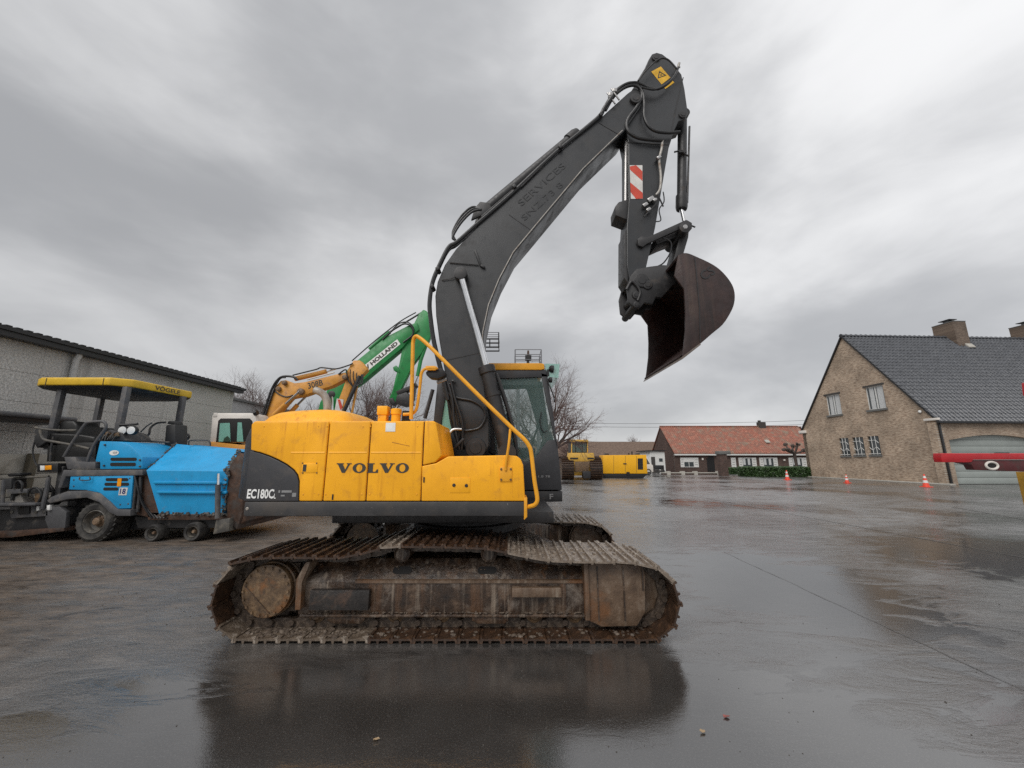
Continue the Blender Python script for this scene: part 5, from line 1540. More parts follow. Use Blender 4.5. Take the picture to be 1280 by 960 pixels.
def crawler(parent, cx, y0, y1, length, h, w, mat='track'):
    """two simple crawler tracks with grousers, hidden mostly behind nearer machines"""
    for ya in (y0, y1 - w):
        pts = []
        r = h / 2
        for k in range(9): a = pi / 2 - pi * k / 8; pts.append((cx + length / 2 - r + r * cos(a), r + r * sin(a)))
        for k in range(9): a = -pi / 2 - pi * k / 8; pts.append((cx - length / 2 + r + r * cos(a), r + r * sin(a)))
        mb = MB(); mb.prism(pts, ya, ya + w)
        t = mb.build("crawler_track", M[mat], parent)


# yellow compact excavator with white cab
YE = 14.4
ye = thing("excavator", "faded orange compact excavator with off-white cab behind the blue paver", "excavator", (at(330, 600, YE).x, YE + .9, 0))


def pe(name, pts, y0, y1, mat, parent, YY, bevel=.015):
    mb = MB(); mb.prism(xz(pts, YY + y0), YY + y0, YY + y1)
    return mb.build(name, M[mat], parent, bevel=bevel)


def re_(name, pts, r, mat, parent, YY, smooth=True, seg=8):
    P = [at(a, b_, YY + c) for a, b_, c in pts]
    mb = MB(); mb.tube(crm(P, 5) if smooth else P, r, seg)
    return mb.build(name, M[mat], parent)


crawler(ye, at(330, 600, YE).x, YE - .3, YE + 2.0, 3.2, .75, .45)
pe("upper_body", [(262, 552), (300, 556), (400, 556), (420, 590), (420, 598), (262, 598)], -.2, 1.9, 'oy', ye, YE)
pe("slewing_base", [(300, 598), (370, 598), (370, 606), (300, 606)], .2, 1.5, 'boom_dark', ye, YE)
cb = pe("cab", [(262, 553), (264.5, 520), (267, 516.2), (316, 516.2), (319, 520), (326, 553)], -.1, 1.1, 'cabwhite', ye, YE, .05)
pe("window_frame", [(269.5, 553), (272.5, 526), (275.5, 523), (312, 523), (315, 526), (319, 552)], -.12, -.09, 'void', cb, YE, .02)
pe("window_pane", [(273, 552), (275, 529), (287, 528.5), (288, 552)], -.14, -.125, 'glass_green', cb, YE, 0)
pe("window_pane", [(297, 528), (302, 528), (304, 552), (296, 552)], -.14, -.125, 'glass_green', cb, YE, 0)
pe("seat_shape", [(279, 552), (280, 548), (284, 545), (287, 548), (287, 552)], -.16, -.145, 'green_dark', cb, YE, 0)
pe("cab_roof_corner", [(267, 516), (271, 516), (271, 521), (266, 521)], -.115, -.10, 'cabwhite', cb, YE, .01)
YEB = YE + .75
bm_ = pe("boom", [(328, 524), (334, 511), (341, 491), (346, 481.5), (351, 476), (357, 475), (368, 479), (381, 477.5), (418, 468.5), (431, 465.5), (436, 470), (430, 474.5), (414, 482.5), (392, 489.8), (379, 494.5), (369, 496), (362.5, 497.5), (356, 504.5), (342, 522), (336, 534)], 0, .38, 'oy', ye, YEB)
re_("hydraulic_hose", [(327, 524, -.05), (333, 506, -.05), (340, 486, -.05), (347, 475, -.05), (354, 470.5, -.05), (366, 471, -.05), (372, 475, -.03)], .045, 'hose', bm_, YEB)
re_("hydraulic_hose", [(329, 528, -.05), (336, 506, -.05), (343, 486, -.05), (350, 473.5, -.05), (357, 472, -.05)], .03, 'hose', bm_, YEB)
re_("hydraulic_hose", [(343, 488, -.02), (349, 493, -.02), (358, 496, -.02), (366, 494, -.02)], .025, 'hose', bm_, YEB)
re_("hydraulic_hose", [(366, 469, .0), (380, 465.5, .0), (396, 461.5, .0), (402, 459.5, .0), (420, 461, .0), (436, 456.5, .0), (441, 454, 0)], .03, 'hose', bm_, YEB)
re_("hydraulic_hose", [(423, 468, -.03), (432, 462, -.04), (434, 470, -.04), (437, 478, -.04), (444, 484, -.03), (450, 478, -.03)], .03, 'hose', bm_, YEB)
re_("arm_cylinder", [(369, 473.5, .15), (400, 466.5, .15), (408, 464.3, .15)], .10, 'oy', ye, YEB, smooth=False, seg=14)
re_("cylinder_rod", [(408, 464.3, .15), (440, 455, .15)], .04, 'chrome', ye, YEB, smooth=False, seg=10)
re_("steel_pipe", [(384, 474.5, -.02), (418, 465.5, -.02)], .03, 'cabwhite', bm_, YEB, smooth=False)
for (a0, a1, a2), d in ((((374.7, 489), (357, 505), (342, 519)), -.12), (((384, 494), (372, 506), (360, 519)), .42)):
    bc_ = re_("boom_cylinder", [(*a1, d), (*a2, d)], .085, 'oy', ye, YEB, smooth=False, seg=12)
    re_("cylinder_rod", [(*a0, d), (*a1, d)], .045, 'steel', bc_, YEB, smooth=False)
for px, py, r in ((374.7, 489, .13), (346.5, 485.5, .09), (354, 478, .09), (430, 471, .10)):
    p = at(px, py, YEB - .15); mb = MB(); mb.lathe(p, (0, 1, 0), [(r * .6, 0), (r, .03), (r, .16)], 14); mb.build("pivot_pin", M['hub'], bm_)
pe("arm", [(438, 456), (442, 450.5), (450, 450.5), (457, 458), (458.5, 462), (454, 467), (448, 473), (441, 480), (434, 498), (428, 515), (418, 515), (421, 505), (427, 490), (432, 476), (433, 466)], .05, .35, 'oy', ye, YEB)
re_("bucket_cylinder", [(450, 470, -.05), (441, 490, -.05), (429, 516, -.05)], .075, 'boom_dark', ye, YEB, smooth=False, seg=12)
re_("hydraulic_line", [(447, 478, .1), (443, 500, .1), (440, 516, .1)], .05, 'oy', ye, YEB, smooth=False)
for k in range(3): re_("hydraulic_hose", [(438 + k * 4, 462 + k * 2, -.04), (438 + k * 4, 474, -.1), (442 + k * 4, 484 - k * 2, -.1), (449 + k * 2, 478, -.08), (452 + k, 468, -.05)], .022, 'hose', ye, YEB)
wpl = pe("reflective_plate", [(421, 498), (429.5, 499.5), (427, 514.5), (418, 514.5)], .03, .045, 'white_refl', ye, YEB, 0)
pe("reflective_stripe", [(422, 499), (425, 499.5), (428, 508), (426, 513), (424.5, 510)], .02, .028, 'red_refl', wpl, YEB, 0)
o_ = at(385.5, 486.3, YEB); d_ = (at(405, 481.3, YEB) - o_).normalized()
text_obj("lettering", "308B", (o_.x, YEB - .006, o_.z), d_, (-d_.z, 0, d_.x), .25, .60, M['letters'], bm_, 0, bold=.02)
re_("grab_mirror", [(318, 517, -.05), (322, 515.5, -.05)], .10, 'black', cb, YE, smooth=False)

# green excavator
YG = 17.0
ge = thing("excavator", "green excavator with raised boom partly hidden behind the grey boom", "excavator", (at(400, 600, YG).x, YG + 1, 0))
crawler(ge, at(400, 600, YG).x, YG - .4, YG + 2.3, 4.0, .9, .55)
pe("upper_body", [(320, 560), (440, 560), (440, 596), (320, 596)], -.2, 2.1, 'green', ge, YG, .05)
pe("slewing_base", [(350, 596), (420, 596), (420, 604), (350, 604)], .3, 1.7, 'boom_dark', ge, YG)
gb = pe("boom", [(392, 562), (396, 520), (400, 503), (410, 486), (424, 474), (440, 455.5), (449, 448.5), (482, 421.5), (512, 406), (521, 403), (524, 412), (516, 418), (504, 433.5), (454, 475.5), (436, 488), (426, 498), (420, 515), (414, 562)], .4, .85, 'green', ge, YG)
YGB = YG + .4
p = at(414, 493, YGB - .03); mb = MB(); mb.lathe(p, (0, 1, 0), [(.10, 0), (.17, .02), (.17, .06)], 18); mb.build("pivot_pin", M['boom_dark'], gb)
re_("cylinder_rod", [(415, 496, -.15), (415.5, 520, -.15)], .05, 'chrome', gb, YGB, smooth=False)
mb = MB(); q = [at(443, 466.5, YGB - .01), at(496.5, 424, YGB - .01), at(500.5, 430, YGB - .01), at(447, 474, YGB - .01)]
mb.add(q, [(0, 3, 2, 1)]); pl_ = mb.build("name_plate", M['white'], gb, smooth=False)
d_ = (q[2] - q[3]).normalized(); u_ = Vector((-d_.z, 0, d_.x)); o_ = q[3] + d_ * .03 + u_ * .055
text_obj("lettering", "NEW HOLLAND", (o_.x, YGB - .014, o_.z), d_, u_, .20, (q[2] - q[3]).length * .96, M['letters'], pl_, 0, bold=.05)
re_("arm_cylinder", [(462, 437, .2), (487, 415, .2)], .10, 'green', ge, YGB, smooth=False, seg=12)
re_("cylinder_rod", [(487, 415, .2), (529, 389.5, .2)], .045, 'boom_dark', ge, YGB, smooth=False)
re_("hydraulic_hose", [(440, 451, 0), (470, 425, 0), (500, 402, 0), (520, 390.5, 0)], .03, 'hose', gb, YGB)
re_("hydraulic_hose", [(478, 425, 0), (492, 412, -.05), (505, 405, -.08), (514, 408, -.08), (516, 418, -.06), (504, 428, -.05)], .04, 'hose', gb, YGB)
re_("hydraulic_hose", [(484, 420, 0), (498, 405, -.05), (510, 403, -.08), (517, 411, -.08), (514, 424, -.06)], .03, 'hose', gb, YGB)
ga = pe("arm", [(523, 393), (529, 387), (533, 388.5), (540, 398), (541, 412), (536, 425), (527, 441), (515, 457), (509, 470), (503, 482), (495, 504), (488, 502), (486, 499), (491, 487), (494, 473.5), (499, 455), (503, 434.5), (510, 418), (516.5, 406.5)], .08, .38, 'green', ge, YGB)
pe("arm_lug", [(499, 462), (495, 456.5), (491, 459), (492, 463), (500, 466)], .05, .4, 'green', ga, YGB)
re_("bucket_cylinder", [(533, 430, .2), (526, 450, .2), (522, 470, .2)], .09, 'green', ge, YGB, smooth=False, seg=12)
re_("cylinder_rod", [(522, 470, .2), (518, 480, .2)], .045, 'chrome', ge, YGB, smooth=False)
for q in ([(495, 489), (512, 482), (519, 478), (521, 482), (511, 488), (497, 494)], [(496, 494), (508, 490), (514, 497), (516, 506), (505, 508), (494, 504)], [(514, 481), (519, 479), (516, 500), (511, 500)], [(486, 498), (491, 497), (494, 503), (491, 507), (487, 504)]):
    pe("bucket_linkage", q, .02, .42, 'boom_dark', ge, YGB)

# ------------------------------------------------------------------ bulldozer
YD = 30.0
bd_ = thing("bulldozer", "yellow bulldozer seen end-on with rusty wide tracks beside the generator", "bulldozer", gnd(728, 600))
M['dyellow'] = pmat("dusty_machine_yellow", (0.62, 0.36, 0.05), 0.5, var=0.15, scale=3, dirt=(.40, .27, .12), dirt_lo=.5, dirt_hi=.75, dscale=3)


def pd(name, pts, y0, y1, mat, parent, bevel=.03):
    mb = MB(); mb.prism(xz(pts, YD), YD + y0, YD + y1)
    return mb.build(name, M[mat], parent, bevel=bevel)


tz = at(710, 573, YD).z
for xa, xb in ((702.5, 718), (738, 753.8)):
    x0, x1 = at(xa, 590, YD).x, at(xb, 590, YD).x
    prof = []
    L_, H_ = 3.6, tz
    for k in range(13): a = pi / 2 + pi * k / 12; prof.append((YD + .0 + H_ / 2 + H_ / 2 * cos(a), H_ / 2 + H_ / 2 * sin(a)))
    for k in range(13): a = -pi / 2 + pi * k / 12; prof.append((YD + L_ - H_ / 2 + H_ / 2 * cos(a), H_ / 2 + H_ / 2 * sin(a)))
    mb = MB(); mb.prism_x(prof, x0 + .04, x1 - .04); tk = mb.build("crawler_track", M['track'], bd_)
    n_ = 14
    for k in range(n_):          # the shoes that face the yard
        a = pi / 2 + pi * (k + .5) / n_
        c_ = (YD + H_ / 2 + (H_ / 2 + .02) * cos(a), H_ / 2 + (H_ / 2 + .02) * sin(a))
        mb = MB(); mb.obox(((x0 + x1) / 2, c_[0], c_[1]), (x1 - x0, .03, H_ / 2 * pi / n_ * .9), Matrix.Rotation(a - pi, 3, 'X'))
        mb.obox(((x0 + x1) / 2, c_[0] + .04 * cos(a), c_[1] + .04 * sin(a)), (x1 - x0, .10, .03), Matrix.Rotation(a - pi, 3, 'X'))
        mb.build("track_shoe", M['track'], tk)
pd("hull", [(716, 576), (740, 576), (740, 592), (716, 592)], .25, 3.2, 'dyellow', bd_)
pd("rear_plate", [(719, 577), (737.5, 577), (737, 590), (719, 590)], .1, .24, 'drive', bd_, .02)
pd("hitch", [(728, 589), (738, 589), (738, 598), (729, 598)], -.1, .5, 'boom_dark', bd_)
pd("fuel_tank", [(711, 574), (712.5, 566), (743, 566), (744, 574), (740, 577), (715, 577)], .2, 1.4, 'dyellow', bd_)
for xa, xb in ((713, 723), (735, 743)):
    pd("tail_light_bar", [(xa, 572), (xb, 572), (xb, 573.8), (xa, 573.8)], .16, .21, 'black', bd_, 0)
dc = pd("cab", [(715.5, 566), (716, 551.5), (737, 551.5), (737.5, 566)], .9, 2.4, 'boom_dark', bd_)
pd("cab_roof", [(712.5, 552), (714, 549), (737, 549), (738.5, 552)], .7, 2.6, 'dyellow', bd_)
for xa, xb in ((717, 721), (722.5, 729.5), (731, 735.5)):
    pd("window_pane", [(xa, 565), (xa, 553.5), (xb, 553.5), (xb, 565)], .87, .89, 'glass', dc, 0)
for xa in (716, 736.5):
    pd("cab_post", [(xa, 566), (xa, 551), (xa + 1.3, 551), (xa + 1.3, 566)], .82, .95, 'dyellow', dc, .01)
pd("engine_hood", [(720, 575), (720, 563), (735, 563), (735, 575)], 2.4, 4.6, 'dyellow', bd_)
pd("dozer_blade", [(700, 598), (700, 580), (756, 580), (756, 598)], 5.0, 5.25, 'dyellow', bd_)
for xa in (703, 748):
    pd("push_arm", [(xa, 594), (xa, 588), (xa + 3, 588), (xa + 3, 594)], 1.6, 5.0, 'dyellow', bd_)
# ------------------------------------------------------------------ generator
YN = 33.0
gn = thing("generator", "yellow box generator on a black skid in the yard", "generator", gnd(780, 597.5))
M['gyellow'] = pmat("generator_yellow", (0.80, 0.40, 0.005), 0.4, var=0.06, scale=2, bstr=.03, dirt=(.45, .25, .03), dirt_lo=.66, dirt_hi=.85, dscale=2)


def pg(name, pts, y0, y1, mat, parent, bevel=.03):
    mb = MB(); mb.prism(xz(pts, YN), YN + y0, YN + y1)
    return mb.build(name, M[mat], parent, bevel=bevel)


hs = pg("housing", [(753.5, 569), (808, 568.5), (809.5, 592), (754, 592)], 0, 1.4, 'gyellow', gn)
pg("base_frame", [(754, 592.3), (809.5, 592.3), (806, 596), (803, 598.2), (757, 598.2)], .0, 1.4, 'black', gn)
pg("air_grille", [(797, 573), (803.5, 573), (803.8, 587), (797.3, 587)], -.012, -.004, 'void', hs, 0)
for k in range(6):
    yy_ = 574.5 + k * 2.2
    pg("grille_slat", [(797.2, yy_), (803.5, yy_), (803.5, yy_ + .6), (797.2, yy_ + .6)], -.02, -.013, 'boom_dark', hs, 0)
for x in (767, 781.5, 795.5):
    pg("door_seam", [(x, 570), (x + .35, 570), (x + .35, 591), (x, 591)], -.004, .002, 'letters', hs, 0)
pg("door_handle", [(779, 579), (783, 579), (783, 580.2), (779, 580.2)], -.05, -.004, 'boom_dark', hs, .005)
pg("fork_pocket", [(783, 590), (787, 590), (787, 594), (783, 594)], -.03, .01, 'void', gn, 0)
for x in (786, 790):
    p = at(x, 568, YN + .7); mb = MB(); mb.cyl((p.x, p.y, p.z - .1), (p.x, p.y, p.z + (.25 if x > 788 else .12)), .06, seg=10); mb.build("exhaust_stack", M['boom_dark'], gn)
pg("roof_vent", [(757, 568.4), (763, 568.4), (762, 566.6), (758, 566.6)], .3, .9, 'boom_dark', gn)
pg("roof_vent", [(797, 568.2), (802, 568.2), (801, 566.4), (798, 566.4)], .3, .9, 'boom_dark', gn)

# ------------------------------------------------------------------ red gooseneck poking in from the right
YRD = 5.0
M['red'] = pmat("worn_red_paint", (0.42, 0.012, 0.018), 0.4, var=0.18, scale=5, dirt=(0.10, 0.03, 0.025), dirt_lo=0.58, dirt_hi=0.75, dscale=5, chips=(.16, .10, .08), bstr=.1)
M['maroon'] = pmat("maroon_steel", (0.085, 0.012, 0.014), 0.5, var=0.25, scale=6, dirt=(.05, .035, .03), dirt_lo=.5, dirt_hi=.7, dscale=8)
rg = thing("trailer_gooseneck", "red steel trailer drawbar with towing eye reaching in from the right edge", "trailer", (at(1330, 720, YRD).x, YRD + .3, 0))


def pq(name, pts, y0, y1, mat, parent, bevel=.006):
    mb = MB(); mb.prism(xz(pts, YRD), YRD + y0, YRD + y1)
    return mb.build(name, M[mat], parent, bevel=bevel)


bm2 = pq("beam", [(1176.5, 566.5), (1420, 566.5), (1420, 577), (1300, 574.3), (1217, 574.6), (1214, 578), (1178, 577.8), (1176.5, 572)], .0, .10, 'red', rg)
pq("eye_plate", [(1204, 575), (1300, 575), (1420, 577.4), (1420, 595), (1280, 589.5), (1221, 587.5), (1217, 581), (1206, 578.6)], .02, .12, 'maroon', rg)
c = at(1241.5, 582, YRD)
mb = MB(); R = []
for k in range(28):
    a = 2 * pi * k / 28; ct = Vector((c.x + .075 * cos(a), YRD + .015, c.z + .045 * sin(a)))
    nrm = Vector((cos(a), 0, sin(a)))
    R.append([ct + nrm * (.014 * cos(2 * pi * j / 8)) + Vector((0, .014 * sin(2 * pi * j / 8), 0)) for j in range(8)])
mb.rings(R, closed=True); mb.build("towing_eye", M['cabwhite'], rg)
mb = MB(); mb.add([(c.x + .062 * cos(2 * pi * k / 20), YRD + .018, c.z + .034 * sin(2 * pi * k / 20)) for k in range(20)], [tuple(range(20))]); mb.build("eye_hole", M['void'], rg)
pq("upright", [(1301, 475.5), (1318, 470), (1378, 567), (1352, 567), (1313, 503), (1303, 491)], .10, .20, 'red', rg)
lg = at(1279.5, 612, YRD + .3)
M['yellow_leg'] = pmat("ochre_leg_paint", (.50, .27, .02), .5, var=.2, scale=8, dirt=(.2, .12, .05), dirt_lo=.5, dirt_hi=.7, dscale=8)
mb = MB(); mb.box(lg.x, lg.x + .09, YRD + .25, YRD + .34, .03, at(1275, 590, YRD + .25).z); mb.box(lg.x - .05, lg.x + .14, YRD + .2, YRD + .4, .0, .03); mb.build("support_leg", M['yellow_leg'], rg, bevel=.006)
mb = MB()
xr_ = at(1420, 570, YRD).x
mb.box(xr_ - .1, xr_ + 4.5, YRD - .1, YRD + .9, 1.15, 1.62)
mb.build("trailer_deck", M['red'], rg, bevel=.02)
for k in (2.2, 3.2):
    for yy_ in (YRD - .15, YRD + .65):
        mb = MB(); mb.lathe((xr_ + k, yy_, .48), (0, 1, 0), [(.2, .05), (.3, 0), (.46, .02), (.48, .06), (.48, .22), (.46, .26), (.2, .26)], 28); mb.build("wheel", M['tyre'], rg)
mb = MB(); mb.box(xr_ + 1.9, xr_ + 3.5, YRD + .1, YRD + .65, .5, 1.16); mb.build("axle_frame", M['maroon'], rg, bevel=.02)


# ------------------------------------------------------------------ buildings
def proj(p):
    p = Vector(p)
    zc_ = p.y * cos(TH) + (p.z - CH) * sin(TH)
    yc_ = -p.y * sin(TH) + (p.z - CH) * cos(TH)
    return 640 + F * p.x / zc_, 480 - F * yc_ / zc_


def solve(f, lo, hi, n=50):
    flo = f(lo)
    for _ in range(n):
        mid = (lo + hi) / 2
        if (f(mid) > 0) == (flo > 0): lo = mid
        else: hi = mid
    return (lo + hi) / 2


def brick_mat(name, plane, c1, c2, c3, mortar, bw=.22, bh=.072, rough=.85, varn=.35):
    m, n, l, b = nt(name)
    t = n.new("ShaderNodeTexCoord")
    sp = n.new("ShaderNodeSeparateXYZ"); l.new(t.outputs["Object"], sp.inputs[0])
    cb_ = n.new("ShaderNodeCombineXYZ")
    l.new(sp.outputs[0 if plane == 'x' else 1], cb_.inputs[0]); l.new(sp.outputs[2], cb_.inputs[1])
    br_ = n.new("ShaderNodeTexBrick")
    br_.inputs["Scale"].default_value = 1.0
    br_.inputs["Brick Width"].default_value = bw; br_.inputs["Row Height"].default_value = bh
    br_.inputs["Mortar Size"].default_value = .009; br_.inputs["Mortar Smooth"].default_value = .2
    br_.inputs["Color1"].default_value = (*c1, 1); br_.inputs["Color2"].default_value = (*c2, 1); br_.inputs["Mortar"].default_value = (*mortar, 1)
    br_.inputs["Bias"].default_value = -.1
    l.new(cb_.outputs[0], br_.inputs[0])
    # per-brick tone: noise sampled in brick-sized cells
    mp = n.new("ShaderNodeMapping"); mp.inputs["Scale"].default_value = (1 / bw, 1 / bh, 1); l.new(cb_.outputs[0], mp.inputs[0])
    wn_ = n.new("ShaderNodeTexNoise"); wn_.inputs["Scale"].default_value = .9; wn_.inputs["Detail"].default_value = 2; l.new(mp.outputs[0], wn_.inputs[0])
    cc = mixc(n, l, mapr(n, l, wn_.outputs[0], .42, .66, 0, .85), br_.outputs[0], c3)
    st = mapr(n, l, noise(n, l, cb_.outputs[0], .7, 5, .6), .35, .7, 1 - varn, 1 + varn * .35)
    mm = n.new("ShaderNodeVectorMath"); mm.operation = 'SCALE'; l.new(cc, mm.inputs[0]); l.new(st, mm.inputs["Scale"])
    l.new(mm.outputs[0], b.inputs["Base Color"])
    b.inputs["Roughness"].default_value = rough
    h = mth(n, l, 'ADD', mth(n, l, 'MULTIPLY', br_.outputs["Fac"], -1), mth(n, l, 'MULTIPLY', noise(n, l, cb_.outputs[0], 30, 4), .5))
    bump(n, l, b, h, .6, .012)
    return m


M['brick_gable'] = brick_mat("yellow_brown_brick_gable", 'y', (.50, .38, .275), (.43, .31, .215), (.25, .175, .125), (.50, .45, .38))
M['brick_front'] = brick_mat("yellow_brown_brick_front", 'x', (.42, .32, .23), (.36, .26, .185), (.26, .18, .13), (.42, .37, .31))
M['brick_red_x'] = brick_mat("dark_red_brick_front", 'x', (.085, .045, .035), (.12, .060, .045), (.055, .035, .030), (.13, .115, .10))
M['brick_red_y'] = brick_mat("dark_red_brick_gable", 'y', (.085, .045, .035), (.12, .060, .045), (.055, .035, .030), (.13, .115, .10))
M['tile_black'] = pmat("glazed_black_tile", (.075, .079, .088), .16, var=.3, scale=3, bstr=.05, dirt=(.06, .062, .06), dirt_lo=.62, dirt_hi=.8, dscale=1.5, spec=.5)
M['trim_black'] = plain("black_trim", (.014, .014, .015), .45)
M['frame_white'] = plain("white_window_frame", (.62, .62, .60), .5)
M['frame_dark'] = plain("dark_brick_reveal", (.05, .045, .042), .7)
M['stone'] = plain("grey_stone_sill", (.13, .13, .125), .7)
M['winglass'] = glass("house_glass", (.055, .065, .07), 1.0, .04)
M['curtain'] = plain("net_curtain", (.52, .53, .53), .8)
M['garage'] = pmat("garage_door_grey_green", (.26, .285, .27), .5, var=.08, scale=1.5, bstr=.03)
M['concrete_light'] = pmat("pale_concrete", (.40, .38, .34), .8, var=.15, scale=4, bstr=.2)

# --- brick house on the right
PHI = radians(3)
HC = gnd(1188, 606); HC.z = 0
ud, vd = Vector((cos(PHI), sin(PHI), 0)), Vector((-sin(PHI), cos(PHI), 0))
HL = solve(lambda L: proj(HC + vd * L)[0] - 1011, 2, 30)          # gable width
ZE = solve(lambda z: proj(HC + Vector((0, 0, z)))[1] - 523, 1, 12)  # eaves
ZR = solve(lambda z: proj(HC + vd * (HL / 2) + Vector((0, 0, z)))[1] - 420, 3, 30)  # ridge
UL = 21.0
hs_ = thing("brick_house", "yellow brick house with glazed black tiled roof and garage at right", "house", HC, PHI, local=True)
IH = WMAT[hs_.name].inverted()


def on_gable(px, py, off=0.0):
    d = ray(px, py); o = Vector((0, 0, CH)); n_ = -ud
    t = (HC - ud * off - o).dot(n_) / d.dot(n_)
    return IH @ (o + d * t)


def on_front(px, py, off=0.0):
    d = ray(px, py); o = Vector((0, 0, CH)); n_ = -vd
    t = (HC - vd * off - o).dot(n_) / d.dot(n_)
    return IH @ (o + d * t)


TKW = .35


def cut(o, boxes):
    """cut box-shaped openings (x0,x1,y0,y1,z0,z1) out of a wall"""
    mb = MB()
    for q in boxes: mb.box(*q)
    c = bpy.data.objects.new("cutter", mb.mesh("cutter", None, smooth=False)); col.objects.link(c)
    t = bpy.data.objects.new("tmp", o.data); col.objects.link(t)
    md = t.modifiers.new("b", 'BOOLEAN'); md.object = c; md.operation = 'DIFFERENCE'; md.solver = 'EXACT'
    dg = bpy.context.evaluated_depsgraph_get()
    me = bpy.data.meshes.new_from_object(t.evaluated_get(dg))
    bpy.data.objects.remove(t); bpy.data.objects.remove(c)
    o.data = me


holes = []
mb = MB(); mb.prism_x([(0, 0), (HL, 0), (HL, ZE), (HL / 2, ZR - .12), (0, ZE)], 0, TKW)
gw = mb.build("gable_wall", M['brick_gable'], hs_)
# garage opening
ga_l, ga_t, ga_spring = on_front(1187, 556).x, on_front(1250, 543.5).z, on_front(1187, 550).z
ga_r = ga_l + 6.2
ap = [(ga_l, 0)] + [(ga_l + (ga_r - ga_l) * k / 10, ga_spring + (ga_t - ga_spring) * sin(pi * k / 10)) for k in range(11)] + [(ga_r, 0)]
mb = MB(); mb.prism([(TKW, 0), (TKW, ZE), (UL, ZE), (UL, 0)] + ap[::-1], 0, TKW)
mb.build("front_wall", M['brick_front'], hs_)
mb = MB(); mb.box(0, UL, HL - TKW, HL, 0, ZE); mb.build("rear_wall", M['brick_front'], hs_)
mb = MB(); mb.prism_x([(0, 0), (HL, 0), (HL, ZE), (HL / 2, ZR - .12), (0, ZE)], UL - .02, UL + TKW); mb.build("gable_wall", M['brick_gable'], hs_)
# arch course and pilaster
mb = MB()
A_ = [(ga_l + (ga_r - ga_l) * k / 14, ga_spring + (ga_t - ga_spring) * sin(pi * k / 14)) for k in range(15)]
mb.prism([(x, z) for x, z in A_] + [(x, z + .24) for x, z in A_[::-1]], -.02, .05); mb.build("arch_course", M['brick_front'], hs_)
mb = MB(); mb.box(ga_l - .3, ga_l - .004, -.025, .03, 0, ga_spring + .2); mb.build("pilaster", M['brick_front'], hs_)
# sectional garage door
for k in range(8):
    z0 = .03 + k * (ga_t + .05) / 8
    mb = MB(); mb.box(ga_l + .01, ga_r - .01, .22, .27, z0, z0 + (ga_t + .05) / 8 - .015); mb.build("garage_door_panel", M['garage'], hs_, bevel=.006)
mb = MB(); mb.box(ga_l, ga_r, .28, .32, 0, ga_t + .1); mb.build("garage_door_backing", M['void'], hs_)
mb = MB(); mb.box(ga_l + 3.2, ga_l + 4.2, .205, .219, ga_t * .62, ga_t * .62 + .05); mb.build("door_handle", M['trim_black'], hs_)
# gable windows
for (x0_, y0_, x1_, y1_, big) in ((1033, 493, 1051, 519, 1), (1082.5, 482, 1106, 512, 1)):
    a, c = on_gable(x0_, (y0_ + y1_) / 2), on_gable(x1_, (y0_ + y1_) / 2)
    zt_, zb_ = on_gable((x0_ + x1_) / 2, y0_).z, on_gable((x0_ + x1_) / 2, y1_).z
    v0, v1 = min(a.y, c.y), max(a.y, c.y)
    w = MB(); fw_ = .07; holes.append((-.2, .20, v0, v1, zb_, zt_))
    for bx_ in ((v0, v1, zt_ - fw_, zt_), (v0, v1, zb_, zb_ + fw_), (v0, v0 + fw_, zb_ + fw_, zt_ - fw_), (v1 - fw_, v1, zb_ + fw_, zt_ - fw_), ((v0 + v1) / 2 - .05, (v0 + v1) / 2 + .05, zb_ + fw_, zt_ - fw_)):
        w.box(.10, .16, bx_[0], bx_[1], bx_[2], bx_[3])
    wi = w.build("window", M['frame_white'], hs_)
    w = MB(); w.box(.125, .131, v0 + .02, v1 - .02, zb_ + .02, zt_ - .02); w.build("pane", M['winglass'], wi)
    w = MB(); w.box(.118, .1245, v0 + (v1 - v0) * .1, v0 + (v1 - v0) * .42, zb_ + .06, zt_ - .06); w.box(.118, .1245, v0 + (v1 - v0) * .60, v0 + (v1 - v0) * .84, zb_ + .06, zt_ - .06); w.build("curtain", M['curtain'], wi)
    w = MB(); w.box(-.10, .099, v0 - .08, v1 + .08, zb_ - .12, zb_ + .02); w.build("sill", M['stone'], wi)
    w = MB(); w.box(-.03, .03, v0 - .12, v1 + .12, zt_ - .01, zt_ + .12); w.build("reveal", M['frame_dark'], wi)
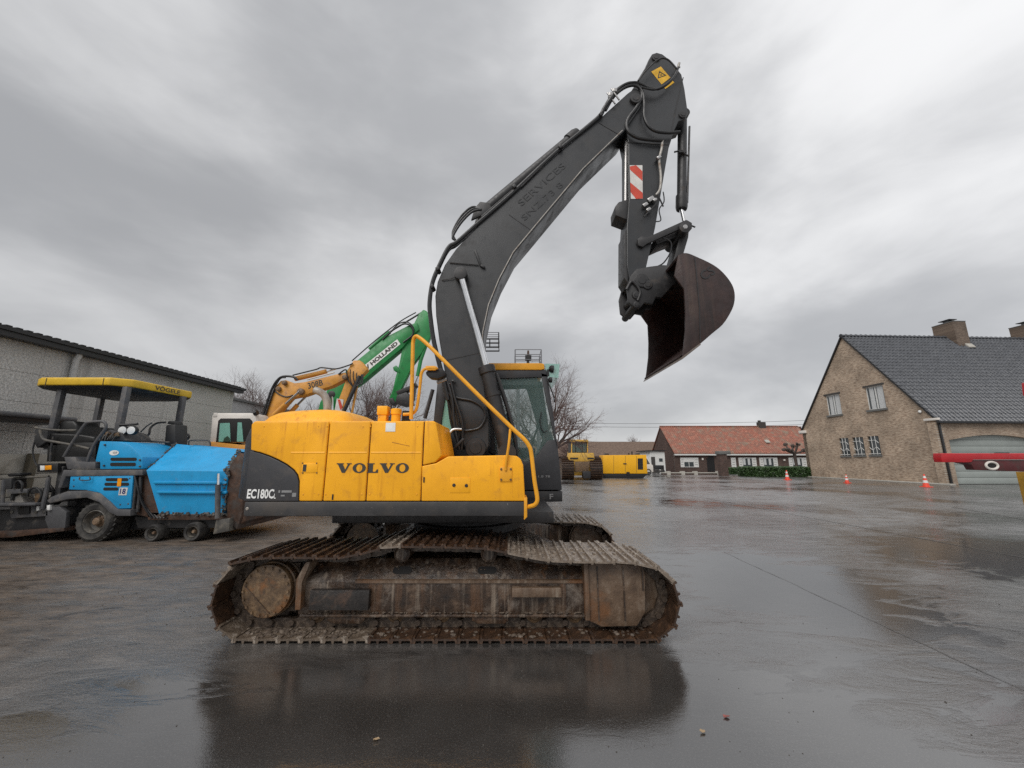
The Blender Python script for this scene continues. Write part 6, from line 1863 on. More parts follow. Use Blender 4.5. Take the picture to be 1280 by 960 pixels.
for (x0_, y0_, x1_, y1_) in ((1050, 547.5, 1062, 570), (1066.5, 546.5, 1080.5, 569.5), (1085.5, 545, 1100, 569)):
    a, c = on_gable(x0_, (y0_ + y1_) / 2), on_gable(x1_, (y0_ + y1_) / 2)
    zt_, zb_ = on_gable((x0_ + x1_) / 2, y0_).z, on_gable((x0_ + x1_) / 2, y1_).z
    v0, v1 = min(a.y, c.y), max(a.y, c.y)
    holes.append((-.2, .20, v0, v1, zb_, zt_))
    w = MB(); w.box(.12, .14, v0, v1, zb_, zt_); wi = w.build("window", M['winglass'], hs_)
    w = MB()      # wrought iron scroll grille
    for k in (.3, .62):
        w.tube([(-.02, v0 + (v1 - v0) * k, zb_), (-.02, v0 + (v1 - v0) * k, zt_)], .020, 5)
    for k, sgn in ((.35, 1), (.7, -1)):
        zc_ = zb_ + (zt_ - zb_) * k
        w.tube(crm([(-.02, v0 + .05, zc_ - .1), (-.02, v0 + (v1 - v0) * .3, zc_ + .1), (-.02, v0 + (v1 - v0) * .62, zc_ - .1 * sgn), (-.02, v1 - .06, zc_ + .12)], 4), .018, 5)
    w.box(-.075, -.045, v0, v1, zb_ + .09, zb_ + .13)
    w.build("grille", M['frame_white'], wi)
    w = MB(); w.box(-.08, .11, v0 - .05, v1 + .05, zb_ - .10, zb_ + .01); w.build("sill", M['stone'], wi)
cut(gw, holes)
# plinth strip, downpipe, gutter, verge
mb = MB(); mb.box(-.35, -.004, -.3, HL, .0, .07); mb.build("kerb_strip", M['concrete_light'], hs_, bevel=.01)
mb = MB(); mb.box(-.06, .06, -.12, -.03, .05, ZE - .1); mb.build("downpipe", M['trim_black'], hs_, bevel=.01)
mb = MB(); mb.box(-.20, -.004, .0, .45, 0, ZE - .25); mb.build("corner_pier", M['brick_gable'], hs_)
OV = .45
sl = Vector((0, HL / 2, ZR - ZE)).normalized()
e0 = Vector((0, -OV * .35, ZE - OV * .35 * (ZR - ZE) / (HL / 2)))
mb = MB(); mb.box(-.2, UL + .3, -OV * .35 - .14, -OV * .35 + .02, e0.z - .12, e0.z + .03); mb.build("gutter", M['trim_black'], hs_, bevel=.02)
mb = MB(); a = on_gable(1155, 524, .1); mb.box(-.16, -.005, -.2, max(.5, a.y), ZE - .12, ZE + .03); mb.build("eaves_box", M['cabwhite'], hs_, bevel=.01)
mb = MB(); mb.box(-.16, -.005, HL - .5, HL + .25, ZE - .25, ZE + .0); mb.build("eaves_box", M['cabwhite'], hs_, bevel=.01)
mb = MB(); p_ = on_gable(1151, 514.5); mb.sphere((-.06, p_.y, p_.z), .10, 10); mb.build("wall_lamp", M['lamp_glass'], hs_)
for sg in (0, 1):
    def vv(v): return v if sg == 0 else HL - v
    mb = MB(); mb.prism_x([(vv(e0.y), e0.z - .1), (vv(HL / 2), ZR - .1), (vv(HL / 2), ZR + .05), (vv(e0.y), e0.z + .05)], -.14, -.02); mb.build("verge_board", M['trim_black'], hs_)
    mb = MB(); mb.prism_x([(vv(e0.y), e0.z - .06), (vv(HL / 2), ZR - .06), (vv(HL / 2), ZR + .0), (vv(e0.y), e0.z + .0)], -.02, UL + .1)
    rf = mb.build("roof", M['tile_black'], hs_)
    if sg == 0:
        # pantiles, row upon row
        SL = (Vector((0, HL / 2, ZR)) - Vector((0, e0.y, e0.z))).length
        rows, cols = int(SL / .36), int(UL / .30)
        nrm = Vector((0, -sl.z, sl.y)); t_ = MB()
        wave = [(0, .0), (.10, .010), (.30, -.01), (.5, -.02), (.68, .005), (.82, .06), (.93, .068), (1.0, .03)]
        pw, ph = UL / cols, SL / rows
        org = Vector((-.1, e0.y, e0.z))
        for r_ in range(rows):
            vs, fs = [], []
            xs_ = [c_ * pw + wx * pw for c_ in range(cols) for wx, _ in wave[:-1]]
            hs2 = [wh for c_ in range(cols) for _, wh in wave[:-1]]
            n2 = len(xs_)
            for (dd, lift) in ((-.03, .02), (-.03, .055), (ph, .015)):
                for i in range(n2):
                    vs.append(org + Vector((xs_[i], 0, 0)) + sl * (r_ * ph + dd) + nrm * (lift + (hs2[i] if lift != .02 else 0)))
            fs = [(k * n2 + i, k * n2 + i + 1, (k + 1) * n2 + i + 1, (k + 1) * n2 + i) for k in range(2) for i in range(n2 - 1)]
            t_.add(vs, fs)
        tl = t_.build("roof_tiles", M['tile_black'], rf, ang=40); tl["kind"] = "stuff"
# ridge tiles
for k in range(int(UL / .42)):
    mb = MB(); x = -.12 + k * .42
    mb.prism_x([(HL / 2 + .17 * cos(pi * j / 8), ZR - .02 + .15 * sin(pi * j / 8)) for j in range(9)], x, x + .44)
    mb.lathe((x, HL / 2, ZR + .02), (1, 0, 0), [(.15, 0), (.15, .06)], 12)
    mb.build("ridge_tile", M['tile_black'], hs_)
M['brick_chim'] = brick_mat("chimney_brick", 'x', (.20, .145, .105), (.15, .105, .075), (.10, .07, .055), (.2, .17, .14))
for pxc in (1188, 1286):
    d = ray(pxc, 418); o = Vector((0, 0, CH)); n_ = -vd; P0 = HC + vd * (HL / 2)
    t = (P0 - o).dot(n_) / d.dot(n_); cpt = IH @ (o + d * t)
    mb = MB(); mb.box(cpt.x - .55, cpt.x + .55, HL / 2 - .75, HL / 2 + .75, ZR - .9, ZR + 1.15)
    ch = mb.build("chimney", M['brick_chim'], hs_)
    mb = MB(); mb.box(cpt.x - .57, cpt.x + .57, HL / 2 - .77, HL / 2 + .77, ZR + 1.151, ZR + 1.21); mb.build("chimney_cap", M['stone'], ch)
    mb = MB(); mb.box(cpt.x - .35, cpt.x + .35, HL / 2 - .4, HL / 2 + .4, ZR + 1.45, ZR + 1.50); mb.box(cpt.x - .3, cpt.x - .25, HL / 2 - .1, HL / 2 + .1, ZR + 1.21, ZR + 1.452); mb.box(cpt.x + .25, cpt.x + .3, HL / 2 - .1, HL / 2 + .1, ZR + 1.21, ZR + 1.452); mb.build("cowl", M['trim_black'], ch)
    mb = MB(); mb.prism_x([(HL / 2 - .95, ZR - 1.12), (HL / 2 - .76, ZR - .9), (HL / 2 - .76, ZR - .70), (HL / 2 - 1.0, ZR - 1.05)], cpt.x + .05, cpt.x + .62); mb.build("flashing", M['concrete_light'], ch)

# --- long low farmhouse with red roof
YF_ = 48.0
M['tile_red'] = None


def red_roof():
    m, n, l, b = nt("weathered_red_pantiles")
    v = coords(n, l)
    mp = n.new("ShaderNodeMapping"); mp.inputs["Scale"].default_value = (4, 4, 4); l.new(v, mp.inputs[0])
    a = noise(n, l, v, 1.3, 7, .7, .3)
    sp = n.new("ShaderNodeSeparateXYZ"); l.new(v, sp.inputs[0])
    wv = mth(n, l, 'SINE', mth(n, l, 'MULTIPLY', sp.outputs[0], 2 * pi / .26))
    hz_ = mth(n, l, 'FRACT', mth(n, l, 'MULTIPLY', sp.outputs[2], 1 / .22))
    cell = noise(n, l, mp.outputs[0], 1.0, 1)
    c_ = mixc(n, l, mapr(n, l, a, .35, .65), (.30, .085, .05), (.19, .10, .07))
    c_ = mixc(n, l, mapr(n, l, cell, .5, .75), c_, (.42, .17, .11))
    c_ = mixc(n, l, mapr(n, l, noise(n, l, coords(n, l, (1, 1, .15)), 1.6, 5), .52, .72), c_, (.22, .18, .13))
    c_ = mixc(n, l, mth(n, l, 'MULTIPLY', mapr(n, l, wv, -1, -.4, 1, 0), .35), c_, (.05, .025, .02))
    l.new(c_, b.inputs["Base Color"]); b.inputs["Roughness"].default_value = .65
    bump(n, l, b, mth(n, l, 'ADD', wv, hz_), .6, .03)
    return m


M['tile_red'] = red_roof()
fa, fb = at(844.5, 590, YF_).x, at(1014, 590, YF_).x + 2.5
fe, frz = at(900, 568, YF_).z, None
FD = 7.5
frz = solve(lambda z: proj((fa + 6, YF_ + FD / 2, z))[1] - 534, 2, 14)
fh = thing("farmhouse", "long low dark brick farmhouse with red tiled roof and white shutters", "house", (fa, YF_, 0))
mb = MB(); mb.box(fa, fb, YF_, YF_ + .3, 0, fe); mb.build("front_wall", M['brick_red_x'], fh)
mb = MB(); mb.prism_x([(YF_ + .302, 0), (YF_ + FD, 0), (YF_ + FD, fe), (YF_ + FD / 2, frz - .1), (YF_ + .302, fe)], fa + .001, fa + .3); mb.build("gable_wall", M['brick_red_y'], fh)
mb = MB(); mb.prism_x([(YF_ + .302, 0), (YF_ + FD, 0), (YF_ + FD, fe), (YF_ + FD / 2, frz - .1), (YF_ + .302, fe)], fb - .3, fb - .001); mb.build("gable_wall", M['brick_red_y'], fh)
for sg in (0, 1):
    def vv(v): return YF_ + v if sg == 0 else YF_ + FD - v
    mb = MB(); mb.prism_x([(vv(-.3), fe + .06), (vv(FD / 2), frz), (vv(FD / 2), frz + .1), (vv(-.3), fe + .18)], fa - .1, fb - (.6 if sg == 0 else .1)); frf = mb.build("roof", M['tile_red'], fh)
mb = MB(); mb.box(fa - .05, fb, YF_ - .34, YF_ - .02, fe - .12, fe + .05); mb.build("white_gutter", M['frame_white'], fh)
mb = MB()
for k in range(int((fb - fa) / .5)):
    mb.prism_x([(YF_ + FD / 2 + .14 * cos(pi * j / 4), frz + .08 + .12 * sin(pi * j / 4)) for j in range(5)], fa - .1 + k * .5, fa - .1 + k * .5 + .46)
o = mb.build("ridge_tiles", M['tile_red'], fh); o["kind"] = "stuff"
a, c = at(948, 536, YF_ + FD / 2), at(955, 526.5, YF_ + FD / 2)
mb = MB(); mb.box(a.x, c.x, YF_ + FD / 2 - .3, YF_ + FD / 2 + .3, frz - .3, c.z - .15); mb.box(a.x + .1, a.x + .35, YF_ + FD / 2 - .15, YF_ + FD / 2 + .15, c.z - .15, c.z + .1); mb.build("chimney", M['frame_dark'], fh)
a = at(960, 551, YF_ + 1); mb = MB()
mb.obox((a.x, YF_ + 1.15, fe + .18 + 1.45 * (frz - fe) / (FD / 2) + .05), (.55, .5, .08), Matrix.Rotation(atan2(frz - fe, FD / 2), 3, 'X')); mb.build("skylight", M['concrete_light'], frf)


def fbox(name, x0, x1, y0, y1, d0, d1, mat, par):
    p, q = at(x0, y1, YF_), at(x1, y0, YF_)
    mb = MB(); mb.box(p.x, q.x, YF_ - d1, YF_ - d0, p.z, q.z); return mb.build(name, M[mat], par)


for x0_, x1_ in ((854.8, 867.4), (928, 940), (954, 966.6), (990.5, 1002)):
    w = fbox("window", x0_, x1_, 572, 584, .0, .05, 'frame_white', fh)
    xm = (x0_ + x1_) / 2
    if x0_ < 860:
        fbox("pane", x0_ + .8, xm - .6, 577.5, 583.3, .052, .06, 'winglass', w); fbox("pane", xm + .6, x1_ - .8, 577.5, 583.3, .052, .06, 'winglass', w)
    else:
        fbox("pane", x0_ + .8, xm - .6, 573, 583, .052, .06, 'winglass', w); fbox("pane", xm + .6, x1_ - .8, 573, 583, .052, .06, 'winglass', w)
        for q0, q1 in ((x0_ + 1, xm - .8), (xm + .8, x1_ - 1)):
            fbox("curtain", q0, q0 + 2, 573.2, 581, .061, .064, 'curtain', w)
for x0_, x1_ in ((851, 854.4), (867.9, 872.4), (897.8, 901.6), (914.6, 919), (924, 927.7), (940.4, 944.6), (950, 953.7), (967, 971), (986.8, 990.2), (1003.5, 1007.5)):
    sh = fbox("shutter", x0_, x1_, 572, 584, .0, .06, 'frame_white', fh)
    for yy_ in (574.5, 577.5, 580.5): fbox("shutter_batten", x0_ + .5, x1_ - .5, yy_, yy_ + .5, .061, .064, 'stone', sh)
dr_ = fbox("door", 884.6, 892.4, 573, 589.5, .0, .03, 'trim_black', fh)
p, q = at(884.6, 573, YF_), at(892.4, 573, YF_)
mb = MB(); mb.prism([((p.x + q.x) / 2 + (q.x - p.x) / 2 * cos(pi * k / 8), p.z + .001 + .35 * sin(pi * k / 8)) for k in range(9)], YF_ - .03, YF_ - .001); mb.build("door_arch", M['trim_black'], dr_)
fbox("wall_lamp", 877, 878.5, 572.5, 575, .0, .15, 'cabwhite', fh); fbox("wall_lamp", 979, 980.5, 574, 576, .0, .15, 'cabwhite', fh)

# garden wall, gate pier
gwl = thing("garden_wall", "low brick garden wall in front of the farmhouse", "wall", (at(870, 597, 40).x, 40, 0))
a, c = at(828, 596, 40), at(901, 592.2, 40)
mb = MB(); mb.box(a.x, c.x, 40, 40.25, 0, c.z + .05); mb.build("wall_body", M['brick_red_x'], gwl)
mb = MB(); mb.box(a.x - .02, c.x + .02, 39.96, 40.29, c.z + .051, c.z + .13); mb.build("coping", M['concrete_light'], gwl)
for px in (836, 854, 870, 899):
    p = at(px, 596, 40); mb = MB(); mb.box(p.x - .18, p.x + .18, 39.9, 40.35, 0, c.z + .25); mb.build("pillar", M['concrete_light'], gwl)
gp_ = thing("gate_pier", "tall brown brick gate pier with slate cap before the farmhouse", "pier", (at(905, 596, 37).x, 37, 0))
a, c = at(902, 596, 37), at(908.5, 568, 37)
mb = MB(); mb.box(a.x, c.x, 37, 37.55, 0, c.z); mb.build("shaft", M['brick_red_x'], gp_)
mb = MB(); mb.box(a.x - .08, c.x + .35, 36.9, 37.65, c.z + .001, c.z + .32); mb.build("cap", M['stone'], gp_, bevel=.04)

# barn behind
M['barnroof'] = pmat("old_brown_barn_tiles", (.13, .085, .062), .8, var=.3, scale=3, dirt=(.20, .15, .11), dirt_lo=.5, dirt_hi=.7, dscale=6, bstr=.6, bscale=8, bdist=.05)
bn = thing("barn", "old barn with brown tiled roof behind the generator", "barn", (at(780, 590, 62).x, 62, 0))
xa, xb = at(600, 580, 62).x, at(836, 580, 62).x
ze, zr = at(760, 570, 62).z, at(760, 553, 66).z
mb = MB(); mb.box(xa, xb, 62, 70, 0, ze); mb.build("wall", M['brick_red_x'], bn)
for sg in (0, 1):
    def vv(v): return 62 + v if sg == 0 else 70 - v
    mb = MB(); mb.prism_x([(vv(-.3), ze - .1), (vv(4), zr), (vv(4), zr + .12), (vv(-.3), ze + .05)], xa - .2, xb + .2); mb.build("roof", M['barnroof'], bn)
# white shed
ws = thing("white_shed", "small white rendered shed against the farmhouse gable", "shed", (at(822, 588, 45).x, 45, 0))
M['render'] = pmat("white_render", (.62, .62, .60), .8, var=.08, scale=2, dirt=(.40, .39, .36), dirt_lo=.55, dirt_hi=.8, dscale=1.2, bstr=.1)
a, c = at(812, 590, 45), at(830.5, 565, 45)
mb = MB(); mb.prism([(a.x, 0), (c.x, 0), (c.x, c.z), (a.x + .3, c.z + .1), (a.x, c.z - .8)], 45, 49); mb.build("wall", M['render'], ws)
mb = MB(); mb.box(a.x - .1, c.x + .1, 44.8, 49.2, c.z + .101, c.z + .2); mb.build("roof", M['trim_black'], ws)
p, q = at(815, 590, 45), at(818.5, 571, 45); mb = MB(); mb.box(p.x, q.x, 44.97, 44.999, 0, q.z); mb.build("door", M['frame_dark'], ws)
p, q = at(824, 577, 45), at(828, 573, 45); mb = MB(); mb.box(p.x, q.x, 44.97, 44.999, p.z, q.z); mb.build("window", M['winglass'], ws)
p, q = at(820, 589, 43), at(830, 583, 43)
tc_ = thing("handcart", "small dark cart standing in front of the white shed", "cart", ((p.x + q.x) / 2, 43, 0))
mb = MB(); mb.box(p.x, q.x, 43, 43.6, .45, .9); mb.build("tray", M['trim_black'], tc_, bevel=.02)
for x in (p.x + .2, q.x - .2):
    mb = MB(); mb.lathe((x, 42.95, .25), (0, 1, 0), [(.1, .02), (.25, 0), (.25, .08), (.1, .1)], 14); mb.build("wheel", M['tyre'], tc_)
    mb = MB(); mb.box(x - .03, x + .03, 43.2, 43.3, .25, .46); mb.build("leg", M['trim_black'], tc_)
# white van nose behind the generator
vx0, vx1 = at(807, 590, 39).x, at(817, 590, 39).x
vn = thing("white_van", "small white van half hidden behind the yellow generator", "van", ((vx0 + vx1) / 2, 40, 0))
mb = MB(); mb.prism([(vx0 - 1.6, .3), (vx1, .3), (vx1, .95), (vx1 - .15, 1.05), (vx1 - .55, 1.75), (vx0 - 1.6, 1.8)], 39, 40.6); bv = mb.build("body", M['cabwhite'], vn, bevel=.05)
mb = MB(); mb.prism([(vx1 - .30, 1.08), (vx1 - .58, 1.62), (vx1 - 1.1, 1.62), (vx1 - 1.1, 1.08)], 38.985, 38.998); mb.build("side_window", M['winglass'], bv)
for x in (vx1 - .5, vx0 - 1.1):
    mb = MB(); mb.lathe((x, 38.98, .31), (0, 1, 0), [(.15, .03), (.22, 0), (.31, .02), (.31, .2)], 16); mb.build("wheel", M['tyre'], vn)

# --- warehouse on the left
M['aggregate'] = None


def aggregate():
    m, n, l, b = nt("exposed_aggregate_panel")
    v = coords(n, l)
    a = noise(n, l, v, 22, 6, .75)
    c_ = mixc(n, l, mapr(n, l, a, .36, .64), (.28, .276, .265), (.66, .645, .615))
    c_ = mixc(n, l, mapr(n, l, noise(n, l, v, .6, 5), .4, .7, 0, .45), c_, (.32, .31, .29))
    sv = coords(n, l, (1, 1, .07))
    c_ = mixc(n, l, mapr(n, l, noise(n, l, sv, 2.2, 5), .56, .75, 0, .5), c_, (.16, .15, .14))
    l.new(c_, b.inputs["Base Color"]); b.inputs["Roughness"].default_value = .9
    bump(n, l, b, a, .55, .015)
    return m


M['aggregate'] = aggregate()
XW = -13.0
wy1 = atx(291.5, 500, XW).y
wz = atx(291.5, 487, XW).z
wh = thing("warehouse", "long grey concrete panel warehouse with black roof edge behind the paver", "warehouse", (XW - 5, wy1 - 10, 0))
mb = MB(); mb.box(XW - 14, XW - .15, -2, wy1 - .01, 0, wz - .02); mb.build("wall_core", M['stone'], wh)
rows_ = [0, .8, 1.48, 2.27, 3.04, 3.82, 4.6, wz]
yj = [-2, atx(57, 440, XW).y - 6.2, atx(57, 440, XW).y, wy1]
yj = [-2, 3.9, atx(57, 440, XW).y, (atx(57, 440, XW).y + wy1) / 2 + .4, wy1]
for i in range(len(rows_) - 1):
    for j in range(len(yj) - 1):
        mb = MB(); mb.box(XW - .12, XW + random.uniform(-.004, .004), yj[j] + .002, yj[j + 1] - .002, rows_[i] + .003, rows_[i + 1] - .003)
        mb.build("wall_panel", M['aggregate'], wh, bevel=.004, bseg=1)
mb = MB(); mb.box(XW - 14.2, XW + .35, -2.2, wy1 + .3, wz, wz + .10); mb.box(XW + .05, XW + .30, -2.2, wy1 + .2, wz - .14, wz - .001); mb.build("roof_edge", M['trim_black'], wh)
mb = MB()
for k in range(92):
    y = -2 + k * (wy1 + 2) / 92; mb.box(XW - .3, XW + .36, y, y + .12, wz + .1, wz + .125)
o = mb.build("roof_ribs", M['trim_black'], wh); o["kind"] = "stuff"
p0, p1 = atx(98.5, 436, XW + .12), atx(80, 524, XW + .12)
M['pvc'] = plain("grey_pvc_pipe", (.50, .50, .49), .5)
yv = (p0.y + p1.y) / 2
mb = MB(); mb.tube([(XW + .16, yv, wz - .13), (XW + .15, yv, wz - .2), (XW + .1, yv, wz - .3), (XW + .1, yv, .05)], .075, 10); mb.build("downpipe", M['pvc'], wh)
# black conveyor tube fixed along the wall
mb = MB()
p0, p1 = atx(-90, 509, XW + .5), atx(78, 527, XW + .5)
mb.bar((XW + .45, p0.y, p1.z), (XW + .45, p1.y, p1.z), .7, .22); mb.build("wall_canopy", M['trim_black'], wh, bevel=.03)
mb = MB()
mb.tube([(XW + .85, p0.y, p1.z + .05), (XW + .85, p1.y, p1.z + .05)], .06, 10); mb.build("canopy_gutter", M['pgrey'], wh)
# concrete stop wall in front of it
M['oldconc'] = pmat("weathered_concrete", (.36, .34, .30), .85, var=.18, scale=2, dirt=(.16, .14, .11), dirt_lo=.55, dirt_hi=.75, dscale=2.5, streak=((.12, .10, .08), .7), bstr=.3, bscale=25)
cw = thing("concrete_wall", "weathered pale concrete slab wall with dark posts behind the paver", "wall", (XW + .5, 9, 0))
XS = XW + .35
zt_ = atx(5, 567, XS).z
ys_ = [-2, 2, 6] + [atx(px, 590, XS).y for px in (33,)] + [12.5, 15, wy1 - .2]
for j in range(len(ys_) - 1):
    for i, (z0, z1) in enumerate(((0, zt_ * .36), (zt_ * .36, zt_ * .70), (zt_ * .70, zt_))):
        mb = MB(); mb.box(XS - .1, XS + random.uniform(-.006, .006), ys_[j] + .05, ys_[j + 1] - .05, z0 + .008, z1 - .008); mb.build("wall_slab", M['oldconc'], cw, bevel=.012)
M['post'] = pmat("dark_timber_post", (.10, .085, .06), .8, var=.3, scale=6, dirt=(.05, .05, .03), dirt_lo=.5, dirt_hi=.7)
for y in ys_:
    mb = MB(); mb.box(XS + .012, XS + .14, y - .09, y + .09, 0, zt_ + .01); mb.build("post", M['post'], cw, bevel=.01)
# lower grey hall farther back
gh = thing("grey_hall", "low plain grey hall farther back beyond the warehouse corner", "hall", (-22, 32, 0))
hx = at(287, 505, 25).x
hz0 = at(289, 499.5, 25).z
M['hallgrey'] = pmat("pale_grey_cladding", (.40, .40, .395), .7, var=.1, scale=2, bstr=.1)
mb = MB(); mb.box(hx - 12, hx, 25, 42, 0, hz0); mb.build("wall", M['hallgrey'], gh)
mb = MB(); mb.box(hx - 12.2, hx + .2, 24.8, 42.2, hz0 + .002, hz0 + .15); mb.build("roof_edge", M['stone'], gh)


# ------------------------------------------------------------------ trees, hedges, wires, cones
M['bark'] = pmat("grey_brown_bark", (.085, .065, .055), .85, var=.3, scale=6, bstr=.5, bscale=20)
M['twig'] = pmat("reddish_twigs", (.115, .075, .066), .85, var=.3, scale=2, bstr=0)
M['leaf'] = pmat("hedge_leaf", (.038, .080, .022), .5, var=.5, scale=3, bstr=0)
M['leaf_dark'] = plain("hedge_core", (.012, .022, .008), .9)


def bare_tree(name, label, x, y, h, spread, seed, levels=5, lean=0.0, base_r=.22):
    rnd = random.Random(seed)
    t = thing(name, label, "tree", (x, y, 0), group=None)
    trunk, crown = MB(), MB()
    def seg(mb, pts, r0, r1, n):
        k = len(pts); mb.tube(pts, [r0 + (r1 - r0) * i / (k - 1) for i in range(k)], n)

    def grow(p, d, L, r, lev):
        pts = [p]; dd = d.copy(); q = p.copy()
        steps = 4 if lev < 3 else 3
        for i in range(steps):
            dd = (dd + Vector((rnd.uniform(-.22, .22), rnd.uniform(-.22, .22), rnd.uniform(-.06, .16))) * (1 if lev else .35)).normalized()
            q = q + dd * (L / steps); pts.append(q.copy())
        r1 = r * (.68 if lev < levels else .5)
        seg(trunk if lev <= 1 else crown, pts, r, r1, 7 if lev == 0 else (5 if lev < 3 else 3))
        if lev >= levels: return
        nb = (5, 5, 5, 4, 4, 3)[min(lev, 5)]
        for k in range(nb):
            f = rnd.uniform(.35 if lev else .6, 1.0) if k else 1.0
            i = min(int(f * steps), steps - 1); b0 = pts[i].lerp(pts[i + 1], f * steps - i) if f < 1 else pts[-1]
            ang = rnd.uniform(.35, .95) * spread if k else rnd.uniform(.1, .3)
            az = rnd.uniform(0, 2 * pi)
            s1 = dd.cross(Vector((0, 0, 1)) if abs(dd.z) < .95 else Vector((1, 0, 0))).normalized(); s2 = dd.cross(s1)
            nd = (dd * cos(ang) + (s1 * cos(az) + s2 * sin(az)) * sin(ang)).normalized()
            grow(b0, nd, L * rnd.uniform(.58, .80), r1 * rnd.uniform(.55, .8), lev + 1)
    grow(Vector((x, y, 0)), Vector((lean, 0, 1)).normalized(), h * .30, base_r, 0)
    trunk.build("trunk", M['bark'], t)
    crown.build("crown", M['twig'], t)
    return t


bare_tree("bare_tree", "bare winter tree with fine twigs behind the excavator cab", at(684, 560, 23).x, 23, 9.0, 1.2, 11, 6, base_r=.27)
bare_tree("bare_tree", "bare tree between the orange and green excavator booms", at(463, 560, 27).x, 27, 9.6, 1.1, 4, 6)
bare_tree("bare_tree", "small bare tree left of the orange excavator boom", at(322, 560, 30).x, 30, 10.5, 1.0, 21, 6)
bare_tree("bare_tree", "bare tree seen under the orange excavator boom", at(385, 560, 31).x, 31, 8.6, 1.0, 8, 5)
bare_tree("bare_tree", "distant bare treetop above the barn roof", at(795, 560, 84).x, 84, 8.3, .9, 5, 4)
bare_tree("bare_tree", "slim bare tree at the left of the bulldozer cab", at(712, 560, 36).x, 36, 5.2, 1.0, 15, 4)

# pollarded tree before the farmhouse
x, y = at(996, 590, 39).x, 39
pt = thing("pollard_tree", "pollarded tree with knobbly fists beside the brick house", "tree", (x, y, 0))
ztp = at(996, 566, 39).z
mb = MB(); mb.tube([(x, y, 0), (x + .05, y, ztp * .5), (x, y, ztp)], [.16, .13, .15], 9); mb.build("trunk", M['bark'], pt)
rnd = random.Random(2)
mb = MB()
for k in range(9):
    a = 2 * pi * k / 9 + rnd.uniform(-.2, .2); L = rnd.uniform(.6, 1.15); zz = rnd.uniform(.1, 1.1)
    e = Vector((x + cos(a) * L, y + sin(a) * L * .6, ztp + zz))
    mb.tube(crm([(x, y, ztp - .1), (x + cos(a) * L * .6, y + sin(a) * L * .35, ztp + zz * .35), e], 3), [.10, .09, .085, .08, .08, .08, .09][:7], 6)
    for j in range(3): mb.sphere(e + Vector((rnd.uniform(-.1, .1), rnd.uniform(-.1, .1), rnd.uniform(-.05, .12))), rnd.uniform(.10, .17), 8)
mb.build("crown", M['bark'], pt)


def hedge(label, px0, px1, pyt, pyb, Y, depth, n, seed):
    rnd = random.Random(seed)
    a, c = at(px0, pyb, Y), at(px1, pyt, Y)
    h = thing("hedge", label, "hedge", ((a.x + c.x) / 2, Y + depth / 2, 0), group=None)
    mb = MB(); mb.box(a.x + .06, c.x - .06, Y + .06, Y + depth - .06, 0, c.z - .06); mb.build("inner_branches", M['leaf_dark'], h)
    mb = MB()
    for k in range(n):
        f = rnd.random()
        if f < .6: p = Vector((rnd.uniform(a.x, c.x), Y + rnd.uniform(-.03, .10), rnd.uniform(.02, c.z)))
        elif f < .85: p = Vector((rnd.uniform(a.x, c.x), rnd.uniform(Y, Y + depth), c.z + rnd.uniform(-.08, .05)))
        else: p = Vector((rnd.choice((a.x, c.x)) + rnd.uniform(-.05, .05), rnd.uniform(Y, Y + depth), rnd.uniform(.02, c.z)))
        d1 = Vector((rnd.gauss(0, 1), rnd.gauss(0, 1), rnd.gauss(0, 1))).normalized() * rnd.uniform(.05, .10)
        d2 = d1.orthogonal().normalized() * rnd.uniform(.03, .055)
        mb.add([p - d1, p + d2, p + d1, p - d2], [(0, 1, 2, 3)])
    f = mb.build("foliage", M['leaf'], h, smooth=False); f["kind"] = "stuff"
    return h


hedge("clipped hedge beside the gate pier, set farthest back", 908, 931, 585, 594, 41, 1.0, 2600, 1)
hedge("clipped hedge between two others, middle of the row", 931.5, 953, 584, 597, 36, 1.2, 2600, 2)
hedge("longest clipped hedge, ending at the brick house", 953.5, 1013, 584, 598, 35, 1.2, 6500, 3)
# distant tree belt that closes the horizon
rnd = random.Random(9)
mb = MB()
for k in range(5200):
    x = rnd.uniform(-240, 260); y = 150 + rnd.uniform(0, 25)
    hgt = 3.0 + 1.6 * sin(x * .07) + 1.2 * sin(x * .23 + 1)
    p = Vector((x, y, abs(rnd.gauss(0, .5)) * hgt))
    d1 = Vector((rnd.gauss(0, 1), rnd.gauss(0, .4), rnd.gauss(0, 1))).normalized() * rnd.uniform(.5, 1.1); d2 = d1.orthogonal().normalized() * rnd.uniform(.4, .8)
    mb.add([p - d1, p + d2, p + d1, p - d2], [(0, 1, 2, 3)])
M['belt'] = plain("far_hedgerow", (.075, .07, .058), .9)
tag(mb.build("tree_belt", M['belt'], smooth=False), "far grey-brown hedgerow along the horizon", "hedgerow", kind="stuff")

# overhead wires
for k, (ya, yb) in enumerate(((527, 524.5), (531, 529.5))):
    a, c = at(640, ya, 58), at(1030, yb, 58)
    pts = []
    for i in range(25):
        t = i / 24; p = a.lerp(c, t); p.z -= 4 * .45 * t * (1 - t); pts.append(p)
    mb = MB(); mb.tube(pts, .022, 4)
    tag(mb.build("overhead_wire", M['trim_black']), ("upper" if k == 0 else "lower") + " of two thin overhead wires crossing the sky above the farmhouse", "wire", "overhead wires")

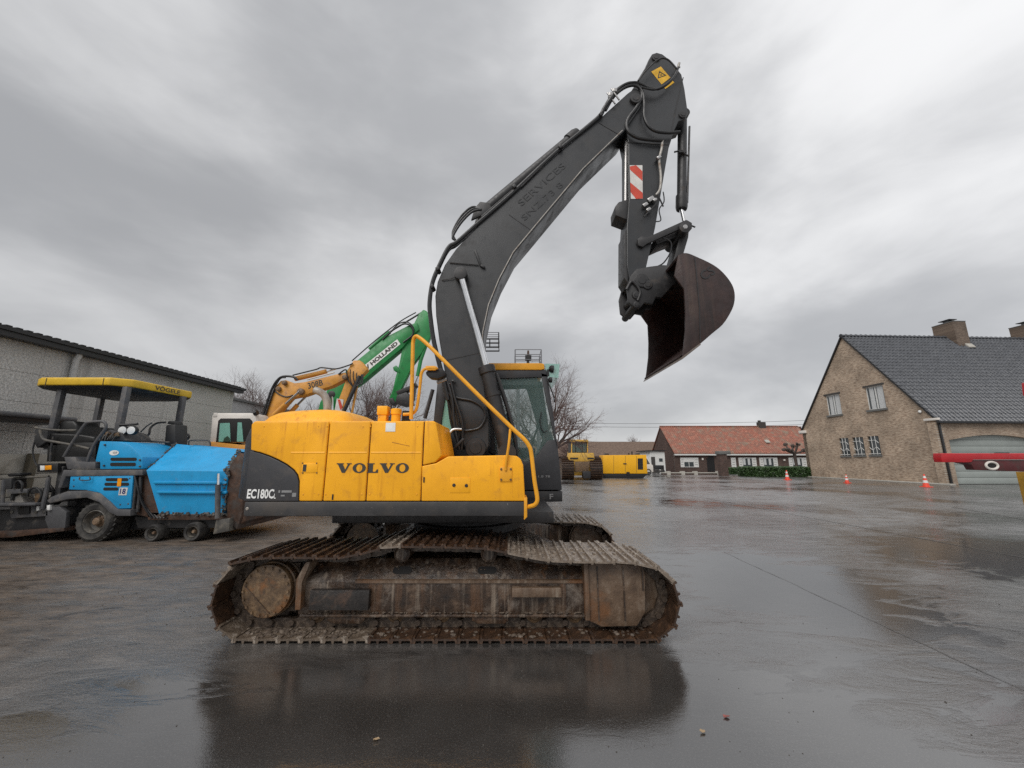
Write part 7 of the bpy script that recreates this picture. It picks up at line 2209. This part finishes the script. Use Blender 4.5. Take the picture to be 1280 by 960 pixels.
# platform mast and work cage behind the cab
YT = 13.0
M['galv'] = plain("galvanised_steel", (.20, .20, .21), .5, .5)
tw = thing("access_tower", "grey railed service platform with beacon rising behind the cab roof", "platform", (at(661, 600, YT).x, YT + .4, 0))
a, c = at(644, 455, YT), at(676.5, 437, YT)
zf = a.z - .25
mb = MB(); mb.box(a.x, c.x, YT, YT + .9, zf - .06, zf); mb.build("platform_floor", M['galv'], tw)
for x in (a.x, c.x):
    for y in (YT, YT + .9):
        mb = MB(); mb.tube([(x, y, zf), (x, y, c.z)], .02, 6); mb.build("rail_post", M['galv'], tw)
for f in (.30, .53, .77, 1.0):
    z = zf + (c.z - zf) * f
    mb = MB()
    mb.tube([(a.x, YT, z), (c.x, YT, z), (c.x, YT + .9, z), (a.x, YT + .9, z)], .014, 5, closed=True); mb.build("guard_rail", M['galv'], tw)
for sx in (a.x + .1, c.x - .1):
    for sy in (YT + .1, YT + .8):
        mb = MB(); mb.tube([(sx, sy, 0), (sx, sy, zf - .06)], .05, 6); mb.build("tower_leg", M['galv'], tw)
for k in range(5):
    z = k * (zf - .1) / 5
    mb = MB(); mb.bar((a.x + .1, YT + .1, z + .03), (c.x - .1, YT + .1, z + (zf - .1) / 5), .03, .03); mb.build("cross_brace", M['galv'], tw)
p = at(660, 446, YT + .3)
mb = MB(); mb.box(p.x - .10, p.x + .12, YT + .25, YT + .45, p.z - .10, p.z + .05); mb.cyl((p.x, YT + .35, p.z - .35), (p.x, YT + .35, p.z - .1), .05, seg=8); mb.build("floodlight", M['boom_dark'], tw)
mb = MB(); mb.cyl((p.x + .01, YT + .35, p.z + .05), (p.x + .01, YT + .35, p.z + .24), .05, .035, seg=10); mb.build("beacon", M['prust'], tw)
mb = MB(); mb.tube(crm([(p.x - .3, YT + .35, zf), (p.x - .28, YT + .35, zf + .2), (p.x - .1, YT + .35, zf + .22), (p.x, YT + .35, zf + .35)], 4), .03, 6); mb.build("lamp_arm", M['boom_dark'], tw)
ct = thing("lift_basket", "small dark wire basket on a mast beside the grey boom", "basket", (at(612, 600, YT).x, YT + .6, 0))
a, c = at(600, 430, YT), at(623, 411, YT)
for z, r in ((a.z, .028), (a.z + (c.z - a.z) * .28, .028), (a.z + (c.z - a.z) * .56, .03), (a.z + (c.z - a.z) * .85, .012), (c.z, .014)):
    mb = MB(); mb.tube([(a.x, YT + .4, z), (c.x, YT + .4, z), (c.x, YT + .9, z), (a.x, YT + .9, z)], r, 5, closed=True); mb.build("basket_rail", M['boom_dark' if r > .02 else 'galv'], ct)
for x in (a.x, (a.x + c.x) / 2, c.x):
    mb = MB(); mb.tube([(x, YT + .4, a.z), (x, YT + .4, c.z if x == c.x else a.z + (c.z - a.z) * .56)], .022, 5); mb.build("basket_post", M['boom_dark'], ct)
mb = MB(); mb.tube([(a.x + .1, YT + .65, 0), (a.x + .1, YT + .65, a.z)], .05, 8); mb.build("mast", M['galv'], ct)
mb = MB(); mb.box(a.x - .3, a.x + .5, YT + .25, YT + 1.05, 0, .12); mb.build("mast_base", M['galv'], ct)

# traffic cones
M['cone'] = plain("cone_orange_red", (.72, .07, .035), .5)
first = None
for px, py, hh, lab in ((1158, 609, .72, "orange and white traffic cone nearest the garage corner"), (1059, 603.5, .55, "traffic cone at the middle of the brick gable"), (984.5, 600, .72, "traffic cone in front of the long hedge")):
    g0 = gnd(px, py)
    cn_ = thing("traffic_cone", lab, "cone", g0, 0, "traffic cones by the brick house", local=True)
    k = hh / .72
    mb = MB(); mb.box(-.2 * k, .2 * k, -.2 * k, .2 * k, 0, .04 * k); mb.build("base", M['cone'], cn_, bevel=.01)
    mb = MB(); mb.lathe((0, 0, .04 * k), (0, 0, 1), [(.15 * k, 0), (.03 * k, .68 * k)], 18); bdy = mb.build("cone_body", M['cone'], cn_)
    for z0, z1 in ((.20, .34), (.46, .58)):
        r0, r1 = .15 - .12 * z0 / .68, .15 - .12 * z1 / .68
        mb = MB(); mb.lathe((0, 0, (.04 + z0) * k), (0, 0, 1), [((r0 + .003) * k, 0), ((r1 + .003) * k, (z1 - z0) * k)], 18, cap=False); mb.build("white_band", M['frame_white'], bdy)

# small stones and clods on the dirty side of the yard
rnd = random.Random(31)
mb = MB()
for k in range(900):
    if k < 640: p = gnd(rnd.uniform(-20, 560), 655 + 130 * rnd.random() ** 1.6)
    else: p = gnd(rnd.uniform(0, 1280), rnd.uniform(640, 950))
    if abs(p.x - EX) < 2.3 and Y0 - .05 < p.y < 6.6: continue
    r = rnd.uniform(.002, .008) * (1.8 if rnd.random() < .06 else 1) * (1 if k < 640 else .6)
    n5 = 5
    R = [[(p.x + cos(2 * pi * j / n5 + h) * r * q * rnd.uniform(.7, 1.2), p.y + sin(2 * pi * j / n5 + h) * r * q * rnd.uniform(.7, 1.2), z * r) for j in range(n5)] for q, z, h in ((1, 0, 0), (.9, .5, .3), (.35, .9, .5))]
    mb.rings(R)
M['grit'] = pmat("grit", (.07, .062, .055), .6, var=.5, scale=9, bstr=0)
tag(mb.build("grit", M['grit'], smooth=False), "scattered grit and small clods on the asphalt", "grit", kind="stuff")
# fallen leaves
M['drybrown'] = plain("dead_leaf", (.34, .24, .14), .6)
M['dryred'] = plain("red_leaf", (.22, .07, .06), .6)
for px, py, m_, lab in ((878.5, 916, 'drybrown', "pale crumpled leaf on the wet asphalt, nearest the camera"), (908, 897, 'dryred', "reddish flattened leaf on the wet asphalt"), (470, 926, 'drybrown', "brown leaf lying in the dark reflection")):
    p = gnd(px, py); mb = MB(); n8 = 9
    ring = [(p.x + cos(2 * pi * j / n8) * .02 * rnd.uniform(.6, 1.1), p.y + sin(2 * pi * j / n8) * .014 * rnd.uniform(.6, 1.1), .006 + rnd.uniform(0, .012)) for j in range(n8)]
    mb.add(ring + [(p.x, p.y, .014)] + [(a, b_, c - .003) for a, b_, c in ring] + [(p.x, p.y, .010)], [(j, (j + 1) % n8, n8) for j in range(n8)] + [(n8 + 1 + (j + 1) % n8, n8 + 1 + j, 2 * n8 + 1) for j in range(n8)] + [(j, n8 + 1 + j, n8 + 1 + (j + 1) % n8, (j + 1) % n8) for j in range(n8)])
    tag(mb.build("fallen_leaf", M[m_]), lab, "leaf", "fallen leaves")
